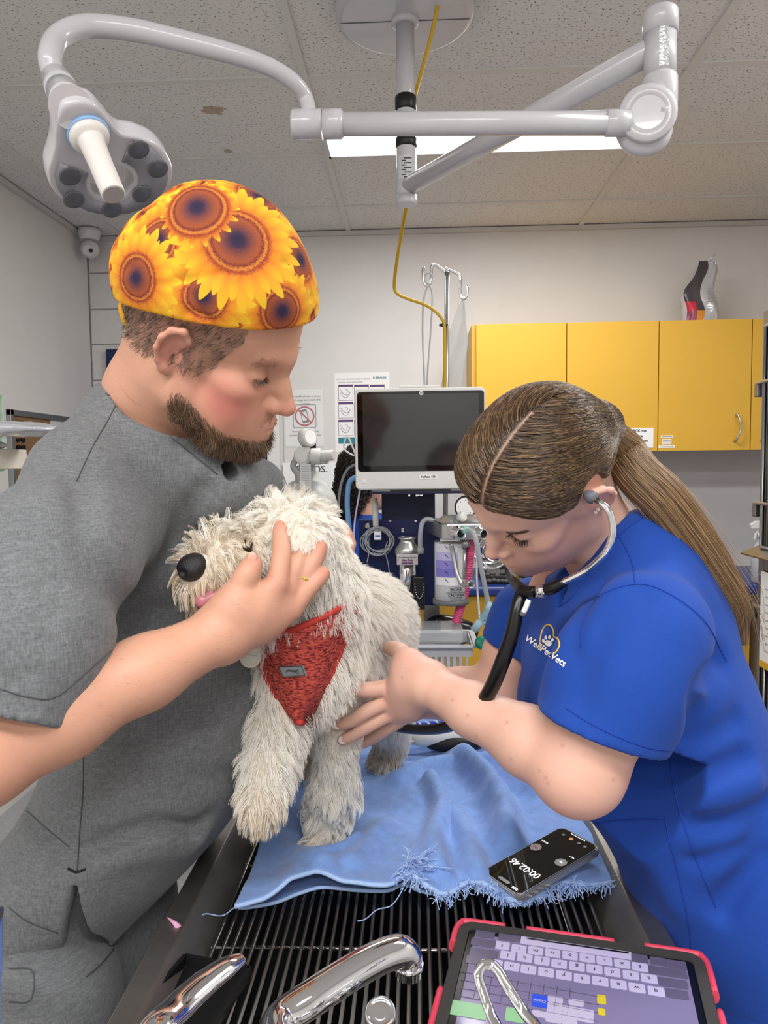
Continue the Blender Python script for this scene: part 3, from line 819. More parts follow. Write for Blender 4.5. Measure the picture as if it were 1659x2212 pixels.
t, a, c, q = poster('hand_wash_poster', (722, 806, 843, 975), WALL_Y, 'hand washing steps poster on the wall left of the monitor')
m_purple = mat('poster_purple', '5d3a72', .5); m_teal = mat('poster_teal', '2a8090', .5); m_grey = mat('poster_grey', '9fa3a8', .6)
text('lettering', 'SOFTA-MAN ALCOHOL BASED HAND RUB', .0095, q(762, 819), X, Zv, m_grey, t); text('lettering', 'SURGICAL APPLICATION STEPS', .0095, q(756, 826), X, Zv, m_grey, t)
text('lettering', 'B. BRAUN', .018, q(820, 816), X, Zv, m_teal, t, bold=.0003) if False else text('lettering', 'B BRAUN', .017, q(820, 816), X, Zv, m_teal, t, bold=.0003)
m_skinline = mat('poster_hand', 'd6d8da', .6)
for r_ in range(3):
    for cc in range(3):
        x0, x1 = 731 + cc * 34, 763 + cc * 34; y0 = 831 + r_ * 38
        p0, p1 = q(x0, y0), q(x1, y0 + 34)
        b = MB(); b.box2((p0[0], p0[1], p0[2] - .011), (p1[0], p0[1] + .0006, p0[2])); st = b.build('step_heading', m_purple, t)
        b = MB(); w = .0016
        for lo, hi in (((p0[0], p1[2]), (p0[0] + w, p0[2])), ((p1[0] - w, p1[2]), (p1[0], p0[2])), ((p0[0], p1[2]), (p1[0], p1[2] + w))):
            b.box2((lo[0], p0[1], lo[1]), (hi[0], p0[1] + .0006, hi[1]))
        b.build('step_frame', m_purple, st)
        b = MB(); mid = (p0 + p1) / 2
        b.tube([mid + V3(-.028, 0, .015), mid + V3(-.01, 0, -.008), mid + V3(.01, 0, -.012), mid + V3(.028, 0, .004)], .0012, 6)
        b.tube([mid + V3(-.028, 0, .0), mid + V3(-.012, 0, -.022), mid + V3(.006, 0, -.025), mid + V3(.02, 0, -.006), mid + V3(.016, 0, .012)], .0012, 6)
        b.tube([mid + V3(0, 0, .018), mid + V3(.012, 0, .008), mid + V3(.004, 0, -.004)], .001, 6); b.build('hand_drawing', m_grey, st)
p0, p1 = q(731, 945), q(838, 957); b = MB(); b.box2((p0[0], p0[1], p1[2]), (p1[0], p0[1] + .0006, p0[2])); b.build('footer_band', m_teal, t)
t, a, c, q = poster('small_notice', (611, 1000, 735, 1100), WALL_Y, 'white notice low on the wall behind the gas cylinder')
text('lettering', 'FLUIDS', .05, q(671, 1014), X, Zv, m_ink, t); text('lettering', 'to', .036, q(632, 1050), X, Zv, m_ink, t)
b = MB(); u0, u1 = q(633, 1019), q(709, 1019); b.box2((u0[0], u0[1], u0[2] - .001), (u1[0], u0[1] + .0005, u0[2] + .001)); b.build('underline', m_ink, t)

# ================================================================== gas cylinder
Yc = 2.75; cx = W(665, 1100, Yc)[0]; zt = W(690, 1045, Yc)[2]
m_cylp = mat('cylinder_paint', 'b9bab8', .45, .1, noise=.1, nscale=30, bump=.2, bscale=60); m_tapw = mat('regulator_white', 'c9c8c4', .4)
t = thing('gas_cylinder', 'tall pale grey gas cylinder with a white regulator', 'gas cylinder', (cx, Yc, .002))
R = .115
b = MB(); b.lathe((cx, Yc, 0), (0, 0, 1), [(R, .002), (R, zt - .12), (R * .98, zt - .08), (R * .86, zt - .035), (R * .6, zt + .004), (.045, zt + .014), (.045, zt + .045), (.036, zt + .05)], 40); b.build('body', m_cylp, t)
b = MB(); b.lathe((cx, Yc, zt + .05), (0, 0, 1), [(.03, 0), (.03, .035), (.034, .04), (.034, .06), (.02, .07)], 20); b.cyl((cx, Yc - .01, zt + .085), (cx + .08, Yc - .05, zt + .095), .018, .022); rg = b.build('valve', m_tapw, t)
k = W(660, 985, Yc - .05)
b = MB(); b.lathe(k + V3(-.01, 0, 0), unit((.3, -1, .1)), [(.03, -.02), (.03, .0), (.034, .002), (.034, .015), (.02, .02)], 12); b.build('hand_wheel', m_tapw, t, bevel=.002)
k2 = W(665, 945, Yc - .05)
b = MB(); b.lathe(k2, unit((.9, -.8, .1)), [(.03, -.02), (.034, -.016), (.034, .012), (.031, .014)], 28); b.cyl(k2 - V3(0, 0, .03), k + V3(.01, 0, .0), .009); g = b.build('gauge', m_tapw, t)
b = MB(); b.lathe(k2 + unit((.9, -.8, .1)) * .0145, unit((.9, -.8, .1)), [(.026, 0), (.026, .0008)], 24); b.build('dial', m_label, g)
k3 = W(690, 986, Yc - .05)
b = MB(); b.cyl(k3 - V3(.02, 0, 0), k3 + V3(.055, -.02, .004), .021, .019); b.cyl(k3 - V3(.03, 0, .0), k3 + V3(.005, 0, 0), .03, .03); b.build('regulator', m_tapw, t, bevel=.002)
b = MB(); h_ = W(640, 990, Yc - .06); b.tube([h_, h_ + V3(-.012, 0, -.03), W(645, 1030, Yc - .08), W(649, 1075, Yc - .1), W(652, 1120, Yc - .12)], .011, 10); b.build('hose', mat('grey_hose', '9a9896', .6), t)
b = MB(); kk = W(676, 965, Yc); b.box(kk, (.022, .02, .045)); b.build('outlet', m_black if False else mat('black_plastic', '141416', .4), t, bevel=.003)
b = MB(); kk = W(660, 1030, Yc - .118); b.box(kk + V3(.0, .0, 0), (.038, .002, .09)); tg = b.build('paper_tag', m_tapw, t)
b = MB()
for i in range(10): b.box(kk + V3(0, -.0015, .036 - i * .008), (.028, .0006, .0018))
b.build('print', m_grey, tg)

# ================================================================== monitor on its shelf
MY = 2.2
def Q(x, y, Y=MY): return W(x, y, Y)
m_bez = mat('monitor_white', 'dcdad6', .4); m_glass = mat('monitor_glass', '050506', .05, spec=.5); m_scr = mat('monitor_screen', '2c2b2c', .08, spec=.6)
a = Q(765, 840); c = Q(1050, 1056); w, h = c[0] - a[0], a[2] - c[2]; cx, cz = (a[0] + c[0]) / 2, (a[2] + c[2]) / 2
mon = thing('patient_monitor', 'white patient monitor with a black dark screen', 'monitor', (cx, MY + .03, c[2]))
b = MB(); b.prism(rrect(w, h, .016, 6), (cx, MY, cz), X, Zv, (0, .05, 0)); b.build('housing', m_bez, mon, bevel=.005, seg=3)
s0, s1 = Q(771, 847), Q(1046, 1016); b = MB(); b.prism(rrect(s1[0] - s0[0], s0[2] - s1[2], .010, 5), ((s0[0] + s1[0]) / 2, MY - .001, (s0[2] + s1[2]) / 2), X, Zv, (0, .004, 0)); gl = b.build('glass', m_glass, mon)
s0, s1 = Q(783, 853), Q(1034, 1004); b = MB(); b.box2((s0[0], MY - .0016, s1[2]), (s1[0], MY - .0008, s0[2])); b.build('screen', m_scr, gl)
k = Q(910, 849, MY - .0015); b = MB(); b.lathe(k, (0, -1, 0), [(.0062, 0), (.0062, .0005)], 20); lg = b.build('emblem', m_bez, mon); text('lettering', 'GE', .0065, k + V3(0, -.0008, 0), X, Zv, m_ink, lg)
k = Q(786, 1040, MY - .0005); b = MB(); b.prism(rrect(.012, .012, .002), k, X, Zv, (0, -.0008, 0)); pb = b.build('power_button', mat('button_white', 'efeeec', .4), mon, bevel=.0006)
b = MB(); an = np.linspace(0, 2 * math.pi, 17); b.tube([k + V3(.0026 * math.cos(i), -.001, .0026 * math.sin(i)) for i in an], .0003, 5, path=False); b.build('power_symbol', m_grey, pb)
for i in range(2):
    k = Q(805, 1036 + i * 7, MY - .0008); b = MB(); b.box(k, (.003, .0006, .0018)); b.build('indicator', m_white if i == 0 else m_grey, mon)
k = Q(925, 1030, MY - .001); b = MB(); b.box(k, (.052, .0008, .0125)); st = b.build('name_sticker', mat('sticker_white', 'f5f4f1', .5), mon); text('lettering', 'NePean 123', .0085, k + V3(0, -.0008, 0), X, Zv, m_ink, st, bold=.00025)
b = MB(); k = Q(905, 838); b.box((cx, MY + .025, a[2] + .004), (.12, .03, .008)); b.build('alarm_bar', m_bez, mon, bevel=.003)
# ================================================================== anaesthesia machine
AY = 2.32
m_nv = mat('navy_metal', '121f4e', .35, .2); m_nvd = mat('navy_metal_dark', '0e1638', .35, .2); m_blk = mat('black_plastic', '141416', .4)
am = thing('anaesthesia_machine', 'navy anaesthesia machine stand carrying the monitor', 'anaesthesia machine', (cx - .02, AY + .05, .002))
def plate(n, x0, y0, x1, y1, Y, d, m, par=am, bevel=.003):
    p0, p1 = W(x0, y0, Y), W(x1, y1, Y); b = MB(); b.box2((p0[0], Y, p1[2]), (p1[0], Y + d, p0[2])); return b.build(n, m, par, bevel=bevel)
plate('back_panel', 774, 1123, 952, 1308, AY, .02, m_nv); plate('neck_panel', 824, 1063, 940, 1125, AY, .02, m_nvd)
z_ = W(900, 1060, MY)[2]; b = MB(); b.box2((W(800, 1060, MY)[0], MY - .03, z_ - .008), (W(1010, 1060, MY)[0], AY + .2, z_ - .002)); b.build('monitor_shelf', m_nvd, am)
# shelf foot of the monitor
b = MB(); b.box2((cx - .09, MY + .005, z_ - .002), (cx + .09, MY + .09, c[2] + .004)); b.build('foot', m_blk, mon)
# stand below: column, base, wheels
colx = W(950, 1330, AY)[0]
b = MB(); b.box2((colx - .05, AY + .03, .1), (colx + .0, AY + .07, W(0, 1300, AY)[2] + .25)); b.build('column', m_steel, am)
b = MB(); b.prism(rrect(.46, .42, .05), (colx - .02, AY + .16, .075), X, (0, 1, 0), (0, 0, .03)); b.build('base', m_nvd, am, bevel=.006)
for sx in (-1, 1):
    for sy in (-1, 1):
        p = V3(colx - .02 + sx * .19, AY + .16 + sy * .17, .037); b = MB(); b.cyl(p - V3(.012, 0, 0), p + V3(.012, 0, 0), .036); wl = b.build('wheel', m_blk, am)
        b = MB(); b.cyl(p + V3(0, 0, .03), p + V3(0, 0, .04), .012); b.box(p + V3(0, 0, .036), (.034, .03, .006)); b.build('fork', m_steel, wl)
for (px, py) in ((843, 1125), (898, 1125), (870, 1142), (870, 1147), (884, 1070), (900, 1070)):
    k = W(px, py, AY); b = MB(); b.lathe(k + V3(0, .002, 0), (0, -1, 0), [(.0055, 0), (.0055, .004), (.003, .006)], 12); b.build('screw', m_chrome, am)
k = W(906, 1071, AY - .004); b = MB()
for s_ in (-1, 1): b.box(k + V3(s_ * .006, -.003, .002), (.011, .005, .005), R=np.array([[math.cos(s_ * .6), 0, -math.sin(s_ * .6)], [0, 1, 0], [math.sin(s_ * .6), 0, math.cos(s_ * .6)]]).T if False else None)
b.build('wing_nut', m_chrome, am, bevel=.001)
# steel manifold block with two ports
BY = 2.06
p0, p1 = W(966, 1132, BY), W(1049, 1166, BY)
b = MB(); b.prism([(p0[0], 0), (p1[0], 0), (p1[0], .10), (p0[0] + .0, .24), (p0[0] - .055, .24), (p0[0] - .015, .01)], (0, BY, p1[2]), X, (0, 1, 0), (0, 0, p0[2] - p1[2]))
blk = b.build('manifold_block', m_steel, am, bevel=.004, seg=3)
for px, py, s_ in ((987, 1150, 1), (1036, 1151, .95)):
    k = W(px, py, BY); b = MB(); dn = unit((.35, -1, -.05)); b.lathe(k, dn, [(.019 * s_, -.004), (.019 * s_, .004), (.014 * s_, .008), (.0145 * s_, .034), (.0125 * s_, .034), (.0115 * s_, .012)], 24, caps=False); b.build('port', m_chrome, blk)
    b = MB(); b.lathe(k + dn * .008, dn, [(.0118 * s_, 0), (.0118 * s_, .003)], 20); b.build('port_bore', m_blk, blk)
k = W(976, 1128, BY + .07); b = MB(); b.lathe(k - V3(0, 0, .006), (0, 0, 1), [(.036, 0), (.036, .012), (.03, .022), (.016, .028)], 28); b.build('valve_dome', mat('clear_dome', 'd8dde0', .06, trans=.8, ior=1.3), am)
k = W(1020, 1125, BY + .07); b = MB(); b.lathe(k - V3(0, 0, .006), (0, 0, 1), [(.03, 0), (.03, .012), (.024, .02), (.012, .025)], 28); b.build('valve_dome', MATS['clear_dome'], am)
k = W(998, 1117, BY + .03); b = MB(); b.lathe(k, unit((.7, -.8, .1)), [(.012, -.012), (.013, .006), (.008, .012)], 18); b.build('valve_knob', m_white, am)
# pressure gauge
k = W(1007, 1096, BY + .1); dn = unit((-.35, -1, .1)); b = MB(); b.lathe(k, dn, [(.03, -.02), (.034, -.016), (.034, .004), (.031, .006)], 30); g = b.build('pressure_gauge', m_blk, am)
b = MB(); b.lathe(k + dn * .0062, dn, [(.028, 0), (.028, .001)], 30); b.build('dial', m_label, g)
b = MB(); x_, y_, z__ = frame_of(dn)
for i in range(8): b.box(k + dn * .0076 + .021 * (math.cos(i * .78) * x_ + math.sin(i * .78) * y_), (.003, .0006, .003))
b.build('dial_marks', m_ink, g)
# absorber canister
ca, cb = W(970, 1168, BY + .06), W(970, 1298, BY + .06); rc = .0475
m_acry = mat('clear_acrylic', 'eef0f2', .04, alpha=.14, spec=.5); m_gran = mat('soda_granules', 'efece6', .9, noise=.3, nscale=420, bump=1.0, bscale=420)
can = V3(ca[0] + .004, BY + .06, cb[2])
b = MB(); b.lathe(can + V3(0, 0, .006), (0, 0, 1), [(rc - .003, 0), (rc - .003, (ca[2] - cb[2]) * .93)], 40); b.build('granules', m_gran, am)
b = MB(); b.lathe(can, (0, 0, 1), [(rc, .004), (rc, ca[2] - cb[2])], 40, caps=False); o = b.build('canister', m_acry, am)
b = MB(); b.lathe(can, (0, 0, 1), [(rc + .004, -.006), (rc + .004, .006), (rc, .008)], 40); b.build('canister_base', mat('grey_plastic', '6d6e70', .45), am)
def curved_label(name, a0, a1, z0, z1, m, par, dr=.0006):
    an = np.linspace(a0, a1, 10); b = MB()
    b.grid([[can + V3((rc + dr) * math.sin(k), -(rc + dr) * math.cos(k), z) for k in an] for z in (z0, z1)]); return b.build(name, m, par)
Hc = ca[2] - cb[2]
cols = ['d5d2da', 'b9b4dc', '8f86cf', '7c73c4', 'e6e3e6']
lb = None
for i, cc in enumerate(cols):
    z1 = Hc * (.97 - i * .135); lb_ = curved_label('colour_band', -1.05, .38, z1 - Hc * .133, z1, mat('band_' + cc, cc, .45), am)
    zz = z1 - Hc * .06; k = -.25; e = V3((rc + .0014) * math.sin(k), -(rc + .0014) * math.cos(k), 0)
    b = MB(); b.tube([can + e + V3(-.006, 0, zz + .006), can + e + V3(.006, .001, zz - .006)], .0009, 5, path=False); b.build('slash_mark', m_ink, lb_)
text('lettering', 'NOTICE', .009, can + V3(.012, -rc - .002, Hc * .25), unit((1, .25, 0)), Zv, m_ink, am, bold=.0002)
text('lettering', 'CAUTION', .010, can + V3(.012, -rc - .002, Hc * .145), unit((1, .25, 0)), Zv, m_ink, am, bold=.0002)
text('lettering', 'Do not overfill\nDiscard when exhausted', .0058, can + V3(.012, -rc - .002, Hc * .205), unit((1, .25, 0)), Zv, m_ink, am)
text('lettering', 'Use in upright\nposition only', .0058, can + V3(.012, -rc - .002, Hc * .09), unit((1, .25, 0)), Zv, m_ink, am)
# vaporizer
vz = W(880, 1195, AY - .07); vx = vz[0]; vY = AY - .075
def vzr(y): return W(880, y, vY)[2]
b = MB(); r0 = 17 / pxm(vY); rr_ = 27 / pxm(vY)
b.lathe((vx, vY, 0), (0, 0, 1), [(rr_ * .95, vzr(1200)), (rr_, vzr(1197)), (rr_, vzr(1188)), (rr_ * .96, vzr(1184)), (r0 * 1.02, vzr(1172)), (r0 * .92, vzr(1168)), (r0 * .95, vzr(1165)), (r0 * 1.15, vzr(1163)), (r0 * 1.15, vzr(1160)), (r0 * .9, vzr(1159))], 36); vp = b.build('vaporizer', m_steel, am)
b = MB(); b.lathe((vx, vY, 0), (0, 0, 1), [(rr_ * .7, vzr(1285)), (rr_ * .7, vzr(1200))], 24); b.build('vaporizer_body', m_chrome, am)
k0, k1 = W(857, 1198, vY - .045), W(903, 1220, vY - .045); b = MB(); b.box2((k0[0], vY - .047, k1[2]), (k1[0], vY - .044, k0[2])); pl = b.build('vaporizer_plate', mat('plate_pale', 'c7c3c2', .35, .3), am, bevel=.001)
m_vin = mat('violet_ink', '6b2a6e', .6)
text('lettering', 'For Veterinary Use Only', .0052, W(880, 1204, vY - .0485), X, Zv, m_ink, pl); text('lettering', 'Use Only', .0085, W(880, 1210, vY - .0485), X, Zv, m_vin, pl, bold=.0004); text('lettering', 'Isoflurane', .0085, W(880, 1216, vY - .0485), X, Zv, m_vin, pl, bold=.0004)
for px in (860, 900):
    b = MB(); b.lathe(W(px, 1209, vY - .0475), (0, -1, 0), [(.003, 0), (.003, .002)], 10); b.build('screw', m_chrome, am)
b = MB(); b.box(W(905, 1280, vY - .02), (.035, .03, .1)); b.cyl(W(905, 1262, vY - .02), W(905, 1248, vY - .02), .009); b.build('filler_block', m_blk, am, bevel=.004)
b = MB()
for i, a_ in enumerate(np.linspace(0, math.pi, 16)): b.ell(W(906, 1262, vY - .042) + V3(-.013 * math.cos(a_), 0, -.042 * math.sin(a_)), .0021, n=6, m=4)
b.build('bead_chain', m_chrome, am)
m_tube = mat('clear_tubing', 'c9ccd0', .15, trans=.45, ior=1.2)
b = MB(); b.tube([W(947, 1130, AY - .1), W(925, 1121, AY - .1), W(912, 1130, AY - .1), W(908, 1155, AY - .1), W(908, 1185, AY - .1)], .0075, 10); b.lathe(W(908, 1188, AY - .1) + V3(0, 0, .008), (0, 0, -1), [(.009, 0), (.011, .004), (.011, .018)], 16); b.build('gas_tube', mat('grey_tubing', '9fa3a8', .3), am)
b = MB(); b.tube([W(974, 1175, BY), W(980, 1200, BY), W(988, 1240, BY - .01), W(1000, 1262, BY - .02), W(1014, 1262, BY - .04)], .0065, 10); b.lathe(W(1016, 1261, BY - .05), (.2, -1, 0), [(.0105, -.01), (.0105, .012), (.008, .012), (.007, -.006)], 18, caps=False); b.build('outlet_tube', m_steel, am)
b = MB(); b.cyl(W(1006, 1166, BY + .03), W(1006, 1182, BY + .03), .012); b.cyl(W(1004, 1182, BY + .03), W(1003, 1250, BY + .03), .005); b.build('bag_port', m_steel, am)
# syringe and coiled line on the panel
k = W(812, 1090, AY - .02); b = MB(); b.lathe(W(812, 1139, AY - .03), unit(W(810, 1076, AY - .03) - W(812, 1139, AY - .03)), [(.008, 0), (.0095, .006), (.0095, .075), (.006, .08), (.006, .09)], 18); b.build('syringe', mat('milk_plastic', 'c8c6bd', .4), am)
b = MB(); rs = np.random.RandomState(5)
o_ = W(816, 1168, AY - .03)
for i in range(7):
    rx, rz = .034 + rs.rand() * .014, .033 + rs.rand() * .012; cc = o_ + V3(rs.randn() * .004, -.004 - .003 * i, rs.randn() * .004)
    an = np.linspace(0, 2 * math.pi, 25) + rs.rand() * 6
    b.tube([cc + V3(rx * math.cos(k), .003 * math.sin(2 * k), rz * math.sin(k)) for k in an], .0019, 6, path=False, caps=False)
b.tube([o_ + V3(.03, -.02, 0), W(832, 1190, AY - .04), W(838, 1215, AY - .04), W(842, 1240, AY - .03)], .0019, 6)
b.tube([o_ + V3(-.03, -.02, 0), W(797, 1190, AY - .04), W(793, 1215, AY - .04)], .0019, 6)
tag(b.build('coiled_line', m_tube), 'clear thin tubing coiled in a loop on the navy panel', 'tubing')
k = W(816, 1157, AY - .05); b = MB(); b.box(k, (.022, .008, .026)); wl = b.build('sensor_tag', m_label, am, bevel=.002); text('lettering', 'Sampler', .0045, k + V3(0, -.0045, 0), X, Zv, m_blueink, wl)
b = MB(); kk = k + V3(0, -.0042, 0); b.box(kk + V3(0, 0, -.001), (.016, .0004, .006)); b.build('tag_band', mat('tag_blue', '5f86c4', .5), wl)
b = MB(); b.lathe(W(795, 1136, AY - .01), (0, -1, 0), [(.009, -.01), (.009, .012), (.006, .016)], 16); b.build('hook_knob', m_steel, am)
# hose bundle at the left of the monitor
for nm, lab, cc, px, r_, dy in (('sensor_cable', 'grey cable hanging at the left edge of the monitor', '77797c', ((776, 1000), (750, 1015), (736, 1050), (731, 1100), (733, 1150), (738, 1200)), .0042, .0),
                        ('sensor_cable', 'light blue hose hanging left of the monitor', '6f9fcf', ((770, 1030), (755, 1042), (750, 1080), (752, 1120), (758, 1180), (760, 1240)), .008, .02),
                        ('sensor_cable', 'thin pale lilac cable hanging under the monitor corner', 'b9afd0', ((778, 1058), (772, 1090), (766, 1130), (764, 1180), (766, 1230)), .0028, -.01),
                        ('sensor_cable', 'white cable looping out left of the monitor at mid height', 'e6e6e6', ((768, 982), (752, 944), (745, 952), (743, 965), (748, 975), (766, 985)), .0026, .03)):
    b = MB(); b.tube([W(x, y, MY + .03 + dy) for x, y in px], r_, 8); tag(b.build(nm, mat('cable_' + cc, cc, .45)), lab, 'cable')
# pink corrugated hose
path = smooth_path([W(1016, 1160, BY + .04), W(1015, 1200, BY + .05), W(1010, 1240, BY + .05), W(1003, 1280, BY + .05), W(994, 1315, BY + .05), W(985, 1345, BY + .05)], 30)
n = len(path); rr = .0125 + .0022 * np.sin(np.arange(n) * 2 * math.pi / 4.0)
b = MB(); b.tube(path, rr, 14, path=False); tag(b.build('breathing_hose', mat('pink_hose', 'd1527f', .35)), 'pink corrugated breathing hose hanging from the steel block', 'hose')
# clear hose and thin line in front
b = MB(); b.tube([W(1008, 1146, BY - .03), W(1022, 1150, BY - .06), W(1030, 1175, BY - .07), W(1040, 1230, BY - .05), W(1052, 1290, BY - .02), W(1062, 1350, BY), W(1070, 1420, BY)], .0068, 10); hs = tag(b.build('clear_hose', m_tube), 'clear hose with a green end plugged into the steel block', 'hose')
b = MB(); b.lathe(W(1006, 1146, BY - .022), unit((.6, -.8, -.1)), [(.0105, -.012), (.0105, .01), (.008, .014)], 16); b.build('green_cuff', mat('pale_green', '9fd2bf', .3), hs)
b = MB(); b.tube([W(1033, 1172, BY - .05), W(1030, 1220, BY - .04), W(1031, 1270, BY - .03), W(1034, 1310, BY - .02), W(1036, 1340, BY - .02)], .0028, 8); tag(b.build('thin_line', mat('white_tubing', 'dcdcdc', .3)), 'thin white line hanging beside the clear hose', 'tubing')
# black breathing bag
S = SDF(); c_ = W(960, 1362, 2.24)
S.ell(c_ + V3(-.005, 0, 0), (.062, .035, .050), k=.03); S.ell(c_ + V3(.055, 0, -.004), (.048, .03, .036), k=.03)
S.crease([c_ + V3(-.02, -.04, .045), c_ + V3(.04, -.04, .022), c_ + V3(.10, -.03, .02)], .008, .007); S.crease([c_ + V3(.03, -.03, .05), c_ + V3(.045, -.045, -.03)], .01, .007)
v, q = S.mesh(.004); tag(mesh_obj('breathing_bag', v, q, mat('black_rubber', '0d0d0f', .22), smooth=True), 'shiny black rubber breathing bag behind the white basket', 'bag')
# ================================================================== IV pole, bag, looped tube, yellow cable
IY = 2.42
pt, pbm = W(966, 574, IY), W(962, 1125, IY)
t = thing('iv_pole', 'chrome drip pole with two curled hooks behind the monitor', 'drip pole', (pt[0], IY, pbm[2]))
b = MB(); b.tube([pbm, pt - V3(0, 0, .02)], .008, 12, path=False); b.build('pole', m_steel, t)
for sg, pts in ((1, ((964, 590), (950, 578), (936, 572), (932, 580), (931, 605), (926, 618), (917, 612), (914, 592), (915, 577))), (1, ((962, 580), (985, 590), (993, 597), (994, 620), (995, 640), (1003, 645), (1009, 636), (1009, 617)))):
    b = MB(); b.tube([W(x, y, IY) for x, y in pts], .0048, 10); b.build('hook', m_chrome, t)
b = MB(); b.tube([W(958, 702, IY - .004) + V3(.011 * math.cos(k), .011 * math.sin(k), 0) for k in np.linspace(0, 6.28, 15)], .004, 6, path=False); b.build('cable_tie', m_blk, t)
b = MB(); b.tube([W(926, 612, IY), W(915, 650, IY), W(913, 720, IY), W(916, 800, IY), W(918, 860, IY)], .0028, 8); b.tube([W(926, 612, IY), W(934, 640, IY), W(930, 720, IY), W(924, 800, IY), W(922, 860, IY)], .0028, 8); b.tube([W(926, 602, IY - .01) + V3(.012 * math.cos(k), 0, .018 * math.sin(k)) for k in np.linspace(0, 6.28, 15)], .003, 6, path=False)
tag(b.build('looped_tube', mat('drip_tube', 'b9bbbd', .3)), 'thin grey drip tube looped over the left pole hook', 'tubing')
rows = []
for f_ in np.linspace(0, 1, 16):
    w_ = (3 + 22 * min(1, f_ * 2.2)) * (1 - .12 * f_); xc = 1001 - 26 * f_ ** .8
    rows.append([W(xc + w_ * u, 646 + 200 * f_, IY + .012 + .006 * math.sin(3 * u + 5 * f_)) for u in np.linspace(-1, 1, 9)])
b = MB(); b.grid(rows); o = b.build('clear_bag', mat('clear_plastic_bag', 'e2e4e4', .15, trans=.4, alpha=.75, ior=1.15)); o.modifiers.new('solid', 'SOLIDIFY').thickness = .003
tag(o, 'limp clear plastic bag hanging from the right pole hook', 'bag')
LY = 2.1
b = MB(); pts = [W(951, -30, 1.98), W(940, 40, 2.0), W(915, 140, 2.04), W(897, 205, 2.07), W(894, 235, 2.07), W(890, 300, 2.075), W(886, 400, 2.08), W(878, 446, 2.1), W(868, 500, 2.2), W(858, 560, 2.3), W(852, 610, 2.38), W(856, 632, 2.4), W(880, 645, 2.4), W(915, 657, 2.4), W(940, 672, 2.4), W(955, 690, 2.4), W(960, 706, 2.405), W(961, 760, 2.405), W(961, 840, 2.405), W(962, 900, 2.405)]
pts[0] = V3(pts[0][0], pts[0][1], CEIL_Z)
b.tube(pts, .0052, 8); tag(b.build('yellow_cable', mat('yellow_cable', 'c9a21d', .45)), 'yellow cable from the ceiling down to the drip pole', 'cable')
# ================================================================== basket with a clear box
KY = 1.98
p0, p1 = W(865, 1390, KY), W(1036, 1440, KY); zb = p1[2] - .09; zr = W(1000, 1395, KY)[2]
bk = thing('storage_basket', 'white slotted plastic basket behind the dog holding a clear box', 'basket', ((p0[0] + p1[0]) / 2, KY + .1, zb))
m_bask = mat('basket_plastic', 'c5c6ca', .45); bx0, bx1, by0, by1 = p0[0] - .05, p1[0], KY, KY + .2
b = MB(); outer = rrect(bx1 - bx0, by1 - by0, .025); inner = rrect(bx1 - bx0 - .03, by1 - by0 - .03, .015); n = len(outer); cc = V3((bx0 + bx1) / 2, (by0 + by1) / 2, 0)
for zz_ in ((zr, zr - .008),):
    v = [cc + V3(x, y, zz_[0]) for x, y in outer] + [cc + V3(x, y, zz_[0]) for x, y in inner] + [cc + V3(x, y, zz_[1]) for x, y in outer] + [cc + V3(x, y, zz_[1]) for x, y in inner]
    f = []
    for i in range(n):
        j = (i + 1) % n; f += [[i, j, n + j, n + i], [2 * n + i, 3 * n + i, 3 * n + j, 2 * n + j], [i, 2 * n + i, 2 * n + j, j], [n + i, n + j, 3 * n + j, 3 * n + i]]
    b._add(v, f, False)
b.build('rim', m_bask, bk, bevel=.002)
b = MB(); b.box2((bx0 + .03, by0 + .03, zb), (bx1 - .03, by1 - .03, zb + .004)); b.build('bottom', m_bask, bk)
b = MB(); 
for zz_, hh in ((zr - .004, .03), (zb + .012, .024)): 
    b.box((cc[0], by0 + .017, zz_ - hh / 2 + (.0 if zz_ > zb + .05 else .0)), (bx1 - bx0 - .04, .003, hh)); b.box((cc[0], by1 - .017, zz_ - hh / 2), (bx1 - bx0 - .04, .003, hh))
    b.box((bx0 + .018, cc[1], zz_ - hh / 2), (.003, by1 - by0 - .04, hh)); b.box((bx1 - .018, cc[1], zz_ - hh / 2), (.003, by1 - by0 - .04, hh))
b.build('side_bands', m_bask, bk)
s0 = None; x = bx0 + .03
while x < bx1 - .025:
    if s0 is None:
        b = MB(); b.box((x, by0 + .017, (zr + zb) / 2), (.008, .004, zr - zb - .005)); s0 = b.build('slat', m_bask, bk)
    else: copy_to(s0, bk, V3(x, by0 + .017, (zr + zb) / 2) - WO[s0])
    x += .0165
cbx = thing('clear_box', 'clear lidded plastic box of tubing inside the white basket', 'box', (cc[0], cc[1], zb + .006))
q0, q1 = W(890, 1345, KY + .03), W(1016, 1400, KY + .03); ztop = W(950, 1345, KY + .14)[2]
m_cbx = mat('clear_box_plastic', 'd3d7da', .1, alpha=.42, coat=.5)
b = MB(); b.box2((bx0 + .036, by0 + .036, zb + .006), (bx1 - .045, by1 - .036, ztop - .035)); b.build('body', m_cbx, cbx, bevel=.006)
b = MB(); b.box2((bx0 + .031, by0 + .031, ztop - .034), (bx1 - .04, by1 - .031, ztop)); b.build('lid', m_cbx, cbx, bevel=.006)
b = MB(); ln = (bx1 - bx0)
b.box2((cc[0] - .001 + .02, by0 + .036, ztop + .001), (cc[0] + .001 + .02, by1 - .035, ztop + .003)); b.build('lid_rib', m_cbx, cbx)
b = MB(); rs = np.random.RandomState(9)
for i in range(3): b.tube([cc + V3(-.06 + i * .03, -.03, ztop - .06 - .0 * i), cc + V3(0, -.04 + .02 * i, ztop - .05), cc + V3(.06, -.02, ztop - .075)], .004, 6)
tag(b.build('packed_tubing', mat('white_tubing', 'dcdcdc', .3)), 'white tubing lying inside the clear box', 'tubing')
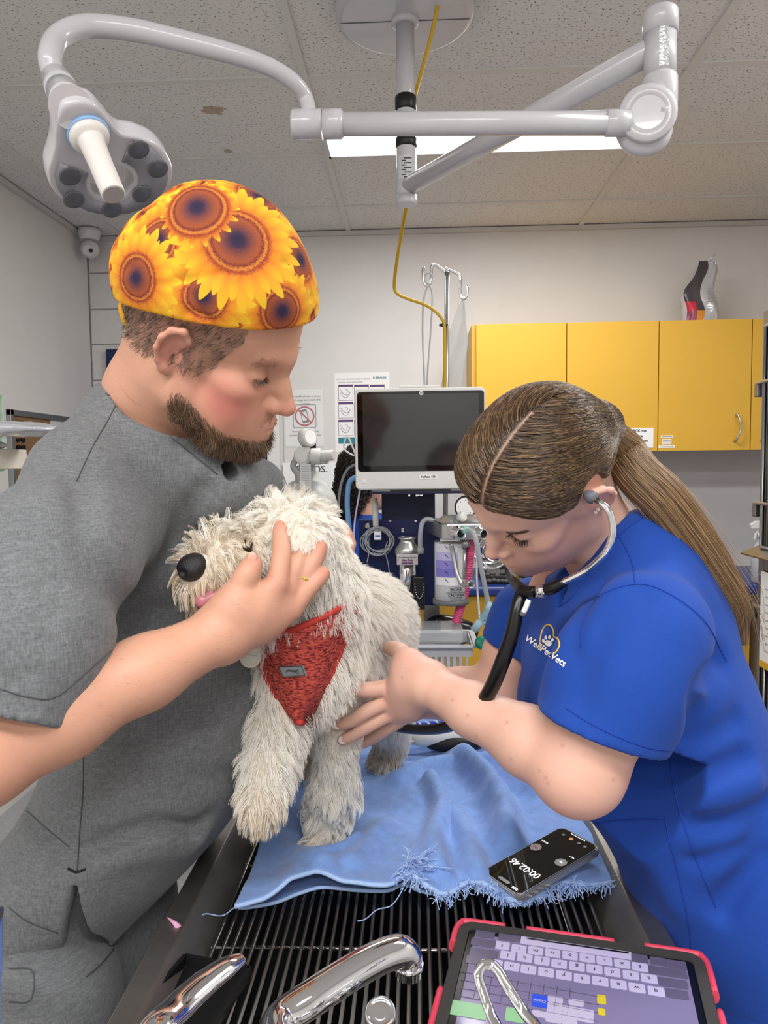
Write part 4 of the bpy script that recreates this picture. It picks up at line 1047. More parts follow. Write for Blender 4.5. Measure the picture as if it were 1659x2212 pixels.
# trolley that carries the basket
tz = zb - .004
tr = thing('trolley', 'steel instrument trolley under the white basket', 'trolley', (cc[0] - .02, KY + .14, 0))
b = MB(); b.prism(rrect(.42, .23, .02), (cc[0] - .02, KY + .09, tz - .02), X, (0, 1, 0), (0, 0, .02)); b.build('top', m_steel, tr, bevel=.003)
for sx in (-1, 1):
    for sy in (-1, 1): b = MB(); b.cyl((cc[0] - .02 + sx * .185, KY + .09 + sy * .09, .002), (cc[0] - .02 + sx * .185, KY + .09 + sy * .09, tz - .02), .011, n=12); b.build('leg', m_steel, tr)
# tubing connector with a pale blue cap
k = W(1040, 1340, 1.97); dn = unit(W(1050, 1330, 1.97) - W(1025, 1362, 1.97))
cn = thing('tube_connector', 'pale blue tubing connector poking out right of the clear box', 'connector', k)
m_pb = mat('pale_blue_plastic', 'b5d6de', .2, trans=.3, ior=1.2)
b = MB(); b.lathe(k - dn * .035, dn, [(.011, 0), (.011, .03), (.008, .032), (.008, .04), (.0125, .042), (.0125, .065), (.0155, .067), (.0155, .088)], 20); b.build('body', m_pb, cn)
b = MB(); b.tube([k + V3(.0, 0, -.004), k + V3(.022, 0, -.012), k + V3(.02, 0, -.04)], .007, 10); b.build('branch', m_pb, cn)
b = MB(); b.lathe(k + V3(.0, 0, -.06), unit((.3, -.9, .3)), [(.018, -.004), (.018, .004), (.012, .008)], 14); b.build('green_cap', mat('dark_green', '1d7a62', .35), cn)
# ================================================================== cage bank at the right
gx = W(1640, 1100, 2.25)[0]; GYf = 2.25; GYn = 1.55
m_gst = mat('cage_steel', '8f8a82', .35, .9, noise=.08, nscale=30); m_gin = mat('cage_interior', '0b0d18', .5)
z_top = W(1650, 672, GYf)[2]; z_mid = W(1630, 1178, GYf)[2]; gfl = .12
cg = thing('cage_bank', 'stainless steel cage bank with barred doors beside the woman', 'cage', (gx + .35, (GYf + GYn) / 2, .0))
b = MB()
for lo, hi in (((gx + .03, GYn, gfl), (gx + .7, GYf, gfl + .02)), ((gx + .03, GYn, z_top - .02), (gx + .7, GYf, z_top)), ((gx + .03, GYf - .015, gfl), (gx + .7, GYf, z_top)), ((gx + .03, GYn, gfl), (gx + .7, GYn + .015, z_top)), ((gx + .685, GYn, gfl), (gx + .7, GYf, z_top)), ((gx + .03, GYn, z_mid - .05), (gx + .7, GYf, z_mid - .02))):
    b.box2(lo, hi)
b.build('shell', m_gst, cg)
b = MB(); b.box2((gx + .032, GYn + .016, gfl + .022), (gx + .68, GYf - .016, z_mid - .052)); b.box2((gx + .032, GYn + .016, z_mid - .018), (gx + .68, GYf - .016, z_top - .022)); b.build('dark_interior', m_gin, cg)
b = MB()
for ya, yb in ((GYf - .035, GYf), (GYn, GYn + .035)):
    b.box2((gx, ya, gfl), (gx + .03, yb, z_top))
for za, zb_ in ((gfl, gfl + .04), (z_mid - .07, z_mid - .005), (z_top - .04, z_top)): b.box2((gx, GYn + .035, za), (gx + .03, GYf - .035, zb_))
b.build('front_frame', m_gst, cg, bevel=.003)
b = MB(); b.prism([(0, 0), (-.05, .004), (-.052, .009), (0, .03)], (gx, GYn, z_mid - .03), (1, 0, 0), (0, 0, 1), (0, GYf - GYn, 0)); b.build('drip_lip', m_gst, cg)
for za, zb_ in ((gfl + .05, z_mid - .08), (z_mid + .0, z_top - .05)):
    ya, yb = GYn + .045, GYf - .045
    b = MB(); b.tube([(gx - .012, ya, za), (gx - .012, yb, za), (gx - .012, yb, zb_), (gx - .012, ya, zb_), (gx - .012, ya, za)], .007, 8, path=False); dg = b.build('cage_door', m_steel, cg)
    nb = 0; y = ya + .03; bar = None
    while y < yb - .01:
        if bar is None: b = MB(); b.cyl((gx - .012, y, za), (gx - .012, y, zb_), .0042, n=8); bar = b.build('door_bar', m_steel, dg)
        else: copy_to(bar, dg, (0, y - (ya + .03), 0))
        y += .032
    for f_ in (.1, .5, .9) if za < 1 else (.2, .75):
        zz_ = za + (zb_ - za) * f_; b = MB(); b.tube([(gx - .02, ya - .01, zz_), (gx - .02, yb + .03, zz_)], .005, 8, path=False); b.build('cross_bar', m_steel, dg)
        b = MB(); b.box((gx - .012, GYf - .012, zz_ - .02), (.022, .02, .04)); b.build('hinge', m_gst, cg, bevel=.003)
k = W(1652, 1350, 2.12); kx = gx - .026; y1_ = 2.17
b = MB(); b.box2((kx - .001, y1_ - .22, W(1650, 1442, 2.15)[2]), (kx, y1_, W(1650, 1235, 2.15)[2])); nt_ = b.build('cage_card', m_label); tag(nt_, 'white record sheet with a yellow foot hanging on the cage door', 'paper')
b = MB(); z0_ = W(1650, 1442, 2.15)[2]; b.box2((kx - .0016, y1_ - .22, z0_), (kx - .001, y1_, z0_ + .02)); b.build('yellow_band', m_yel, nt_)
b = MB()
for i in range(9): b.box2((kx - .0016, y1_ - .2, z0_ + .05 + i * .022), (kx - .001, y1_ - .03, z0_ + .053 + i * .022))
b.build('print', m_grey, nt_)
# ================================================================== examination lamp on the ceiling
m_lamp = mat('lamp_enamel', 'c4c2c5', .25, coat=.3); m_lampg = mat('lamp_grey', '8d8c93', .25, spec=.6); m_lampd = mat('lamp_lens_dark', '5c5c62', .15, spec=.7)
m_seam = mat('dark_seam', '55555a', .6)
lp = thing('surgical_lamp', 'white ceiling surgical lamp on a jointed tube arm', 'lamp', (-.02, 2.05, CEIL_Z - .02))
PY = 2.05; pc = W(875, 75, PY); px0 = pc[0]; zcan = WZ(873, 122, CEIL_Z - .05)[2]
b = MB(); b.lathe((px0, PY, CEIL_Z - .003), (0, 0, -1), [(.18, 0), (.183, .02), (.18, .045), (.165, .05)], 48); cn_ = b.build('canopy', m_lamp, lp)
b = MB(); b.box((px0, PY, CEIL_Z - .054), (.34, .0012, .0015)); b.build('seam', m_seam, cn_)
zb0 = W(877, 440, PY)[2]; za0 = CEIL_Z - .05
b = MB(); b.lathe((px0, PY, za0), (0, 0, -1), [(.037, -.002), (.037, .012), (.03, .016)], 28); b.build('ceiling_collar', m_lamp, lp)
b = MB(); b.cyl((px0, PY, za0), (px0, PY, W(877, 320, PY)[2]), .0245, n=28); b.build('drop_pole', m_lamp, lp)
b = MB(); b.lathe((px0, PY, 0), (0, 0, 1), [(.0265, zb0 + .004), (.0265, W(877, 396, PY)[2]), (.0262, W(877, 322, PY)[2]), (.025, W(877, 318, PY)[2])], 28); b.lathe((px0, PY, 0), (0, 0, 1), [(.024, zb0 - .004), (.027, zb0), (.027, zb0 + .02)], 28); hubp = b.build('pole_hub', m_lamp, lp)
b = MB(); an = np.linspace(-.9, .5, 8); b.grid([[V3(px0 + .0268 * math.sin(k), PY - .0268 * math.cos(k), z) for k in an] for z in (W(877, 392, PY)[2], W(877, 342, PY)[2])]); ls = b.build('rating_label', mat('label_grey', 'cfd0d2', .3), hubp)
b = MB()
for i in range(9): b.box((px0 + (-.006 if i % 2 else 0.004), PY - .0272, W(877, 390 - i * 5, PY)[2]), (.012 if i % 2 else .02, .0006, .0022))
b.build('print', m_ink, ls)
for ya, yb in ((208, 240), (298, 320)):
    b = MB(); b.lathe((px0, PY, 0), (0, 0, 1), [(.0255, W(877, yb, PY)[2]), (.0285, W(877, yb - 3, PY)[2]), (.0285, W(877, ya + 3, PY)[2]), (.0255, W(877, ya, PY)[2])], 24); b.build('black_tape', m_blk, lp)
# first arm, from the pole to the knuckle
A0 = W(884, 404, PY); A0 = V3(px0, PY, A0[2]); K = WZ(1426, 100, A0[2] + .0)
b = MB(); b.cyl(A0, K, .0235, .0235, n=24); arm1 = b.build('lower_arm', m_lamp, lp)
KY_ = K[1]; kx = K[0]
def kz(y): return W(1426, y, KY_)[2]
r_ = 34.5 / pxm(KY_)
b = MB(); b.lathe((kx, KY_, 0), (0, 0, 1), [(r_ * .9, kz(75)), (r_ * 1.02, kz(74)), (r_ * 1.02, kz(30)), (r_ * .94, kz(24)), (r_ * .5, kz(22))], 32); b.build('knuckle_cap', m_lamp, lp)
b = MB(); b.lathe((kx, KY_, 0), (0, 0, 1), [(r_ * .93, kz(170)), (r_ * .93, kz(72))], 32); kn = b.build('knuckle_sleeve', m_lamp, lp)
b = MB(); an = np.linspace(-.35, .25, 6); b.grid([[V3(kx + (r_ * .935) * math.sin(k), KY_ - (r_ * .935) * math.cos(k), z) for k in an] for z in (kz(158), kz(68))]); b.build('silver_sticker', mat('silver_sticker', 'd8d8da', .25, .7, bump=1.0, bscale=180), kn)
b = MB(); b.lathe((kx, KY_, 0), (0, 0, 1), [(r_ * .85, kz(262)), (r_ * 1.03, kz(258)), (r_ * 1.03, kz(172)), (r_ * .95, kz(165))], 32); b.build('knuckle_body', m_lamp, lp)
DY = KY_ - .012; dc = W(1397, 250, DY); dn = unit((-.12, -1, -.02))
R_ = 58 / pxm(DY)
b = MB(); b.lathe(dc, dn, [(R_ * .98, -.045), (R_ * 1.0, .005), (R_, .012), (R_ * .97, .016), (R_ * .6, .017), (R_ * .58, .0155)], 40); hub = b.build('hub', m_lamp, lp)
b = MB(); b.ell(W(1392, 280, DY + .02), (R_ * 1.0, .03, R_ * .96), n=28, m=16); b.build('hub_shroud', m_lamp, lp)
EY = DY + .0; e0 = W(1345, 266, EY); e1 = W(735, 268, EY); ra = 23.5 / pxm(EY)
b = MB(); b.cyl(e0, e1, ra, n=28); b.lathe(e0, unit(e0 - e1), [(ra, -.03), (ra * 1.12, -.028), (ra * 1.12, .01)], 28); b.build('cross_arm', m_lamp, lp)
ax = unit(e1 - e0); c0 = W(740, 268, EY); c1 = W(697, 268.5, EY); c2 = W(631, 269.5, EY); rc_ = 29.5 / pxm(EY)
b = MB(); b.lathe(c0, ax, [(ra, -.002), (rc_, .002), (rc_, np.linalg.norm(c1 - c0) - .001)], 32); cl_ = b.build('sleeve_collar', m_lamp, lp)
b = MB()
for i in range(3): b.box(W(716 + i * 4, 247, EY - rc_ * .8), (.0012, .0006, .012))
b.build('tick_marks', m_seam, cl_)
b = MB(); b.lathe(c1, ax, [(rc_, .0005), (rc_, np.linalg.norm(c2 - c1) - .003), (rc_ * .93, np.linalg.norm(c2 - c1))], 32); b.build('end_sleeve', m_lamp, lp)
HY = 1.19
ptsx = [(667, 268), (667, 240), (658, 207), (632, 175), (585, 146), (520, 122), (420, 95), (300, 67), (210, 56), (160, 62), (122, 85), (108, 120), (112, 150), (122, 172)]
k_ = len(ptsx)
path = [W(x, y, EY + (HY - EY) * min(1, max(0, (i - 2) / 9))) for i, (x, y) in enumerate(ptsx)]
b = MB(); b.tube(path, [.0135, .0135, .0145, .0165, .0175, .0178, .0178, .0178], 20, seg=10); b.build('bow_arm', m_lamp, lp)
n_ = unit(V3(.42, -.35, -.84)); C0 = W(238, 378, HY)
def onp(x, y, off=0.0):
    d = W(x, y, 1.0) - CAM; o_ = C0 + n_ * off
    return CAM + d * (np.dot(o_ - CAM, n_) / np.dot(d, n_))
front = [(126, 250), (138, 228), (170, 219), (203, 226), (228, 250), (262, 288), (303, 297), (345, 316), (369, 350), (374, 388), (353, 428), (308, 457), (250, 470), (190, 463), (142, 440), (112, 408), (103, 370), (111, 340), (118, 310), (119, 280)]
pl_ = np.array([onp(x, y) for x, y in front]); pl_ = smooth_path(np.vstack([pl_, pl_[:1]]), 5)[:-1]
ux_ = unit(pl_[0] - C0 - n_ * np.dot(pl_[0] - C0, n_)); uy_ = np.cross(n_, ux_)
S2 = np.stack([(pl_ - C0) @ ux_, (pl_ - C0) @ uy_], 1); cen = S2.mean(0)
ho = onp(243, 394); hc = np.array([(ho - C0) @ ux_, (ho - C0) @ uy_]); hr = .034
def P3(uv, off): return C0 + ux_ * uv[0] + uy_ * uv[1] + n_ * off
N_ = len(S2); b = MB()
a_ = np.arctan2(S2[:, 1] - hc[1], S2[:, 0] - hc[0])
hole = np.stack([hc[0] + hr * np.cos(a_), hc[1] + hr * np.sin(a_)], 1)
prof = [(0.86, .0), (.97, .001), (1.0, -.006), (1.0, -.028), (.97, -.036), (.84, -.042)]
rings = [[P3(hc + (q - hc) * 1.0, .0) for q in hole]] + [[P3(cen + (q - cen) * s_, off) for q in S2] for s_, off in prof] + [[P3(hc + (q - hc) * 1.12, -.042) for q in hole]] + [[P3(q, .0) for q in hole]]
b.grid(rings, closed=True); head = b.build('lamp_head', m_lamp, lp)
# grey window over the lenses: a C round the hole
def arc(r0, r1, a0, a1, off, n=40):
    an = np.linspace(a0, a1, n)
    return [[P3(hc + r_q * np.array([math.cos(k), math.sin(k)]), off) for k in an] for r_q in (r0, r1)]
lens = [(298, 320), (340, 362), (306, 416), (241, 450), (158, 428), (150, 378)]
LU = [np.array([(onp(x, y) - C0) @ ux_, (onp(x, y) - C0) @ uy_]) for x, y in lens]
angs = [math.atan2(u[1] - hc[1], u[0] - hc[0]) for u in LU]; angs = np.unwrap(angs)
b = MB(); ext_ = .22 * np.sign(angs[-1] - angs[0])
ro = .0 ; an = np.linspace(angs[0] - ext_, angs[-1] + ext_, 60)
rout = np.array([np.interp(0, [0], [0]) for _ in an]); 
def rim_r(k):
    d = np.array([math.cos(k), math.sin(k)]); best = .1
    rel = S2 - hc; aa = np.arctan2(rel[:, 1], rel[:, 0]); j = np.argmin(np.abs(np.angle(np.exp(1j * (aa - k))))); return np.linalg.norm(rel[j])
b.grid([[P3(hc + (hr + .008) * np.array([math.cos(k), math.sin(k)]), .0022) for k in an], [P3(hc + min(rim_r(k) * .90, .088) * np.array([math.cos(k), math.sin(k)]), .0022) for k in an]])
o = b.build('lens_window', m_lampg, head); o.modifiers.new('solid', 'SOLIDIFY').thickness = .002
for u in LU:
    b = MB(); b.lathe(P3(u, .0025), n_, [(.0165, 0), (.0165, .0015), (.0135, .002), (.006, .0035)], 22); b.build('lens', m_lampd, lp)
hb = onp(190, 288); b = MB(); b.lathe(hb, n_, [(.031, -.002), (.031, .004), (.029, .006)], 32); b.build('blue_ring', mat('lamp_blue', '8fb4dc', .4), lp)
b = MB(); b.lathe(hb, n_, [(.028, .004), (.029, .008), (.026, .016), (.0205, .017), (.0185, .02), (.0172, .06), (.0165, .122), (.0155, .124)], 32); hd = b.build('handle', mat('handle_cream', 'dcd8d2', .4), lp)
b = MB(); b.lathe(hb + n_ * .1235, n_, [(.0145, 0), (.0145, .0015)], 28); b.build('handle_end', mat('handle_end_grey', 'a8a6a4', .5), hd)
nk0 = W(122, 172, HY); nk1 = P3(cen + (S2[0] - cen) * .95, -.02); nk1 = onp(150, 226, -.02)
b = MB(); dn_ = unit(nk1 - nk0); ln_ = np.linalg.norm(nk1 - nk0); b.lathe(nk0, dn_, [(.0185, -.012), (.0225, -.01), (.0225, ln_ * .25), (.024, ln_ * .27), (.024, ln_ * .5)], 28); b.build('swivel_collar', m_lamp, lp)
b = MB(); b.lathe(nk0, dn_, [(.022, ln_ * .5), (.022, ln_ * .56)], 28); b.build('seam_ring', m_blk, lp)
b = MB(); b.lathe(nk0, dn_, [(.0235, ln_ * .56), (.0235, ln_ * .8), (.03, ln_ * 1.1)], 28); b.build('swivel_base', m_lamp, lp)

# ================================================================== tub table and grate
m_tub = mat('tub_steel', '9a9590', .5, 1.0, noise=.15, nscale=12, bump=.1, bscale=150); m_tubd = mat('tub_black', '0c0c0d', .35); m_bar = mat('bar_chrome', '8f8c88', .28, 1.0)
TX0, TX1, TY0, TY1, TZ = -.338, .316, .40, 1.93, .845; GZ = .82
tb = thing('tub_table', 'stainless steel tub table with a raised rolled rim under the towel', 'table', (-.01, 1.2, .0))
def ringrect(x0, x1, y0, y1, r, z):
    return [V3((x0 + x1) / 2 + p_[0], (y0 + y1) / 2 + p_[1], z) for p_ in rrect(x1 - x0, y1 - y0, r, 6)]
rg = []
for ins, z, r in ((.006, TZ - .04, .05), (0, TZ - .03, .055), (0, TZ - .006, .055), (.004, TZ, .055), (.032, TZ, .045), (.036, TZ - .004, .045), (.06, GZ - .012, .04), (.066, GZ - .02, .04), (.068, GZ - .16, .04)):
    y0 = TY0 + (ins if ins < .03 else ins + .11)
    rg.append(ringrect(TX0 + ins, TX1 - ins, y0, TY1 - ins, r, z))
b = MB(); b.grid(rg, closed=True, smooth=False); b.build('rim', m_tub, tb, bevel=.002)
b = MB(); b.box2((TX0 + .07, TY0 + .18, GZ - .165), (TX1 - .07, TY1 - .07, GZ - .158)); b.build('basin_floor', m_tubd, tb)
b = MB(); b.box2((TX0 + .09, TY0 + .2, .70 - .06), (TX1 - .09, TY1 - .09, .70 - .045)); 
b.build('underside', m_tub, tb)
for sx in (TX0 + .05, TX1 - .05):
    for sy in (TY0 + .08, TY1 - .08):
        b = MB(); b.cyl((sx, sy, .0), (sx, sy, TZ - .035), .02, n=16); b.build('leg', m_tub, tb)
gr = thing('tub_grate', 'chrome wire grate of parallel bars lying in the tub table', 'grate', (-.01, 1.2, GZ - .006))
x = TX0 + .072; bar = None; gy0, gy1 = TY0 + .18, TY1 - .075; kx_ = 0
while x < TX1 - .07:
    if bar is None: b = MB(); b.tube([(x, gy0, GZ - .003), (x, gy1, GZ - .003)], .0027, 8, path=False); bar = b.build('grate_bar', m_bar, gr); xb = x
    else: copy_to(bar, gr, (x - xb, 0, 0))
    x += .01265
for y in (TY0 + .23, .93, 1.13, 1.4, TY1 - .12):
    b = MB(); b.tube([(TX0 + .066, y, GZ - .0085), (TX1 - .066, y, GZ - .0085)], .003, 8, path=False); b.build('cross_rod', m_chrome, gr)
# black tray lying on the grate under the left lever
p_ = [WZ(x, y, GZ + .004) for x, y in ((400, 2085), (540, 2112), (470, 2230), (330, 2200))]
tr_ = thing('black_tray', 'black plastic tray on the grate under the tap lever', 'tray', ((p_[0] + p_[2]) / 2)[:3])
uxx = unit(p_[1] - p_[0]); uyy = np.cross((0, 0, 1), uxx); ww = np.linalg.norm(p_[1] - p_[0]); oo = p_[0] + uxx * ww / 2 - uyy * .09
b = MB(); b.prism(rrect(ww, .18, .01), oo + V3(0, 0, -.003), uxx, uyy, (0, 0, .003)); b.build('base', m_blk, tr_)
b = MB()
for s_ in (-1, 1):
    b.prism([(-.0015, 0), (.0015, 0), (.0025, .014), (-.0025, .014)], oo + uxx * s_ * ww / 2 + uyy * .09, uxx, (0, 0, 1), -uyy * .18)
    b.prism([(-.0015, 0), (.0015, 0), (.0025, .014), (-.0025, .014)], oo + uyy * s_ * .09 - uxx * ww / 2, uyy, (0, 0, 1), uxx * ww)
b.build('wall', m_blk, tr_)
# ================================================================== mixer tap in front
tp = thing('mixer_tap', 'chrome mixer tap with a thick curved spout and lever handles', 'tap', (-.07, .47, TZ + .002))
b = MB(); b.tube([(-.22, .47, .985), (.08, .47, .985)], .02, 20, path=False); 
for xx in (-.2, .06): b.lathe((xx, .47, TZ + .001), (0, 0, 1), [(.03, 0), (.03, .008), (.017, .012), (.017, .12), (.024, .125), (.024, .165), (.016, .172)], 24)
b.lathe((-.1, .47, .96), (0, 0, 1), [(.02, 0), (.022, .05), (.017, .056)], 24); b.build('body', m_chrome, tp)
sp = [V3(-.1, .47, 1.0), V3(-.098, .485, 1.03), W(600, 2212, .535), W(680, 2152, .56), W(760, 2100, .585), W(825, 2066, .605), W(862, 2055, .615), W(879, 2067, .62), W(883, 2085, .62)]
b = MB(); b.tube(sp, [.012, .012, .013, .0136, .0135, .0134, .0132, .013, .0120], 24, seg=10); spo = b.build('spout', m_chrome, tp)
k0 = W(883, 2080, .62); k1 = W(882, 2110, .62)
b = MB(); b.lathe(k0, k1 - k0, [(.0125, 0), (.0128, .3), (.0112, .34), (.0112, .92), (.0095, 1)], 24, unitlen=False); b.build('aerator', m_chrome, spo)
lv = [V3(-.2, .47, 1.01), W(330, 2235, .505), W(385, 2175, .535), W(440, 2125, .56), W(490, 2088, .58), W(522, 2070, .592)]
b = MB(); b.tube(lv, [.012, .0135, .0135, .0125, .0105, .006], 20, seg=10, sec=(1.0, .62)); b.build('lever', m_chrome, tp)
lv = [V3(.06, .47, 1.01), W(1085, 2250, .52), W(1060, 2190, .54), W(1042, 2140, .55), W(1034, 2108, .555), W(1042, 2086, .56), W(1062, 2084, .562), W(1078, 2100, .558), W(1098, 2135, .55), W(1130, 2185, .54), W(1165, 2240, .52), V3(.075, .475, 1.01)]
b = MB(); b.tube(lv, .0030, 14, seg=8, sec=(1.35, .8)); b.build('loop_lever', m_chrome, tp)
k = W(822, 2192, .56); dn = unit((.0, -.45, .9)); b = MB(); b.lathe(k, dn, [(.008, -.045), (.0095, -.02), (.0122, -.006), (.0122, .004), (.0105, .006), (.0095, .003), (.006, .005)], 24); kn_ = b.build('diverter_knob', m_chrome, tp)
b = MB(); b.tube([k + dn * -.04, V3(-.03, .49, 1.0), V3(-.03, .47, .985)], .007, 12); b.build('knob_stem', m_chrome, tp)

# ================================================================== towel
m_tow = mat('towel_blue', '7b9edb', .95, noise=.10, nscale=60, bump=.5, bscale=450, sheen=.25)
m_hem = mat('towel_hem', 'a6c2ee', .9, bump=.4, bscale=600)
L0, R0 = WZ(508, 1982, GZ + .003), WZ(1345, 1912, GZ + .003)
front_px = [(506, 1978), (540, 1975), (590, 1965), (640, 1945), (690, 1932), (760, 1938), (830, 1940), (870, 1925), (905, 1940), (960, 1946), (1000, 1925), (1040, 1938), (1100, 1962), (1150, 1950), (1200, 1925), (1260, 1932), (1345, 1915)]
fp = np.array([WZ(x, y, GZ + .003) for x, y in front_px]); fs = smooth_path(fp, 10)
lift = [.004, .012, .03, .03, .018, .012, .012, .022, .006, .004, .016, .006, .003, .004, .012, .006, .002]
NU, NV = 150, 130
tt = np.linspace(0, 1, NU); cum = np.concatenate([[0], np.cumsum(np.linalg.norm(np.diff(fs, axis=0), axis=1))]); cum /= cum[-1]
fe = np.stack([np.interp(tt, cum, fs[:, k]) for k in range(3)], 1); lf = np.interp(tt, np.linspace(0, 1, len(lift)), lift)
far = np.stack([np.linspace(-.262, .30, NU), np.full(NU, 1.80) - .05 * np.sin(tt * 5), np.full(NU, GZ)], 1)
T = np.zeros((NV, NU, 3)); vv = np.linspace(0, 1, NV)
for i, v_ in enumerate(vv): T[i] = fe * (1 - v_) + far * v_
T[..., 0] += np.interp(T[..., 1], [.95, 1.05, 1.2, 1.4, 1.8], [0, .004, .0, 0, 0]) * (1 - tt)[None]
def ridge(P, pts, w, h, base=GZ + .01):
    pl2 = [WZ(x, y, base) for x, y in pts]; pl2 = smooth_path(pl2, 5); Q_ = P.copy(); Q_[..., 2] = base
    d = seg_dist(Q_.astype(np.float32), pl2); return h * np.exp(-(d / w) ** 2)
H_ = np.zeros((NV, NU))
for pts, w, h in ((((875, 1600), (960, 1620), (1040, 1690), (1080, 1760), (1100, 1840)), .022, .034), (((930, 1700), (955, 1760), (935, 1830), (950, 1900)), .016, .022), (((860, 1690), (930, 1660), (1010, 1650), (1060, 1650)), .025, .016),
                  (((1000, 1600), (1080, 1640), (1150, 1720)), .03, .018), (((760, 1880), (800, 1830), (830, 1790)), .02, .012), (((560, 1800), (610, 1830), (700, 1900)), .018, .01), (((640, 1850), (720, 1850), (770, 1820)), .012, .012),
                  (((1140, 1600), (1110, 1570), (1050, 1555)), .03, .03), (((870, 1590), (880, 1560), (920, 1550)), .03, .012), (((980, 1760), (1010, 1830), (1030, 1900)), .014, .012)):
    h = h * 1.35; H_ = np.maximum(H_, ridge(T, pts, w, h)) + .25 * np.minimum(H_, ridge(T, pts, w, h))
Nn = vnoise(np.stack([T[..., 0], T[..., 1], 0 * T[..., 0]], -1), 11) * .006 + vnoise(np.stack([T[..., 0], T[..., 1], 0 * T[..., 0]], -1), 27) * .0028
T[..., 2] = GZ + .006 + H_ + np.maximum(Nn + .003, 0) + lf[None] * np.exp(-(vv[:, None] / .16) ** 2)
_px, _py = np.array([-.168, -.07]), None
for qx, qy in ((-.165, 1.16), (-.07, 1.48), (-.17, 1.45)):
    m_ = np.exp(-(((T[..., 0] - qx) ** 2 + (T[..., 1] - qy) ** 2) / .045 ** 2)); T[..., 2] = T[..., 2] * (1 - m_) + (GZ + .007) * m_
kc = WZ(952, 1604, GZ + .03); m_ = np.exp(-(((T[..., 0] - kc[0] - .03) / .10) ** 2 + ((T[..., 1] - kc[1]) / .05) ** 2)); T[..., 2] = T[..., 2] * (1 - m_) + (GZ + .010) * m_
# support for the phone
k = WZ(1200, 1790, GZ + .05)
T[..., 2] = np.maximum(T[..., 2], GZ + .006)
towel_grid = T
b = MB(); b.grid(T); tw = b.build('towel', m_tow); tw.modifiers.new('solid', 'SOLIDIFY').thickness = -.004
tag(tw, 'rumpled light blue terry towel with a frayed edge on the tub table', 'towel')
WO[tw] = np.array(tw.location)
b = MB(); b.tube(T[0] + V3(0, -.001, .0012), .0034, 8, path=False); b.build('hem', m_hem, tw)
T2 = T[:60].copy(); T2[..., 2] = GZ + .003; T2[..., 1] += .018 + .0 * T2[..., 1]
b = MB(); b.grid(T2); b.build('under_layer', m_tow, tw)
b = MB(); b.tube(T2[0], .0028, 8, path=False); b.build('under_hem', m_hem, tw)
# terry pile
rs = np.random.RandomState(11)
Vt = T.reshape(-1, 3); idx = np.arange(NU * NV).reshape(NV, NU); Qt = np.stack([idx[:-1, :-1], idx[:-1, 1:], idx[1:, 1:], idx[1:, :-1]], -1).reshape(-1, 4)
P_, N_s = surf_samples(Vt, Qt, 60000, rs)
dr_ = N_s + rs.randn(len(P_), 3) * .45 + np.stack([vnoise(P_, 40), vnoise(P_ + 3.1, 40), 0 * P_[:, 0]], 1) * .8; dr_ /= np.linalg.norm(dr_, axis=1)[:, None]
l_ = .0032 + .002 * rs.rand(len(P_))
hair('terry_pile', np.stack([P_ - .0005 * N_s, P_ + dr_ * l_[:, None] * .6, P_ + dr_ * l_[:, None] + V3(0, 0, -.0006)], 1), .00042, hair_mat('towel_pile', ['6f92d0', '82a4de', '9ab8ea'], .9), tw, tip=.5)
# frayed fringe
fr_ = []
for i in range(900):
    u = rs.rand() ** .8; u = .40 + .6 * u
    if .52 < u < .56 and rs.rand() < .6: continue
    j = int(u * (NU - 1)); p = T[0, j] + V3(0, 0, .001); L = (.008 + .016 * rs.rand()) * (1.2 if vnoise(np.array([[u * 9, 0, 0]]), 3)[0] > 0 else .6)
    d = unit(V3(rs.randn() * .7, -1, rs.randn() * .2)); pts = [p]
    for k in range(5):
        d = unit(d + rs.randn(3) * .35 + V3(0, 0, -.12)); q = pts[-1] + d * L / 5; q[2] = max(q[2], GZ + .0005); pts.append(q)
    fr_.append(pts)
for i in range(60):
    p = W(868, 1880, T[0, int(.42 * NU)][1] + .06) + V3(rs.randn() * .006, 0, rs.randn() * .004); p = T[3, int(.44 * NU)] + V3(rs.randn() * .006, rs.rand() * .04, .006)
    d = unit(V3(rs.randn() * .4, -1, -.1)); pts = [p]
    for k in range(5):
        d = unit(d + rs.randn(3) * .35); q = pts[-1] + d * .008; q[2] = max(q[2], GZ + .004); pts.append(q)
    fr_.append(pts)
hair('fringe', fr_, .0007, hair_mat('towel_thread', ['9dbcf0', 'b9d0f5', '8fb0e6'], .8), tw, tip=.7)
b = MB(); g_ = lambda x, y, z=GZ + .003: WZ(x, y, z)
b.tube([T[0, 0], g_(480, 1978), g_(445, 1974, GZ + .012), g_(425, 1985), g_(405, 2002, GZ + .012)], .0008, 6)
b.build('loose_thread', m_hem, tw); b = MB(); b.tube([T[0, int(.42 * NU)], g_(850, 1952), g_(815, 1965), g_(790, 1985), g_(772, 1990)], .0008, 6); b.build('loose_thread', m_hem, tw)
b = MB(); b.tube([WZ(362, 1982, TZ + .002), WZ(378, 1995, TZ + .003), WZ(388, 2006, TZ - .004), WZ(398, 2008, GZ + .02)], [.0008, .003, .005, .002], 8); tag(b.build('pink_thread', mat('pink_thread', 'e3a9cc', .8)), 'scrap of pink thread caught on the left table rim', 'thread')

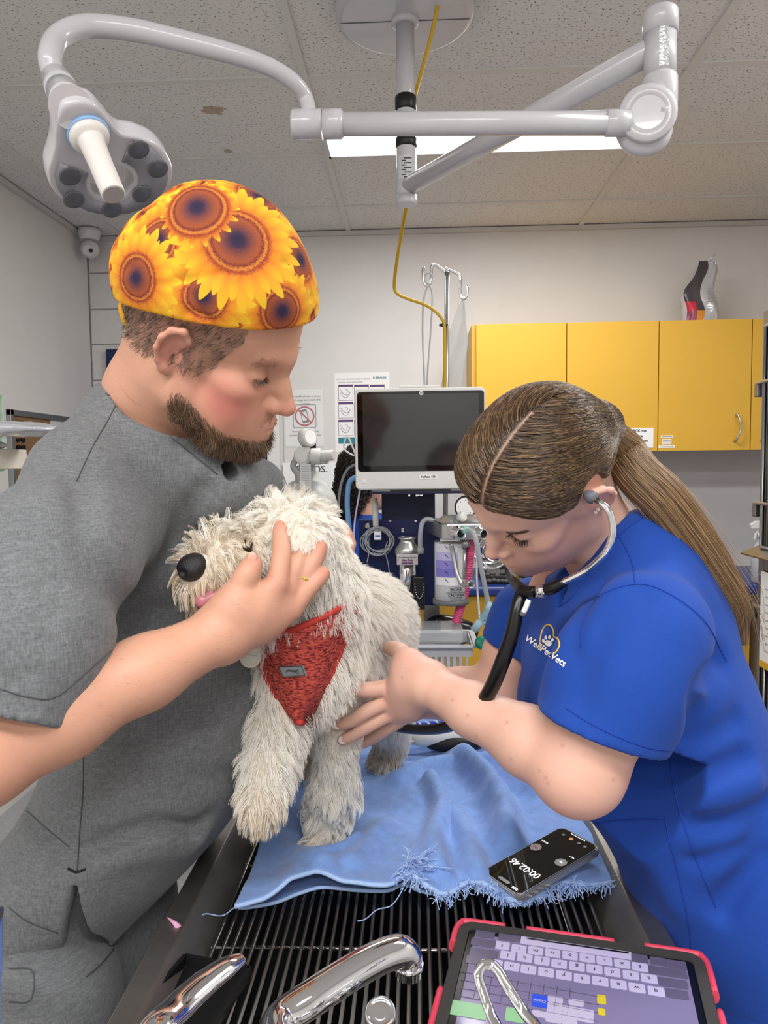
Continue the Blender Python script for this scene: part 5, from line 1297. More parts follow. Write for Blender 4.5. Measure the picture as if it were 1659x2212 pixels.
# ================================================================== phone
ZP = GZ + .024
Lp, Bp = WZ(1040, 1882, ZP), WZ(1120, 1938, ZP)
us = unit(Lp - Bp); pw_ = np.linalg.norm(Lp - Bp); midn = (Lp + Bp) / 2
def topmid(h):
    a_ = WZ(1228, 1790, ZP + h); return a_, np.linalg.norm(a_ - midn)
hs_ = np.linspace(0, .16, 200); dl = [abs(topmid(h)[1] - pw_ * 2.16) for h in hs_]; tm = topmid(hs_[int(np.argmin(dl))])[0]
ul = unit(tm - midn); ul = unit(ul - us * np.dot(ul, us)); nn = np.cross(us, ul); nn = nn if nn[2] > 0 else -nn
pl__ = pw_ * 2.1; pc = midn + ul * pl__ / 2
phn = thing('smartphone', 'black smartphone running a stopwatch, tilted up on the towel', 'phone', pc)
b = MB(); b.prism(rrect(pw_ * 1.03, pl__ * 1.02, .013, 6), pc - nn * .0105, us, ul, nn * .0095); b.build('case', mat('clear_case', '7f8184', .12, trans=.25, ior=1.3), phn, bevel=.0015)
b = MB(); b.prism(rrect(pw_ * .98, pl__ * .985, .011, 6), pc - nn * .002, us, ul, nn * .0026); b.build('frame', m_chrome, phn, bevel=.0006)
b = MB(); b.prism(rrect(pw_ * .94, pl__ * .965, .010, 6), pc, us, ul, nn * .001); scp = b.build('screen', mat('phone_glass', '030304', .03, spec=.5), phn)
def scr(n): return mat(n, {'w': 'f2f2f2', 'r': 'b03040', 'g': '3b4452', 'o': 'd88a3c'}[n[-1]], .5, emit=.8 if n[-1] == 'w' else .4)
def on(u, v): return pc + nn * .0014 + us * u * pw_ + ul * v * pl__
# the phone's own top is the near end, so its lettering runs along us with its top towards -ul
tu, tv = us, -ul
if np.dot(np.cross(tu, tv), nn) < 0: tu = -us
text('lettering', '00:02.46', pw_ * .215, on(0, -.2), tu, tv, scr('ink_w'), scp)
text('lettering', '8:34', pw_ * .075, on(-.30 * (1 if np.dot(tu, us) > 0 else -1), -.45), tu, tv, scr('ink_w'), scp, bold=.0001)
sg = 1 if np.dot(tu, us) > 0 else -1
for u, v, c_, s_ in ((.33 * sg, .08, 'r', 'Stop'), (-.33 * sg, .08, 'g', 'Lap')):
    b = MB(); b.lathe(on(u, v), nn, [(pw_ * .115, 0), (pw_ * .115, .0002)], 24); k = b.build('button', mat('btn_' + c_, {'r': '3a1014', 'g': '1d2026'}[c_], .3), scp)
    text('lettering', s_, pw_ * .06, on(u, v) + nn * .0004, tu, tv, scr('ink_' + ('r' if c_ == 'r' else 'w')), k)
text('lettering', 'Lap 1', pw_ * .05, on(-.36 * sg, .2), tu, tv, scr('ink_w'), scp); text('lettering', '00:02.47', pw_ * .05, on(.34 * sg, .2), tu, tv, scr('ink_w'), scp)
b = MB(); b.lathe(on(.05 * sg, .40), nn, [(pw_ * .045, 0), (pw_ * .045, .0002)], 16); b.build('icon', scr('ink_o'), scp)
for u in (-.3, -.15, .25): b = MB(); b.prism(rrect(pw_ * .06, pw_ * .06, .001), on(u, .40), us, ul, nn * .0002); b.build('icon', mat('icon_grey', '55585e', .4), scp)
b = MB(); b.box(on(0, .462), (.001, .001, .001)); b = MB(); b.prism(rrect(pw_ * .36, .0012, .0005), on(0, .465), us, ul, nn * .0002); b.build('home_bar', scr('ink_w'), scp)
b = MB(); b.prism(rrect(pw_ * .28, pw_ * .075, pw_ * .036), on(0, -.445), us, ul, nn * .0002); b.build('camera_island', mat('island', '000000', .2), scp)

# ================================================================== tablet
ZT = GZ + .034
TL, TR = WZ(992, 1983, ZT), WZ(1522, 2058, ZT); BLd = WZ(912, 2216, ZT)
tx = unit(TR - TL); tx[2] = 0; tx = unit(tx); ty = np.cross((0, 0, 1), tx); tw_ = np.linalg.norm(TR - TL); td = .235
tc = (TL + TR) / 2 - ty * td / 2 + V3(0, 0, -.014)
tab = thing('tablet_computer', 'tablet with its on-screen keyboard in a black and red rugged case', 'tablet', tc)
m_case = mat('case_grey', '3a3837', .8, bump=.6, bscale=900); m_red_ = mat('case_red', 'd4445c', .45); m_caseb = mat('case_black', '0b0b0c', .3)
def ring_plate(n, w0, d0, r0, w1, d1, r1, z0, z1, m, par):
    o_ = rrect(w0, d0, r0, 6); i_ = rrect(w1, d1, r1, 6); N = len(o_); b = MB()
    P = lambda p, z: tc + tx * p[0] + ty * p[1] + V3(0, 0, z)
    b.grid([[P(p, z0) for p in o_], [P(p, z1 - .002) for p in o_], [P((p[0] * .992, p[1] * .99), z1) for p in o_], [P(p, z1) for p in i_], [P(p, z1 - .004) for p in i_]], smooth=False, closed=True)
    return b.build(n, m, par)
b = MB(); b.prism(rrect(tw_, td, .02, 6), tc + V3(0, 0, -.006), tx, ty, (0, 0, .010)); b.build('back_case', m_caseb, tab)
ring_plate('case_frame', tw_ * .985, td * .98, .018, tw_ * .895, td * .865, .008, -.002, .014, m_case, tab)
ring_plate('bezel', tw_ * .9, td * .87, .008, tw_ * .835, td * .795, .003, 0, .0112, m_caseb, tab)
for u0, u1, side in ((-.5, -.30, 0), (-.21, .15, 0), (.30, .5, 0)):
    path = [];
    if u0 == -.5: path = [(-.503, .30), (-.503, .42), (-.49, .485), (-.46, .505), (-.30, .507)]
    elif u1 == .5: path = [(.27, .507), (.46, .505), (.49, .485), (.503, .42), (.503, .22)]
    else: path = [(-.21, .507), (-.03, .507), (.15, .507)]
    b = MB(); b.tube([tc + tx * a_ * tw_ + ty * c_ * td + V3(0, 0, .0065) for a_, c_ in path], .0062, 10, sec=(.8, 1.3)); b.build('red_bumper', m_red_, tab)
for s_ in (-1, 1):
    b = MB(); b.tube([tc + tx * s_ * .503 * tw_ + ty * c_ * td + V3(0, 0, .0065) for c_ in ((-.05, -.2, -.4) if s_ < 0 else (.1, -.1, -.4))], .0062, 10, sec=(.8, 1.3)); b.build('red_bumper', m_red_, tab)
m_scr_ = mat('tablet_screen', '6f6788', .12, emit=.30); m_key = mat('key_white', 'aaa2c2', .3, emit=.30); m_keyg = mat('key_grey', '565068', .3, emit=.2); m_kink = mat('key_ink', '2d2a38', .5)
b = MB(); b.prism(rrect(tw_ * .84, td * .80, .002), tc + V3(0, 0, .0105), tx, ty, (0, 0, .0008)); ts = b.build('screen', m_scr_, tab)
ZS = tc[2] + .0115
def tz(u, v): return WZ(880 + u / 2.1296, 1740 + v / 2.1296, ZS)
kproto = {}
def key(u, v, w, d, m, name='key', par=ts):
    c_ = tz(u, v); kk_ = (round(w, 4), round(d, 4), m.name)
    if kk_ in kproto:
        o = copy_to(kproto[kk_], par, c_ - WO[kproto[kk_]]); return o, c_
    b = MB(); b.prism(rrect(w, d, .0018, 3), c_, tx, ty, (0, 0, .0004)); o = b.build(name, m, par); WO[o] = c_; 
    # recentre on c_
    me = o.data; off = o.location - Vector(c_ - WO[par]); 
    for vv_ in me.vertices: vv_.co += off
    o.location = c_ - WO[par]
    kproto[kk_] = o; return o, c_
rows_ = [[('?', 436, 645), ('!', 513, 660), ('m', 590, 669), ('n', 668, 680), ('b', 748, 691), ('v', 827, 703), ('c', 906, 715), ('x', 988, 729), ('z', 1070, 744)],
         [('l', 462, 690), ('k', 540, 701), ('j', 619, 715), ('h', 698, 729), ('g', 780, 741), ('f', 861, 753), ('d', 943, 767), ('s', 1028, 781), ('a', 1112, 797)],
         [('p', 402, 728), ('o', 480, 741), ('i', 557, 755), ('u', 638, 768), ('y', 720, 782), ('t', 803, 797), ('r', 887, 809), ('e', 971, 824), ('w', 1056, 840), ('q', 1145, 856)]]
for r__ in rows_:
    for ch, u, v in r__:
        o, c_ = key(u, v, .0178, .0148, m_key)
        text('lettering', ch, .0085, c_ + V3(0, 0, .0006), -tx, -ty, m_kink, o, ext=.0001)
for u, v, w in ((358, 592, .024), (468, 606, .026), (350, 632, .03), (352, 680, .034), (318, 712, .024), (1068, 704, .019), (1155, 718, .019), (1240, 733, .021), (1198, 767, .042), (1222, 818, .031), (1240, 868, .024)):
    key(u, v, w, .0148, m_keyg)
key(772, 655, .13, .0148, m_key)
m_green = mat('app_green', '7cab80', .3, emit=.25); m_yl = mat('app_yellow', 'b8a62a', .3, emit=.3); m_bl = mat('app_blue', '2444c0', .3, emit=.4); m_app = mat('app_white', 'a29bb4', .3, emit=.30)
for u, v, w, d, m_ in ((275, 940, .042, .022, m_green), (495, 965, .02, .02, m_green), (893, 893, .0095, .014, m_yl), (893, 950, .008, .01, m_yl), (608, 900, .017, .019, m_bl)):
    key(u, v, w, d, m_, 'app_block')
for u, v in ((680, 893), (775, 908), (678, 926), (750, 940), (822, 953), (676, 955), (748, 968), (820, 982), (672, 985), (745, 996), (610, 960)):
    key(u, v, .0165, .0098, m_app, 'app_cell')
o, c_ = key(608, 901, .0001, .0001, m_bl, 'app_block') if False else (None, tz(608, 900)); text('lettering', 'Done', .006, c_ + V3(0, 0, .0006), -tx, -ty, m_key, ts, ext=.0001)
b = MB()
for i in range(4):
    p0_, p1_ = tz(245, 765 + i * 38), tz(880, 880 + i * 38)
    b.tube([p0_ + V3(0, 0, .0003), p1_ + V3(0, 0, .0003)], .0004, 4, path=False)
for i in range(9):
    p0_, p1_ = tz(270 + i * 60, 770 + i * 9), tz(240 + i * 62, 880 + i * 10)
    b.tube([p0_ + V3(0, 0, .0003), p1_ + V3(0, 0, .0003)], .0003, 4, path=False)
b.build('app_lines', m_keyg, ts)
b = MB(); c_ = tc + ty * td * .418 + V3(0, 0, .0125); b.prism(rrect(.12, .0022, .001), c_ - ty * .0 , tx, ty, (0, 0, .0004)); b.build('speaker_slot', m_caseb, tab)

# ================================================================== clipper, leash, pillow of the far bench
k = W(955, 1588, 1.55); k[2] = np.interp(0, [0], [GZ + .045])
k = WZ(945, 1604, GZ + .034)
clp = thing('hair_clipper', 'white and black hair clipper lying on the towel', 'clipper', k + V3(0, 0, -.012))
S = SDF(); S.chain([k + V3(-.045, 0, .008), k + V3(0, .0, .012), k + V3(.07, .01, .012), k + V3(.11, .02, .008)], [.012, .0185, .0185, .013], k=.01, smooth=4)
v, q = S.mesh(.0022); mesh_obj('body', v, q, mat('clipper_white', 'e6e6e4', .2), clp, smooth=True)
S = SDF(); S.chain([k + V3(-.015, -.007, -.0), k + V3(.03, -.009, .001), k + V3(.08, .0, .0)], [.010, .0145, .012], k=.01, smooth=4)
v, q = S.mesh(.0022); mesh_obj('grip', v, q, mat('clipper_black', '1b1b1d', .5), clp, smooth=True)
b = MB(); b.box(k + V3(-.058, -.002, .006), (.022, .034, .008), R=np.array([[1, 0, 0], [0, 1, 0], [0, 0, 1.]])); b.build('blade', m_steel, clp, bevel=.002)
b = MB()
for i in range(5): b.box(k + V3(-.03 + i * .009, -.006, .0275 + .001 * i), (.0035, .016, .002))
b.build('guide_marks', m_grey, clp)
b = MB(); wv = np.linspace(0, 1, 60); pth = smooth_path([WZ(870, 1588, GZ + .02), WZ(880, 1570, GZ + .025), WZ(893, 1560, GZ + .025), WZ(905, 1565, GZ + .02), WZ(930, 1562, GZ + .02), WZ(960, 1560, GZ + .02), WZ(990, 1556, GZ + .02)], 10)
b.tube(pth, .0042, 8, path=False); ls_ = b.build('rope_leash', mat('rope_blue', '2a49b8', .7)); tag(ls_, 'blue and white twisted rope lead lying across the far towel', 'rope')
b = MB(); m__ = len(pth); Tn = np.gradient(pth, axis=0); hel = []
for i in range(m__):
    x_, y_, _ = frame_of(Tn[i]); a_ = i * .9; hel.append(pth[i] + .0036 * (math.cos(a_) * x_ + math.sin(a_) * y_))
b.tube(hel, .0024, 6); WO[ls_] = np.array(ls_.location); b.build('white_strand', m_white, ls_)
# ================================================================== people: shared head
def euler_R(yw, pt, rl):
    yw, pt, rl = map(math.radians, (yw, pt, rl))
    Rz = np.array([[math.cos(yw), -math.sin(yw), 0], [math.sin(yw), math.cos(yw), 0], [0, 0, 1]])
    Ry = np.array([[math.cos(pt), 0, math.sin(pt)], [0, 1, 0], [-math.sin(pt), 0, math.cos(pt)]])
    Rx = np.array([[1, 0, 0], [0, math.cos(rl), -math.sin(rl)], [0, math.sin(rl), math.cos(rl)]])
    return Rz @ Ry @ Rx
def rotm(axis, deg):
    a = math.radians(deg); k = unit(axis); K = np.array([[0, -k[2], k[1]], [k[2], 0, -k[0]], [-k[1], k[0], 0]])
    return np.eye(3) + math.sin(a) * K + (1 - math.cos(a)) * K @ K
def build_head(S, R, t, female=False):
    """face forward +x, left +y, up +z, origin between the ear canals"""
    T = lambda *p: R @ np.array(p, float) + t
    def ell(c, r, k=.01, mode='+', rot=None): S.ell(T(*c), r, R if rot is None else R @ rot, k, mode)
    def ch(p, r, k=.01, mode='+'): S.chain([T(*q) for q in p], r, k, mode)
    f = female
    ell((-.012, 0, .045), (.097, .076, .087), .01) if not f else ell((-.006, 0, .040), (.092, .073, .080), .01)
    ell((.043, 0, .050), (.050, .061, .058), .03) if not f else ell((.042, 0, .044), (.050, .060, .056), .03)
    ch([(.080, -.03, .027), (.087, 0, .026), (.080, .03, .027)], [.011, .012, .011] if not f else [.008, .009, .008], .02)
    ell((.052, 0, -.032), (.045, .050, .060), .03)
    ell((.040, 0, -.070), (.048, .045, .036), .03)
    for s in (-1, 1):
        ch([(.0, s * .060, -.01), (.008, s * .053, -.058), (.055, s * .034, -.088), (.085, s * .010, -.095)], [.016, .016, .015, .014] if not f else [.014, .013, .0125, .0125], .03)
        ell((.060, s * .046, -.014), (.024, .018, .016), .02)
        ell((.058, s * .036, -.048), (.030, .025, .030), .02)
    ell((.088, 0, -.092), (.017, .019, .015), .02)
    ell((.083, 0, -.064), (.023, .034, .027), .02)
    # nose
    tip = (.118, 0, -.028) if not f else (.114, 0, -.025)
    ch([(.089, 0, .016), (.103, 0, -.008), tip], [.008, .0085, .0115] if not f else [.006, .0068, .0098], .012)
    for s in (-1, 1):
        ell((.103, s * .0125, -.031), (.0115, .0075, .0085) if not f else (.010, .0065, .0075), .007)
    ch([(.112, 0, -.036), (.100, 0, -.042)], [.0055, .005], .006)
    for s in (-1, 1):
        ell((.107, s * .0065, -.040), (.0055, .003, .003), .003, '-')
    # eyes
    for s in (-1, 1):
        ell((.094, s * .034, .010), (.017, .021, .0125), .016, '-')
        ell((.0735, s * .032, .008), (.0145, .0155, .0135), .004)
        # lid margin and crease
        S.crease([T(.083, s * .0455, .004), T(.0885, s * .036, .0005), T(.0865, s * .022, .002)], .0016, .0022)
        S.crease([T(.082, s * .047, .0125), T(.0885, s * .035, .0145), T(.086, s * .020, .0125)], .0022, .0016)
    # mouth
    ch([(.092, -.024, -.0655), (.104, -.007, -.0605), (.1055, 0, -.0615), (.104, .007, -.0605), (.092, .024, -.0655)], [.003, .0055, .005, .0055, .003], .006)
    ch([(.092, -.022, -.0685), (.102, -.006, -.073), (.102, .006, -.073), (.092, .022, -.0685)], [.003, .0062, .0062, .003], .006)
    S.crease([T(.093, -.026, -.0665), T(.108, -.004, -.0668), T(.108, .004, -.0668), T(.093, .026, -.0665)], .0018, .0035)
    # ears
    for s in (-1, 1):
        o = np.array((-.010, s * .080, .004)); E = rotm((0, 0, 1), -s * 24) @ rotm((1, 0, 0), -s * 8) @ rotm((0, 1, 0), 12)
        P = lambda x, y, z: tuple(o + E @ np.array((x, s * y, z)))
        ell(P(.0, -.003, 0), (.0165, .0045, .027), .006, rot=E)
        ch([P(.013, -.004, .004), P(.010, .001, .021), P(.0, .0035, .030), P(-.012, .004, .024), P(-.0175, .004, .010), P(-.0165, .003, -.006), P(-.008, .001, -.022), P(.002, -.002, -.028)], [.003, .0038, .0042, .0042, .004, .0036, .0035, .005], .004)
        ell(P(.003, .0, -.028), (.0085, .0045, .009), .004, rot=E)
        ell(P(.004, .006, -.004), (.0085, .0065, .0125), .004, '-', rot=E)
        S.crease([P2 for P2 in (T(*P(-.003, .003, .018)), T(*P(-.010, .004, .010)), T(*P(-.010, .003, -.004)))], .003, .0022)
        ch([P(.012, .0, -.008), P(.011, .0, -.001)], [.0042, .0042], .004)
    return T
def face_colors(V, R, t, base, lip, blush, col, female=False):
    q = (V - t) @ R
    def spot(c, r, amt, target):
        d = np.sqrt((((q - np.array(c)) / np.array(r)) ** 2).sum(1)); w = np.clip(np.exp(-d ** 2) * amt, 0, 1)[:, None]
        col[:] = col * (1 - w) + np.array(target) * w
    for s in (-1, 1):
        spot((.062, s * .052, -.034), (.032, .030, .030), .95 if not female else .35, blush)
        spot((-.010, s * .084, .0), (.02, .016, .03), .6, blush)
        # lid line
        d = seg_dist(q.astype(np.float32), [np.array(p) for p in ((.083, s * .0455, .004), (.0885, s * .036, .0005), (.0865, s * .022, .002))])
        w = (np.exp(-(d / .0018) ** 2) * .9)[:, None]; col[:] = col * (1 - w) + np.array(lin('4a2f28')) * w
        d = seg_dist(q.astype(np.float32), [np.array(p) for p in ((.080, s * .052, .026), (.088, s * .036, .0325), (.090, s * .016, .028))])
        w = (np.exp(-(d / .0042) ** 2) * (.28 if not female else .5))[:, None]; col[:] = col * (1 - w) + np.array(lin('6b4a38')) * w
    spot((.115, 0, -.03), (.016, .018, .014), .5, blush)
    d = np.minimum(seg_dist(q.astype(np.float32), [np.array(p) for p in ((.092, -.022, -.0655), (.105, 0, -.0612), (.092, .022, -.0655))]), seg_dist(q.astype(np.float32), [np.array(p) for p in ((.092, -.021, -.0685), (.103, 0, -.073), (.092, .021, -.0685))]))
    w = (np.exp(-(d / .0055) ** 4) * .85)[:, None]; col[:] = col * (1 - w) + np.array(lip) * w
    return q
m_skin = mat('skin_tan', 'd9a58c', .48, attr='Col', sub=.12, bump=.12, bscale=350, spec=.4)
m_skin2 = mat('skin_fair', 'e8bfae', .48, attr='Col', sub=.12, bump=.08, bscale=350, spec=.4)
m_nail = mat('nail_pale', 'd3a08f', .3)
m_nailw = mat('nail_white', 'f4eeee', .2)
def seam(name, pts_px, V, bv, m, parent, r=.0008, lift=.0004):
    out = []
    for x, y in smooth_path(np.array(pts_px, float), 8):
        d = unit(W(x, y, 1.0) - CAM); h = bv.ray_cast(Vector(CAM), Vector(d))
        if h[0] is not None: out.append(np.array(h[0]) + np.array(h[1]) * lift)
    if len(out) > 2:
        b = MB(); b.tube(out, r, 5, path=False); return b.build(name, m, parent)
def on_mesh(bv, x, y):
    h = bv.ray_cast(Vector(CAM), Vector(unit(W(x, y, 1.0) - CAM)))
    return (None, None) if h[0] is None else (np.array(h[0]), np.array(h[1]))
# ================================================================== the man in grey
MR = euler_R(-3, 31, 25); Mt = V3(-.248, .93, 1.593)
MT = lambda *p: MR @ np.array(p, float) + Mt
Nb = W(372, 945, 1.03); Cb = W(285, 915, .99)
fm_ = unit(V3(.95, -.30, 0)); lm_ = V3(.30, .95, 0) / np.linalg.norm(V3(.30, .95, 0)); FR = np.stack([fm_, lm_, V3(0, 0, 1)], 1); O_m = V3(-.345, 1.12, 0)
Sr = W(98, 1218, .81); Sl = V3(-.27, 1.26, 1.335); El = W(-50, 1640, .715); Wr = W(478, 1368, .875)
S = SDF(); build_head(S, MR, Mt)
S.chain([MT(-.035, 0, -.005), MT(-.03, 0, -.06), Nb + V3(-.0, 0, 0), Nb + V3(-.02, .04, -.1)], [.060, .056, .064, .06], k=.03)
S.chain([MT(-.055, 0, .0), W(318, 850, .985), Cb + V3(.01, .02, -.02)], [.045, .050, .05], k=.03)
S.chain([Nb + V3(-.03, 0, -.01), (Nb + Sr) / 2 + V3(-.02, 0, .0), Sr], [.055, .055, .05], k=.03); S.chain([Nb + V3(-.03, 0, -.01), (Nb + Sl) / 2 + V3(-.02, 0, .0), Sl], [.055, .055, .05], k=.03)
S.chain([MT(.035, .0, -.065), Nb + V3(.04, -.0, -.01)], [.03, .035], k=.03)
S.chain([Nb + V3(-.02, .04, -.1), V3(-.345, 1.12, 1.15), V3(-.50, 1.07, .84)], [.06, .07, .06], k=.02)
for dy in (-.1, .1): S.chain([V3(-.51, 1.06 + dy, .80), V3(-.49, 1.03 + dy, .48), V3(-.48, 1.02 + dy, .08)], [.06, .05, .045], k=.03)
for dy in (-.1, .1): S.chain([V3(-.48, 1.02 + dy, .05), V3(-.37, 1.01 + dy, .035)], [.04, .03], k=.02)
# right arm
S.chain([Sr, (Sr * .45 + El * .55), El], [.058, .058, .047], k=.02)
S.chain([El, El * .7 + Wr * .3 + V3(0, 0, .004), El * .35 + Wr * .65, Wr], [.047, .047, .0375, .0315], k=.025)
# right hand, palm towards the dog's cheek
def hand(S, palm, fingers, k=.010, kp=.014):
    for p, r in palm: S.chain(p, r, k=kp)
    for p, r in fingers: S.chain(p, r, k=.004, smooth=5)
P = W
wrp = [Wr]
mcp = [P(597, 1262, 0.895), P(622, 1272, 0.915), P(634, 1292, 0.922), P(630, 1318, 0.915)]
hand(S, [([Wr, P(540, 1318, 0.885), mcp[0]], [.030, .026, .0145]), ([Wr, P(560, 1318, 0.895), mcp[1]], [.03, .024, .0145]), ([Wr, P(570, 1330, 0.900), mcp[2]], [.03, .022, .0138]), ([Wr, P(560, 1345, 0.900), mcp[3]], [.03, .022, .013]),
         ([Wr, P(505, 1310, 0.875), P(524, 1260, 0.875)], [.029, .024, .0145])],
     [([mcp[0], P(607, 1205, 0.910), P(608, 1165, 0.927), P(606, 1138, 0.940)], [.0125, .0108, .0098, .0085]),
      ([mcp[1], P(640, 1225, 0.922), P(650, 1195, 0.932), P(652, 1172, 0.940)], [.0125, .011, .0098, .0085]),
      ([mcp[2], P(661, 1245, 0.924), P(682, 1205, 0.932), P(692, 1180, 0.938)], [.012, .0105, .0095, .008]),
      ([mcp[3], P(662, 1278, 0.918), P(686, 1252, 0.924), P(700, 1238, 0.930)], [.0115, .0095, .0085, .0072]),
      ([P(522, 1262, 0.875), P(535, 1238, 0.876), P(546, 1216, 0.885)], [.0138, .0125, .0108])])
# left arm behind the dog, hand closed in the scruff
Lh = P(734, 1166, 1.165); Lw = V3(-.19, 1.27, 1.22); Lel = V3(-.30, 1.30, 1.08)
S.chain([Sl, Lel, Lw, Lh + V3(-.03, .03, -.02)], [.055, .047, .034, .03], k=.02)
for i, (x, y) in enumerate(((716, 1140), (730, 1147), (741, 1160), (747, 1177))):
    a_ = P(x + 4, y - 2, 1.148); S.chain([Lh + V3(-.02, .03, .0), a_, a_ + V3(-.002, -.022, -.018), a_ + V3(-.012, -.030, -.034)], [.022, .0125, .0105, .009], k=.004)
S.ell(Lh + V3(-.012, .012, 0), (.03, .025, .035), k=.012)
v, q = S.mesh(.0024); v = relax(v, q, 1, .35)
base = np.array(lin('cc9980')); col = np.tile(base, (len(v), 1)).astype(float)
w_ = np.clip(vnoise(v, 30) * .5 + .5, 0, 1)[:, None]; col *= (.94 + .1 * w_)
red = np.array(lin('c07065'))
qm = face_colors(v, MR, Mt, base, lin('b9605c'), red, col)
hd_ = ((qm[:, 0] > -.14) & (qm[:, 2] > -.13) & (qm[:, 2] < .16) & (np.abs(qm[:, 1]) < .12))
def kw(pts, r, amt, c):
    d = np.min([np.linalg.norm(v - p, axis=1) for p in pts], axis=0); w = (amt * np.exp(-(d / r) ** 2))[:, None]; col[:] = col * (1 - w) + np.array(c) * w
kw(mcp + [P(606, 1138, 0.940), P(652, 1172, 0.940), P(692, 1180, 0.938), P(700, 1238, 0.930), P(546, 1212, 0.885)], .014, .55, red); kw([El], .05, .3, red)
# shaved hair on the skin below the cap, and a brown shade under the beard
jaw = np.interp(qm[:, 0], [-.005, .012, .038, .059, .079, .096, .11], [-.03, -.042, -.060, -.070, -.078, -.081, -.081])
bd = np.clip((jaw + .010 - qm[:, 2]) / .032, 0, 1) * np.clip((qm[:, 0] + .004) / .022, 0, 1) * np.clip((qm[:, 2] - jaw + .046) / .016, 0, 1) * (qm[:, 0] > .0) * hd_
moust = np.exp(-(((qm - np.array((.10, 0, -.052))) / np.array((.016, .026, .006))) ** 2).sum(1)) * hd_
nape = hd_ * (qm[:, 0] < np.interp(qm[:, 2], [-.05, -.03, -.014, .02, .05], [-.06, -.05, .034, .046, .06])) * (qm[:, 2] > np.interp(qm[:, 0], [-.12, -.05, -.03, .0, .02, .036, .05], [-.03, -.03, -.02, -.012, -.014, .002, .03])) * (np.abs(qm[:, 1]) < .0785) * (qm[:, 2] > -.028) 
w = (bd * .45 + moust * .15)[:, None]; col = col * (1 - w) + np.array(lin('4c382b')) * w
w = (nape * .45)[:, None]; col = col * (1 - w) + np.array(lin('4a3a30')) * w
man = mesh_obj('person', v, q, m_skin, None, smooth=True, origin=(-.45, .9, .0)); set_color(man, 'Col', col)
tag(man, 'bearded man in a sunflower cap and grey scrubs holding the dog\'s head', 'person'); WO[man] = np.array(man.location)
man_bv = bvh_of(v, q); mV, mQ = v, q
# nails
for p, n_, r in ((P(544, 1207, 0.875), (-.2, -1, .3), .0065),):
    b = MB(); b.ell(p + V3(.0, -.0, .0), (.006, .0025, .008)); b.build('nail', m_nail, man)
# ring
a_, c_ = P(653, 1258, 0.924), P(668, 1230, 0.928); d_ = unit(c_ - a_); x_, y_, _ = frame_of(d_); cc = (a_ * .7 + c_ * .3)
b = MB(); b.tube([cc + .0130 * (math.cos(k) * x_ + math.sin(k) * y_) for k in np.linspace(0, 2 * math.pi, 25)], .0018, 8, path=False, caps=False); b.build('ring', mat('gold', 'e0b64a', .18, 1.0), man)['label'] = 'gold ring'
# beard, moustache, short hair
rs = np.random.RandomState(21)
m_beard = hair_mat('beard_hair', ['3a2a20', '54402f', '6d543e', '8a6b4c'], .5); m_short = hair_mat('short_hair', ['3b2d24', '54433a', '6f5c4c', '9a8a7a'], .5)
def grow(name, wgt, n, L, m, par, V, Q, N, dirfn, r=.00035, k=5, curl=.25, soft=False):
    if soft:
        kdv = KDTree(len(V))
        for i_, p_ in enumerate(V): kdv.insert(Vector(p_), i_)
        kdv.balance()
    fw = wgt[Q].mean(1); Q2 = Q[fw > .2]
    if not len(Q2): return
    Pp, Nn = surf_samples(V, Q2, n, rs)
    if soft:
        _, ix = zip(*[(0, kdv.find(Vector(p))[1]) for p in Pp]); kp_ = wgt[list(ix)] > rs.rand(len(Pp)) * .75 + .05; Pp, Nn = Pp[kp_], Nn[kp_]; n = len(Pp)
    D = dirfn(Pp, Nn); D = D - np.minimum((D * Nn).sum(1), 0)[:, None] * Nn * 1.25; out = np.zeros((n, k, 3)); out[:, 0] = Pp - Nn * .001; d = Nn * .6 + D
    l = L * (.6 + .7 * rs.rand(n)); 
    ph = np.stack([vnoise(Pp + 3.3 * i, 60) for i in range(3)], 1)
    for i in range(1, k):
        d = d + D * .5 + ph * curl + rs.randn(n, 3) * curl * .5; d /= np.linalg.norm(d, axis=1)[:, None]; out[:, i] = out[:, i - 1] + d * (l / (k - 1))[:, None]
    return hair(name, out, r, m, par, tip=.4)
Nrm = vnormals(v, q)
dn_face = lambda p, n: np.tile(MR @ unit(np.array((.35, 0, -1.0))), (len(p), 1))
grow('beard', bd, 16000, .0125, m_beard, man, v, q, Nrm, dn_face, r=.00026, curl=.5, soft=True)
grow('moustache', (moust > .4) * 1.0, 150, .004, m_beard, man, v, q, Nrm, lambda p, n: np.tile(MR @ unit(np.array((.1, 0, -1.0))), (len(p), 1)), r=.0002, curl=.15)
grow('short_hair', (nape > .3) * 1.0, 7000, .010, m_short, man, v, q, Nrm, lambda p, n: np.tile(MR @ unit(np.array((-.5, 0, -.8))), (len(p), 1)), r=.00028, curl=.2)
brow = np.exp(-(np.minimum(*[seg_dist(qm.astype(np.float32), [np.array(p) for p in ((.080, s * .052, .026), (.088, s * .036, .0325), (.090, s * .016, .028))]) for s in (-1, 1)]) / .005) ** 4)
grow('eyebrows', brow, 200, .006, hair_mat('brow_hair', ['7a5a42', '9a7a5c'], .5), man, v, q, Nrm, lambda p, n: np.tile(MR @ unit(np.array((-.5, 0, .25))), (len(p), 1)) + (p - Mt - MR @ np.array((0, 0, .03))) * 0, r=.0002, curl=.1)
ll = np.exp(-(np.minimum(*[seg_dist(qm.astype(np.float32), [np.array(p) for p in ((.083, s * .0455, .004), (.0885, s * .036, .0005), (.0865, s * .022, .002))]) for s in (-1, 1)]) / .003) ** 2)
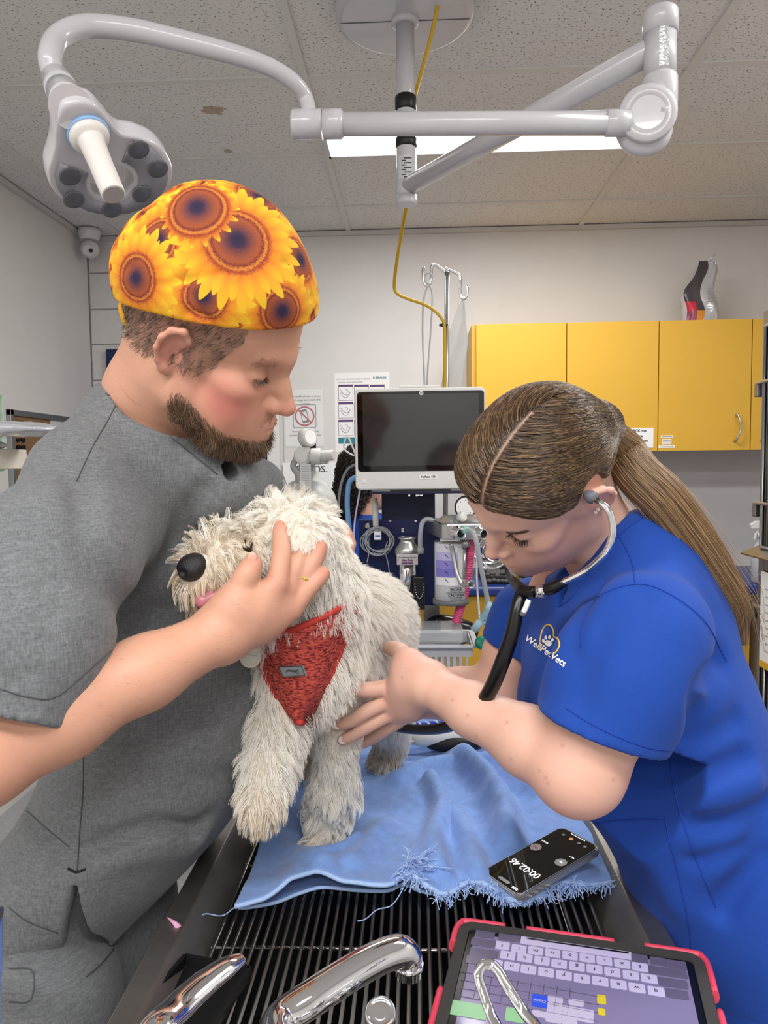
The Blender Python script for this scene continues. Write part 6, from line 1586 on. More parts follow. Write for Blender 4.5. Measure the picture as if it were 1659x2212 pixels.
grow('eyelashes', ll, 260, .0065, m_beard, man, v, q, Nrm, lambda p, n: np.tile(MR @ unit(np.array((1, 0, -.5))), (len(p), 1)) + (np.abs((p - Mt) @ MR[:, 1]) - .032)[:, None] * 40 * np.sign((p - Mt) @ MR[:, 1])[:, None] * MR[:, 1], r=.00022, curl=.05)
# fine hair on the forearm
dE = np.linalg.norm(np.cross(v - El, unit(Wr - El)), axis=1); tE = (v - El) @ unit(Wr - El)
grow('arm_hair', ((tE > .05) & (tE < .36) & (dE < .06)) * 1.0, 900, .008, hair_mat('arm_hairs', ['8a6a4c', 'b08c66'], .5), man, v, q, Nrm, lambda p, n: np.tile(unit(Wr - El) * .9 + V3(0, 0, -.4), (len(p), 1)), r=.00008, curl=.1)

# ---- cap
CS = SDF(); cT = MT
CS.ell(cT(-.022, 0, .066), (.116, .090, .094), MR, k=.01); CS.ell(cT(.030, 0, .074), (.068, .075, .069), MR, k=.04); CS.ell(cT(-.07, .0, .045), (.066, .078, .066), MR, k=.03); CS.ell(cT(-.022, .0, .130), (.078, .062, .050), MR, k=.03)
CS.disp(lambda P_: .0025 * vnoise(P_, 16) + .0012 * vnoise(P_, 38), Mt - .3, Mt + .3)
for pts in (((.06, -.03, .14), (.0, -.085, .10), (-.09, -.07, .03)), ((.09, .0, .11), (.05, -.07, .075), (.0, -.09, .06)), ((-.06, -.06, .12), (-.08, -.085, .08), (-.1, -.05, .03)), ((.095, -.02, .09), (.075, -.06, .06), (.03, -.088, .045)), ((-.02, -.09, .09), (.02, -.088, .062), (.05, -.075, .05))):
    CS.crease([cT(*p) for p in pts], .006, .0026)
cap_n = unit(np.cross(np.array((.095, 0, .078)) - np.array((-.115, 0, .010)), np.array((.0, -.09, .042)) - np.array((-.115, 0, .010)))); cap_n = cap_n if cap_n[2] < 0 else -cap_n
pl0 = (np.array((.095, 0, .078)) + np.array((-.115, 0, .010))) / 2
# level from front to back, the sides dip as in the photograph
fb = unit(np.array((.095, 0, .076)) - np.array((-.115, 0, .004))); cn2 = np.cross(fb, (0, 1, 0)); cn2 = cn2 if cn2[2] < 0 else -cn2
CS.half(cT(*pl0), MR @ cn2, k=.003, lo=Mt - .3, hi=Mt + .3)
inner = SDF()
CS.ell(cT(-.012, 0, .045), (.1005, .0795, .0905), MR, k=.002, mode='-'); CS.ell(cT(.043, 0, .050), (.0535, .0645, .0615), MR, k=.002, mode='-')
v, q = CS.mesh(.0022); v = relax(v, q, 1, .3)
cap_bv = bvh_of(v, q)
m_cap = bpy.data.materials.new('sunflower_cotton'); m_cap.use_nodes = True
cap = mesh_obj('scrub_cap', v, q, m_cap, man, smooth=True); cap['label'] = 'cotton cap printed with sunflowers'
def flowers(m, obj_c, specs):
    nt = m.node_tree; L = nt.links.new; bs = nt.nodes['Principled BSDF']; bs.inputs['Roughness'].default_value = .85
    tc = nt.nodes.new('ShaderNodeTexCoord'); nz = nt.nodes.new('ShaderNodeTexNoise'); nz.inputs['Scale'].default_value = 55; nz.inputs['Detail'].default_value = 3; L(tc.outputs['Object'], nz.inputs['Vector'])
    rp = nt.nodes.new('ShaderNodeValToRGB'); L(nz.outputs[0], rp.inputs[0])
    for i, (p, c) in enumerate(((.35, '5a1f10'), (.45, 'd0641a'), (.55, 'eea31f'), (.68, 'f6cf2c'))):
        if i > 1: rp.color_ramp.elements.new(p)
        rp.color_ramp.elements[i].position = p; rp.color_ramp.elements[i].color = lin(c) + (1,)
    src = rp.outputs[0]
    nz2 = nt.nodes.new('ShaderNodeTexNoise'); nz2.inputs['Scale'].default_value = 520; nz2.inputs['Detail'].default_value = 2; L(tc.outputs['Object'], nz2.inputs['Vector'])
    def math_(op, a, b=None, c=None):
        n = nt.nodes.new('ShaderNodeMath'); n.operation = op
        for i, x in enumerate((a, b, c)):
            if x is None: continue
            if hasattr(x, 'is_output'): L(x, n.inputs[i])
            else: n.inputs[i].default_value = x
        return n.outputs[0]
    def dot(vec, d):
        n = nt.nodes.new('ShaderNodeVectorMath'); n.operation = 'DOT_PRODUCT'; L(vec, n.inputs[0]); n.inputs[1].default_value = tuple(d); return n.outputs['Value']
    for (C, N, R_p, rc, npet, ph) in specs:
        x, y, n_ = frame_of(N)
        d = nt.nodes.new('ShaderNodeVectorMath'); d.operation = 'SUBTRACT'; L(tc.outputs['Object'], d.inputs[0]); d.inputs[1].default_value = tuple(C - obj_c)
        u, v_, w_ = dot(d.outputs[0], x), dot(d.outputs[0], y), dot(d.outputs[0], n_)
        r = math_('SQRT', math_('ADD', math_('MULTIPLY', u, u), math_('MULTIPLY', v_, v_)))
        r = math_('MULTIPLY_ADD', w_, -.35, r)     # follows the curve of the cloth
        a = math_('ARCTAN2', v_, u)
        def layer(n_pet, phase, reach, sharp):
            s = math_('MULTIPLY_ADD', a, n_pet / (2 * math.pi), phase); s = math_('FRACT', math_('ADD', s, 40.0)); s = math_('ABSOLUTE', math_('SUBTRACT', s, .5)); s = math_('MULTIPLY', s, 2.0)
            s = math_('POWER', s, sharp); lim = math_('MULTIPLY_ADD', s, -.42 * reach, reach)
            m1 = nt.nodes.new('ShaderNodeMapRange'); L(math_('SUBTRACT', lim, r), m1.inputs[0]); m1.inputs[1].default_value = -.0006; m1.inputs[2].default_value = .0006
            return m1.outputs[0], s
        near = nt.nodes.new('ShaderNodeMapRange'); L(w_, near.inputs[0]); near.inputs[1].default_value = -.075; near.inputs[2].default_value = -.07
        for k, (reach, phase) in enumerate(((R_p, ph), (R_p * .84, ph + .5))):
            mk, s = layer(npet, phase, reach, 1.6)
            cr = nt.nodes.new('ShaderNodeValToRGB'); L(math_('ADD', math_('DIVIDE', r, R_p), math_('MULTIPLY_ADD', nz2.outputs[0], .10, -.05)), cr.inputs[0])
            f_ = rc / R_p
            stops = [(0, '1a1230'), (f_ * .22, '2a1838'), (f_ * .5, '74382c'), (f_ * .78, '96481f'), (f_ * .90, '6e1f1c'), (f_ * 1.0, 'c77a26'), (f_ * 1.1, '8a2a18'), (min(f_ * 1.3, .9), 'd27c18' if k else 'cf7416'), (min(f_ * 1.75, .93), 'dfa21a' if k else 'd99518'), (.96, 'e3c226' if k else 'dfb420')]
            while len(cr.color_ramp.elements) < len(stops): cr.color_ramp.elements.new(.5)
            for i, (p, c) in enumerate(stops): cr.color_ramp.elements[i].position = min(p, .99)
            for i, (p, c) in enumerate(stops): cr.color_ramp.elements[i].color = lin(c) + (1,)
            sh = nt.nodes.new('ShaderNodeMix'); sh.data_type = 'RGBA'; sh.blend_type = 'MULTIPLY'; L(cr.outputs[0], sh.inputs['A']); sh.inputs['B'].default_value = (.85, .42, .12, 1)
            far = nt.nodes.new('ShaderNodeMapRange'); L(r, far.inputs[0]); far.inputs[1].default_value = rc * 1.1; far.inputs[2].default_value = rc * 1.4
            L(math_('MULTIPLY', math_('POWER', s, 2.5), far.outputs[0]), sh.inputs['Factor'])
            mx = nt.nodes.new('ShaderNodeMix'); mx.data_type = 'RGBA'; L(math_('MULTIPLY', mk, near.outputs[0]), mx.inputs['Factor']); L(src, mx.inputs['A']); L(sh.outputs['Result'], mx.inputs['B']); src = mx.outputs['Result']
    L(src, bs.inputs['Base Color'])
    b2 = nt.nodes.new('ShaderNodeTexNoise'); b2.inputs['Scale'].default_value = 900; L(tc.outputs['Object'], b2.inputs['Vector'])
    bp = nt.nodes.new('ShaderNodeBump'); bp.inputs['Strength'].default_value = .15; bp.inputs['Distance'].default_value = .001; L(b2.outputs[0], bp.inputs['Height']); L(bp.outputs[0], bs.inputs['Normal'])
sp_ = []
for x, y, rp_, rc_, npet, ph in ((560, 425, .062, .024, 17, .2), (650, 560, .06, .022, 16, .1), (350, 700, .05, .02, 15, .4), (345, 520, .05, .022, 15, .2), (300, 690, .05, .012, 13, .1), (610, 672, .058, .024, 15, .35), (440, 640, .060, .0235, 16, .15), (293, 600, .062, .024, 16, .0), (513, 518, .080, .032, 19, .1), (425, 447, .048, .031, 18, .3)):
    p, n = on_mesh(cap_bv, x, y)
    if p is not None: sp_.append((p, n, rp_, rc_, npet, ph))
flowers(m_cap, WO[cap], sp_)
k = on_mesh(cap_bv, 296, 700)[0]
if k is None: k = cT(-.11, -.02, .0)
b = MB(); b.tube([k, k + V3(-.008, -.006, -.006), k + V3(-.006, -.006, -.022), k + V3(-.001, -.004, -.034)], [.004, .006, .006, .004], 8, sec=(1, .4)); b.build('cap_tie', m_cap, cap) if False else b.build('cap_tie', mat('tie_orange', 'e0a524', .85), cap)

# ---- scrub top
def heather(name, c0, c1, sc=560):
    m = mat(name, c0, .92, noise=.2, nscale=sc, col2=c1, bump=.35, bscale=700, stretch=(1, 1, .16), sheen=.1, detail=4)
    nt = m.node_tree; L = nt.links.new; b = nt.nodes['Principled BSDF']
    # a second, crosswise thread
    tc = nt.nodes.new('ShaderNodeTexCoord'); mp = nt.nodes.new('ShaderNodeMapping'); mp.inputs['Scale'].default_value = (.16, .16, 1); L(tc.outputs['Object'], mp.inputs[0])
    n = nt.nodes.new('ShaderNodeTexNoise'); n.inputs['Scale'].default_value = sc; n.inputs['Detail'].default_value = 4; L(mp.outputs[0], n.inputs['Vector'])
    r = nt.nodes.new('ShaderNodeMapRange'); r.inputs[1].default_value = .35; r.inputs[2].default_value = .7; r.inputs[3].default_value = .84; r.inputs[4].default_value = 1.18; L(n.outputs[0], r.inputs[0])
    src = b.inputs['Base Color'].links[0].from_socket
    mx = nt.nodes.new('ShaderNodeMix'); mx.data_type = 'RGBA'; mx.blend_type = 'MULTIPLY'; mx.inputs['Factor'].default_value = 1; L(src, mx.inputs['A']); L(r.outputs[0], mx.inputs['B']); L(mx.outputs['Result'], b.inputs['Base Color'])
    return m
m_grey_s = heather('grey_heather', '5c5e60', '747678'); m_grey_t = heather('grey_trouser', '5a5c5e', '6e7072')
m_dseam = mat('grey_seam', '4b4d50', .9)
C = SDF()
secs = [(.72, -.17, -.10, .150, .205), (.80, -.155, -.10, .152, .205), (.87, -.105, -.09, .155, .205), (.94, -.05, -.07, .150, .195), (1.03, -.015, -.04, .150, .185), (1.10, .0, -.02, .148, .175), (1.20, .005, -.01, .138, .17), (1.30, .0, -.01, .128, .17), (1.37, -.012, -.03, .108, .16), (1.42, -.02, -.05, .082, .11)]
C.stack(secs, O_m, FR, k=.01)
C.chain([Sl + V3(.0, -.02, .0), Nb + V3(-.03, .03, -.05), Sr + V3(0, .02, .01)], [.072, .078, .074], k=.05)
C.chain([Sr + V3(-.0, .02, .0), W(178, 1035, .92), Cb, Cb + V3(.02, .10, -.02)], [.074, .058, .048, .05], k=.04); C.chain([Cb, W(362, 958, .985), W(470, 1050, 1.0), W(545, 1062, 1.12), Sl], [.05, .055, .05, .045, .06], k=.04)
SlE = El * .86 + Sr * .14
C.chain([Sr + V3(.01, .01, .0), Sr * .5 + SlE * .5 + V3(0, 0, .0), SlE], [.077, .084, .082], k=.035)
C.chain([Sl, Sl * .4 + Lel * .6], [.078, .075], k=.035)
armd = unit(El - Sr)
# neck opening, running into a V
H0 = MT(-.03, 0, -.05); C.chain([H0, Nb * .6 + H0 * .4 + V3(-.006, .01, 0), Nb + V3(-.004, .018, .03)], [.100, .070, .052], k=.006, mode='-')
vp = surf_depth(C, 506, 1030, .8, 1.2); vp = W(506, 1030, 1.0) if vp is None else vp
C.chain([Nb + V3(0, .012, .03), vp], [.050, .007], k=.005, mode='-')
# folds
def fold(pts, w, h): C.crease(pts, w, h * 1.5)
def MP(x, y, Y): return W(x, y, Y)
def fr_pts(L_):
    out = []
    for x, y, Y in L_:
        h = surf_depth(C, x, y, .62, 1.35); out.append(W(x, y, Y) if h is None else h)
    return out
fold(fr_pts([(345, 1330, .80), (290, 1420, .78), (220, 1500, .76)]), .016, .018)
fold(fr_pts([(330, 1370, .80), (430, 1340, .80), (560, 1300, .86)]), .020, .012); fold(fr_pts([(170, 1050, .72), (190, 1180, .71), (260, 1300, .74), (340, 1340, .78)]), .018, .008)
fold(fr_pts([(520, 1130, .88), (430, 1230, .82), (350, 1330, .80)]), .018, .009); fold(fr_pts([(440, 1060, .86), (370, 1190, .80), (330, 1310, .79)]), .016, .007)
fold(fr_pts([(180, 1840, .74), (240, 1815, .75), (330, 1785, .77), (440, 1775, .83), (560, 1775, .9)]), .013, .010); fold(fr_pts([(190, 1870, .74), (300, 1840, .76), (420, 1820, .82), (520, 1815, .88)]), .018, -.008)
fold(fr_pts([(60, 1740, .72), (120, 1810, .72), (165, 1860, .73)]), .014, .008); fold(fr_pts([(310, 1600, .76), (420, 1560, .8), (520, 1480, .86)]), .025, .007); fold(fr_pts([(330, 1660, .76), (450, 1680, .82), (560, 1640, .88)]), .022, .006)
fold(fr_pts([(420, 1590, .80), (480, 1570, .84), (540, 1500, .88)]), .014, -.008)
C.disp(lambda P_: .004 * vnoise(P_, 9) + .0018 * vnoise(P_, 24), np.array([-1, .4, .7]), np.array([.2, 1.6, 1.7]))
for i in range(5):
    t_ = .15 + .15 * i; p_ = Sr * (1 - t_) + El * t_; C.crease([p_ + V3(-.09, -.05, .02 + .01 * i), p_ + V3(-.02, -.09, -.0), p_ + V3(.06, -.06, .02)], .012, .003)
# hem and sleeve ends
hA = surf_depth(C, 214, 2072, .62, 1.3)
def hem_cut(P_):
    dx = P_[..., 0] - hA[0]
    h = np.where(dx > 0, hA[2] + .80 * dx, hA[2] + .012 - .35 * dx)
    return (P_[..., 2] - h) * .8
C.add(hem_cut, np.array([-.8, .6, .6]), np.array([.05, 1.5, 1.05]), .002, '-')
def sleeve_end(SD, a, d, rad, span=.2):
    a = np.asarray(a, np.float32); d = np.asarray(unit(d), np.float32)
    def fn(P_):
        q_ = P_ - a; z = q_ @ d; rr = np.sqrt(np.maximum((q_ ** 2).sum(-1) - z * z, 0)); return np.maximum(np.maximum(-z, z - span), rr - rad)
    SD.add(fn, a - span - rad, a + span + rad, .002, '-')
sle = Sr * .17 + El * .83
sleeve_end(C, sle, armd + V3(.05, 0, -.05), .105, .25)
C.chain([sle - armd * .035, sle + armd * .05], [.068, .077], k=.003, mode='-')
# hollow below, so that the hem is an edge
sl_ = [surf_depth(C0_, x, y, .62, 1.3) for C0_ in (C,) for x, y in ((166, 1885), (214, 2066), (140, 2040))]
C.stack([(z, cx, cy, rx - .016, ry - .016) for z, cx, cy, rx, ry in ((.66,) + secs[0][1:], secs[0], secs[1], secs[2], (.93, -.05, -.07, .135, .18))], O_m, FR, k=.004, mode='-')
# side slit: a clean wedge
if all(x is not None for x in sl_):
    s0, s1 = sl_[0], (sl_[1] + sl_[2]) / 2
    def slit(P_):
        f = (s0[2] - P_[..., 2]) / (s0[2] - s1[2]); xs_ = s0[0] + (s1[0] - s0[0]) * f
        return np.maximum(np.maximum(np.abs(P_[..., 0] - xs_) - .019 * f, P_[..., 2] - s0[2]), P_[..., 1] - s0[1] - .09)
    C.add(slit, np.array([s0[0] - .06, s0[1] - .12, s0[2] - .16]), np.array([s0[0] + .06, s0[1] + .10, s0[2]]), .001, '-')
v, q = C.mesh(.0042); v = relax(v, q, 1, .4)
top = mesh_obj('scrub_top', v, q, m_grey_s, man, smooth=True); top['label'] = 'grey short sleeved scrub top'
tbv = bvh_of(v, q); mtV, mtQ = v, q
seam('seam', [(262, 848), (235, 905), (200, 965), (165, 1040)], v, tbv, m_dseam, top, .0007)
seam('sleeve_hem_stitch', [(0, 1488), (60, 1505), (120, 1505), (200, 1440), (240, 1405)], v, tbv, m_dseam, top, .0007)
seam('side_seam', [(180, 1620), (180, 1700), (172, 1800), (167, 1880)], v, tbv, m_dseam, top, .0009)
seam('pocket_seam', [(45, 1740), (95, 1785), (150, 1830)], v, tbv, m_dseam, top, .0007)
seam('hem_stitch', [(20, 1960), (60, 1990), (125, 2015)], v, tbv, m_dseam, top, .0008)
seam('slit_tack', [(147, 1876), (165, 1884), (185, 1878)], v, tbv, mat('black_thread', '18181a', .8), top, .0016)
seam('collar_seam', [(228, 850), (290, 888), (350, 930), (420, 985), (470, 1025)], v, tbv, m_dseam, top, .0008)
# ---- trousers
Tt = SDF()
Tt.stack([(.70, -.175, -.10, .138, .195), (.80, -.16, -.10, .134, .190), (.87, -.115, -.09, .132, .186), (.93, -.06, -.07, .125, .17)], O_m, FR, k=.01)
for dy in (-.098, .098):
    Tt.chain([V3(-.49, 1.0 + dy, .74), V3(-.49, 1.02 + dy, .5), V3(-.48, 1.02 + dy, .07)], [.105, .085, .075], k=.03)
for pts in (((20, 2080, .72), (40, 2140, .72), (50, 2212, .72)), ((170, 2060, .74), (160, 2140, .74), (175, 2212, .74)), ((230, 2075, .74), (215, 2140, .74), (205, 2230, .74))):
    Tt.crease(fr_pts(pts), .012, .007)
Tt.disp(lambda P_: .004 * vnoise(P_, 11), np.array([-1, .4, 0]), np.array([.2, 1.6, 1.2]))
v, q = Tt.mesh(.006); tro = mesh_obj('trousers', v, q, m_grey_t, man, smooth=True); tro['label'] = 'grey scrub trousers'
tb2 = bvh_of(v, q)
seam('pocket_seam', [(20, 2092), (70, 2098), (66, 2160), (20, 2165)], v, tb2, m_dseam, tro, .0009); seam('pocket_edge', [(185, 2110), (215, 2085), (245, 2050)], v, tb2, m_dseam, tro, .0012)
for dy in (-.098, .098):
    Sh = SDF(); Sh.chain([V3(-.48, 1.02 + dy, .055), V3(-.39, 1.01 + dy, .045), V3(-.345, 1.005 + dy, .035)], [.05, .045, .034], k=.02); Sh.half((0, 0, .004), (0, 0, -1)); v, q = Sh.mesh(.008); mesh_obj('shoe', v, q, m_blk, man, smooth=True)
# ================================================================== the woman in blue
Wf, Wu, Wl = unit((-.664, -.145, -.734)), unit((-.407, -.753, .517)), unit((.627, -.642, -.441))
WRm = np.stack([Wf, Wl, Wu], 1); Wt = V3(.163, .955, 1.421)
WT = lambda *p: WRm @ np.array(p, float) + Wt
wSl = W(1395, 1365, .875); wSr = W(1150, 1340, 1.15); wMid = (wSl + wSr) / 2; wHip = V3(.45, 1.02, .86)
wNb = V3(.262, 1.02, 1.325)
wEl = W(1248, 1662, .865); wWr = W(925, 1478, 1.055)
wEr = W(1085, 1490, 1.16); wWrr = W(850, 1515, 1.26)
S = SDF(); build_head(S, WRm, Wt, True)
S.chain([WT(-.03, 0, -.005), WT(-.025, 0, -.05), wNb, wNb + V3(.05, .02, -.09)], [.054, .047, .046, .05], k=.03)
S.chain([wNb + V3(.02, .01, -.05), (wNb + wSl) / 2 + V3(.01, .01, -.02), wSl], [.03, .03, .045], k=.02); S.chain([wNb + V3(.02, 0, -.03), (wNb + wSr) / 2, wSr], [.042, .042, .042], k=.03)
S.chain([wNb + V3(.05, .02, -.09), (wMid + wHip) / 2 + V3(.02, .02, 0), wHip + V3(.04, .0, 0)], [.07, .07, .07], k=.02)
for dy in (-.09, .09): S.chain([wHip + V3(.05, dy, -.03), V3(.5, 1.04 + dy, .46), V3(.5, 1.04 + dy, .07)], [.07, .05, .04], k=.02); S.chain([V3(.5, 1.04 + dy, .06), V3(.41, 1.02 + dy, .035)], [.035, .03], k=.02)
# left (near) arm and hand
S.chain([wSl, wSl * .5 + wEl * .5, wEl], [.052, .056, .048], k=.015); S.ell(wEl + V3(.004, .0, -.006), (.044, .042, .040), k=.03)
S.chain([wEl, wEl * .72 + wWr * .28, wEl * .35 + wWr * .65, wWr], [.044, .041, .0335, .0285], k=.02)
P = W
m1, m2, m3, m4 = P(848, 1484, 1.085), P(838, 1512, 1.085), P(842, 1540, 1.09), P(858, 1558, 1.10)
hand(S, [([wWr, P(880, 1470, 1.07), m1], [.0285, .025, .0135]), ([wWr, P(878, 1492, 1.075), m2], [.028, .023, .0128]), ([wWr, P(884, 1512, 1.08), m3], [.027, .021, .012]), ([wWr, P(890, 1525, 1.085), m4], [.026, .019, .011]),
         ([wWr, P(884, 1438, 1.075), P(866, 1410, 1.115)], [.026, .022, .0135])],
     [([m1, P(800, 1490, 1.075), P(770, 1489, 1.075), P(744, 1489, 1.078)], [.0122, .0102, .0094, .0075]),
      ([m2, P(795, 1535, 1.08), P(762, 1556, 1.088), P(726, 1568, 1.096)], [.0118, .0098, .0088, .007]),
      ([m3, P(800, 1565, 1.09), P(768, 1585, 1.096), P(738, 1600, 1.102)], [.0112, .0095, .0085, .007]),
      ([m4, P(820, 1585, 1.12), P(795, 1600, 1.14), P(775, 1612, 1.16)], [.0105, .0085, .0076, .0062]),
      ([P(866, 1410, 1.115), P(852, 1402, 1.145), P(838, 1400, 1.17)], [.0135, .0115, .009])])
# right (far) arm
S.chain([wSr, wSr * .5 + wEr * .5, wEr], [.048, .050, .044], k=.02)
S.chain([wEr, wEr * .6 + wWrr * .4, wWrr, P(800, 1525, 1.29)], [.044, .040, .028, .03], k=.02)
for i, (x, y) in enumerate(((770, 1500), (762, 1515), (760, 1530), (766, 1545))):
    S.chain([P(800, 1520, 1.29), P(785, 1510 + 10 * i, 1.275), P(x, y, 1.262), P(x - 14, y + 4, 1.262)], [.018, .0105, .0092, .0075], k=.004)
S.chain([P(805, 1515, 1.29), P(790, 1492, 1.28), P(776, 1486, 1.27)], [.016, .012, .009], k=.005)
v, q = S.mesh(.0024); v = relax(v, q, 1, .35)
base = np.array(lin('dcaf9b')); col = np.tile(base, (len(v), 1)).astype(float)
w_ = np.clip(vnoise(v, 30) * .5 + .5, 0, 1)[:, None]; col *= (.95 + .08 * w_)
pink = np.array(lin('dd958c'))
qw = face_colors(v, WRm, Wt, base, lin('b8706c'), pink, col, True)
rs = np.random.RandomState(31)
def kw2(pts, r, amt, c):
    d = np.min([np.linalg.norm(v - p, axis=1) for p in pts], axis=0); w = (amt * np.exp(-(d / r) ** 2))[:, None]; col[:] = col * (1 - w) + np.array(c) * w
kw2([wEl], .05, .35, pink); kw2([m1, m2, m3, P(748, 1489, 1.078), P(728, 1568, 1.096), P(739, 1599, 1.102)], .013, .5, pink); kw2([P(885, 1420, 1.07)], .03, .35, pink)
# a few moles on the near arm
for x, y in ((977, 1512), (1029, 1590), (1104, 1640), (1165, 1665), (1178, 1680), (1183, 1692), (1215, 1610), (1325, 1685), (868, 1463), (1095, 1560), (1010, 1545)):
    d_ = unit(W(x, y, 1) - CAM); t_ = (v - CAM) @ d_; dd_ = np.linalg.norm((v - CAM) - t_[:, None] * d_, axis=1)
    w = (np.exp(-(dd_ / .0020) ** 2) * .34 * (t_ < 1.25))[:, None]; col = col * (1 - w) + np.array(lin('7a4a3c')) * w
woman = mesh_obj('person', v, q, m_skin2, None, smooth=True, origin=(.48, 1.02, 0)); set_color(woman, 'Col', col); WO[woman] = np.array(woman.location)
tag(woman, 'young woman with a ponytail in bright blue scrubs leaning over the table', 'person')
w_bv = bvh_of(v, q); wNrm = vnormals(v, q); wV, wQ = v, q
for p, d_ in ((P(747, 1487, 1.0705), (-1, 0, .0)), (P(730, 1567, 1.0895), (-1, .3, -.25)), (P(742, 1598, 1.0955), (-1, .3, -.4))):
    x_ = unit(d_); z_ = unit(np.cross(x_, unit((0, -1, .3)))); y_ = np.cross(z_, x_)
    b = MB(); b.ell(p - x_ * -.001, (.0085, .0028, .0062), R=np.stack([x_, y_, z_], 1)); b.build('nail', m_nailw, woman)
# brows, lashes
brow = np.exp(-(np.minimum(*[seg_dist(qw.astype(np.float32), [np.array(p) for p in ((.080, s * .052, .024), (.088, s * .036, .0300), (.090, s * .016, .026))]) for s in (-1, 1)]) / .0035) ** 4)
grow('eyebrows', brow, 600, .006, hair_mat('brow_brown', ['4a3426', '6b5038'], .5), woman, v, q, wNrm, lambda p, n: np.tile(WRm @ unit(np.array((-.4, 0, .1))), (len(p), 1)) + ((p - Wt) @ WRm[:, 1])[:, None] * 18 * WRm[:, 1], r=.0002, curl=.05)
ll = np.exp(-(np.minimum(*[seg_dist(qw.astype(np.float32), [np.array(p) for p in ((.083, s * .0455, .004), (.0885, s * .036, .0005), (.0865, s * .022, .002))]) for s in (-1, 1)]) / .003) ** 2)
grow('eyelashes', ll, 260, .0085, hair_mat('lash_dark', ['1e1612', '2e221b'], .4), woman, v, q, wNrm, lambda p, n: np.tile(WRm @ unit(np.array((1, 0, -.35))), (len(p), 1)) + ((((p - Wt) @ WRm[:, 1]) - .030) * 45)[:, None] * WRm[:, 1], r=.00022, curl=.03)
# ---- hair: a smooth shell combed back to the tie, with strands over it

tie = np.array((-.088, .022, .012))
HS = SDF()
HS.ell(WT(-.002, 0, .042), (.093, .079, .086), WRm, k=.01); HS.ell(WT(.040, 0, .050), (.056, .067, .061), WRm, k=.03)
HS.chain([WT(-.055, .012, .022), WT(*tie)], [.045, .024], k=.04)
# cut the face side away: hairline
def hairline(P_):
    q_ = (P_ - Wt.astype(np.float32)) @ WRm.astype(np.float32); x, y, z = q_[..., 0], np.abs(q_[..., 1]), q_[..., 2]
    zl = np.interp(x, [-.13, -.10, -.05, -.02, .0, .02, .045, .065, .08, .10], [-.035, -.035, -.02, .024, .036, .030, .040, .056, .072, .078])
    return (zl - z).astype(np.float32) * .8
HS.add(lambda P_: -hairline(P_), Wt - .3, Wt + .3, .006, '-') if False else HS.ops.append(('&', lambda P_: hairline(P_), Wt - .35, Wt + .35, .006))
for s__ in (-1, 1): HS.ell(WT(-.008, s__ * .085, .008), (.030, .03, .040), WRm, k=.006, mode='-')
HS.crease([WT(.099, .012, .055), WT(.09, .012, .085), WT(.06, .012, .114), WT(.02, .012, .129), WT(-.01, .012, .131)], .0025, .004)
v, q = HS.mesh(.0025); v = relax(v, q, 1, .4)
m_hsh = mat('hair_shell', '4a3626', .5, noise=.25, nscale=60, stretch=(1, 1, 1))
hsh = mesh_obj('hair', v, q, mat('hair_shell_part', '4a3626', .5, attr='Col'), woman, smooth=True); hsh['label'] = 'brown hair combed back from a middle parting'
hbv = bvh_of(v, q)
qh = (v - Wt) @ WRm; wp = (np.exp(-((qh[:, 1] - .012) / .0016) ** 2) * (qh[:, 0] > -.02) * (qh[:, 2] > .05))[:, None]
set_color(hsh, 'Col', np.array(lin('3d2c1f')) * (1 - wp) + np.array(lin('a88875')) * wp)
m_wh = hair_mat('brown_hair', ['2e2118', '3f2e20', '54402c', '362719', '6a5238', '86694a'], .28)
rs = np.random.RandomState(41)
# short runs of strand that follow the comb: away from the parting, then back to the tie
N_h = 15000; K = 11; tw_ = WT(*tie)
Ps, Ns_ = surf_samples(v, q, N_h, rs)
pk = np.abs(((Ps - Wt) @ WRm)[:, 1] - .012) > .0015; pk |= ((Ps - Wt) @ WRm)[:, 0] < -.02; Ps, Ns_ = Ps[pk], Ns_[pk]; N_h = len(Ps)
strands = np.zeros((N_h, K, 3)); cur = Ps.copy(); nn_ = Ns_.copy(); dprev = None
Lh_ = .035 + .035 * rs.rand(N_h)
for k_ in range(K):
    strands[:, k_] = cur + nn_ * (.0003 + .0012 * rs.rand())
    loc = (cur - Wt) @ WRm; yy_ = loc[:, 1] - .012
    D = tw_ - cur; dist = np.linalg.norm(D, axis=1); D = D / (dist[:, None] + 1e-9)
    wpart = np.exp(-np.abs(yy_) / .030) * np.clip((loc[:, 0] + .06) / .08, 0, 1) * (loc[:, 2] > .05)
    D = D + (1.3 * wpart * np.sign(yy_))[:, None] * WRm[:, 1] + (.30 * np.clip(1 - wpart, 0, 1) * np.clip((loc[:, 0] + .03) / .1, 0, 1))[:, None] * -WRm[:, 2] * 1.0
    D = D - (D * nn_).sum(1)[:, None] * nn_; D /= np.linalg.norm(D, axis=1)[:, None] + 1e-9
    if dprev is not None: D = D * .6 + dprev * .4; D /= np.linalg.norm(D, axis=1)[:, None] + 1e-9
    dprev = D
    cur = cur + D * np.minimum(Lh_ / (K - 1), dist * .9)[:, None]
    for i in range(N_h):
        h = hbv.find_nearest(Vector(cur[i])); cur[i] = h[0]; nn_[i] = h[1]
lf_ = (.0002 + .0016 * rs.rand(N_h))[:, None, None]
cen_ = WT(-.01, 0, .04); strands = strands + (strands - cen_) / np.linalg.norm(strands - cen_, axis=2)[..., None] * lf_
hair('combed_strands', strands, .00042, m_wh, hsh, tip=.8)
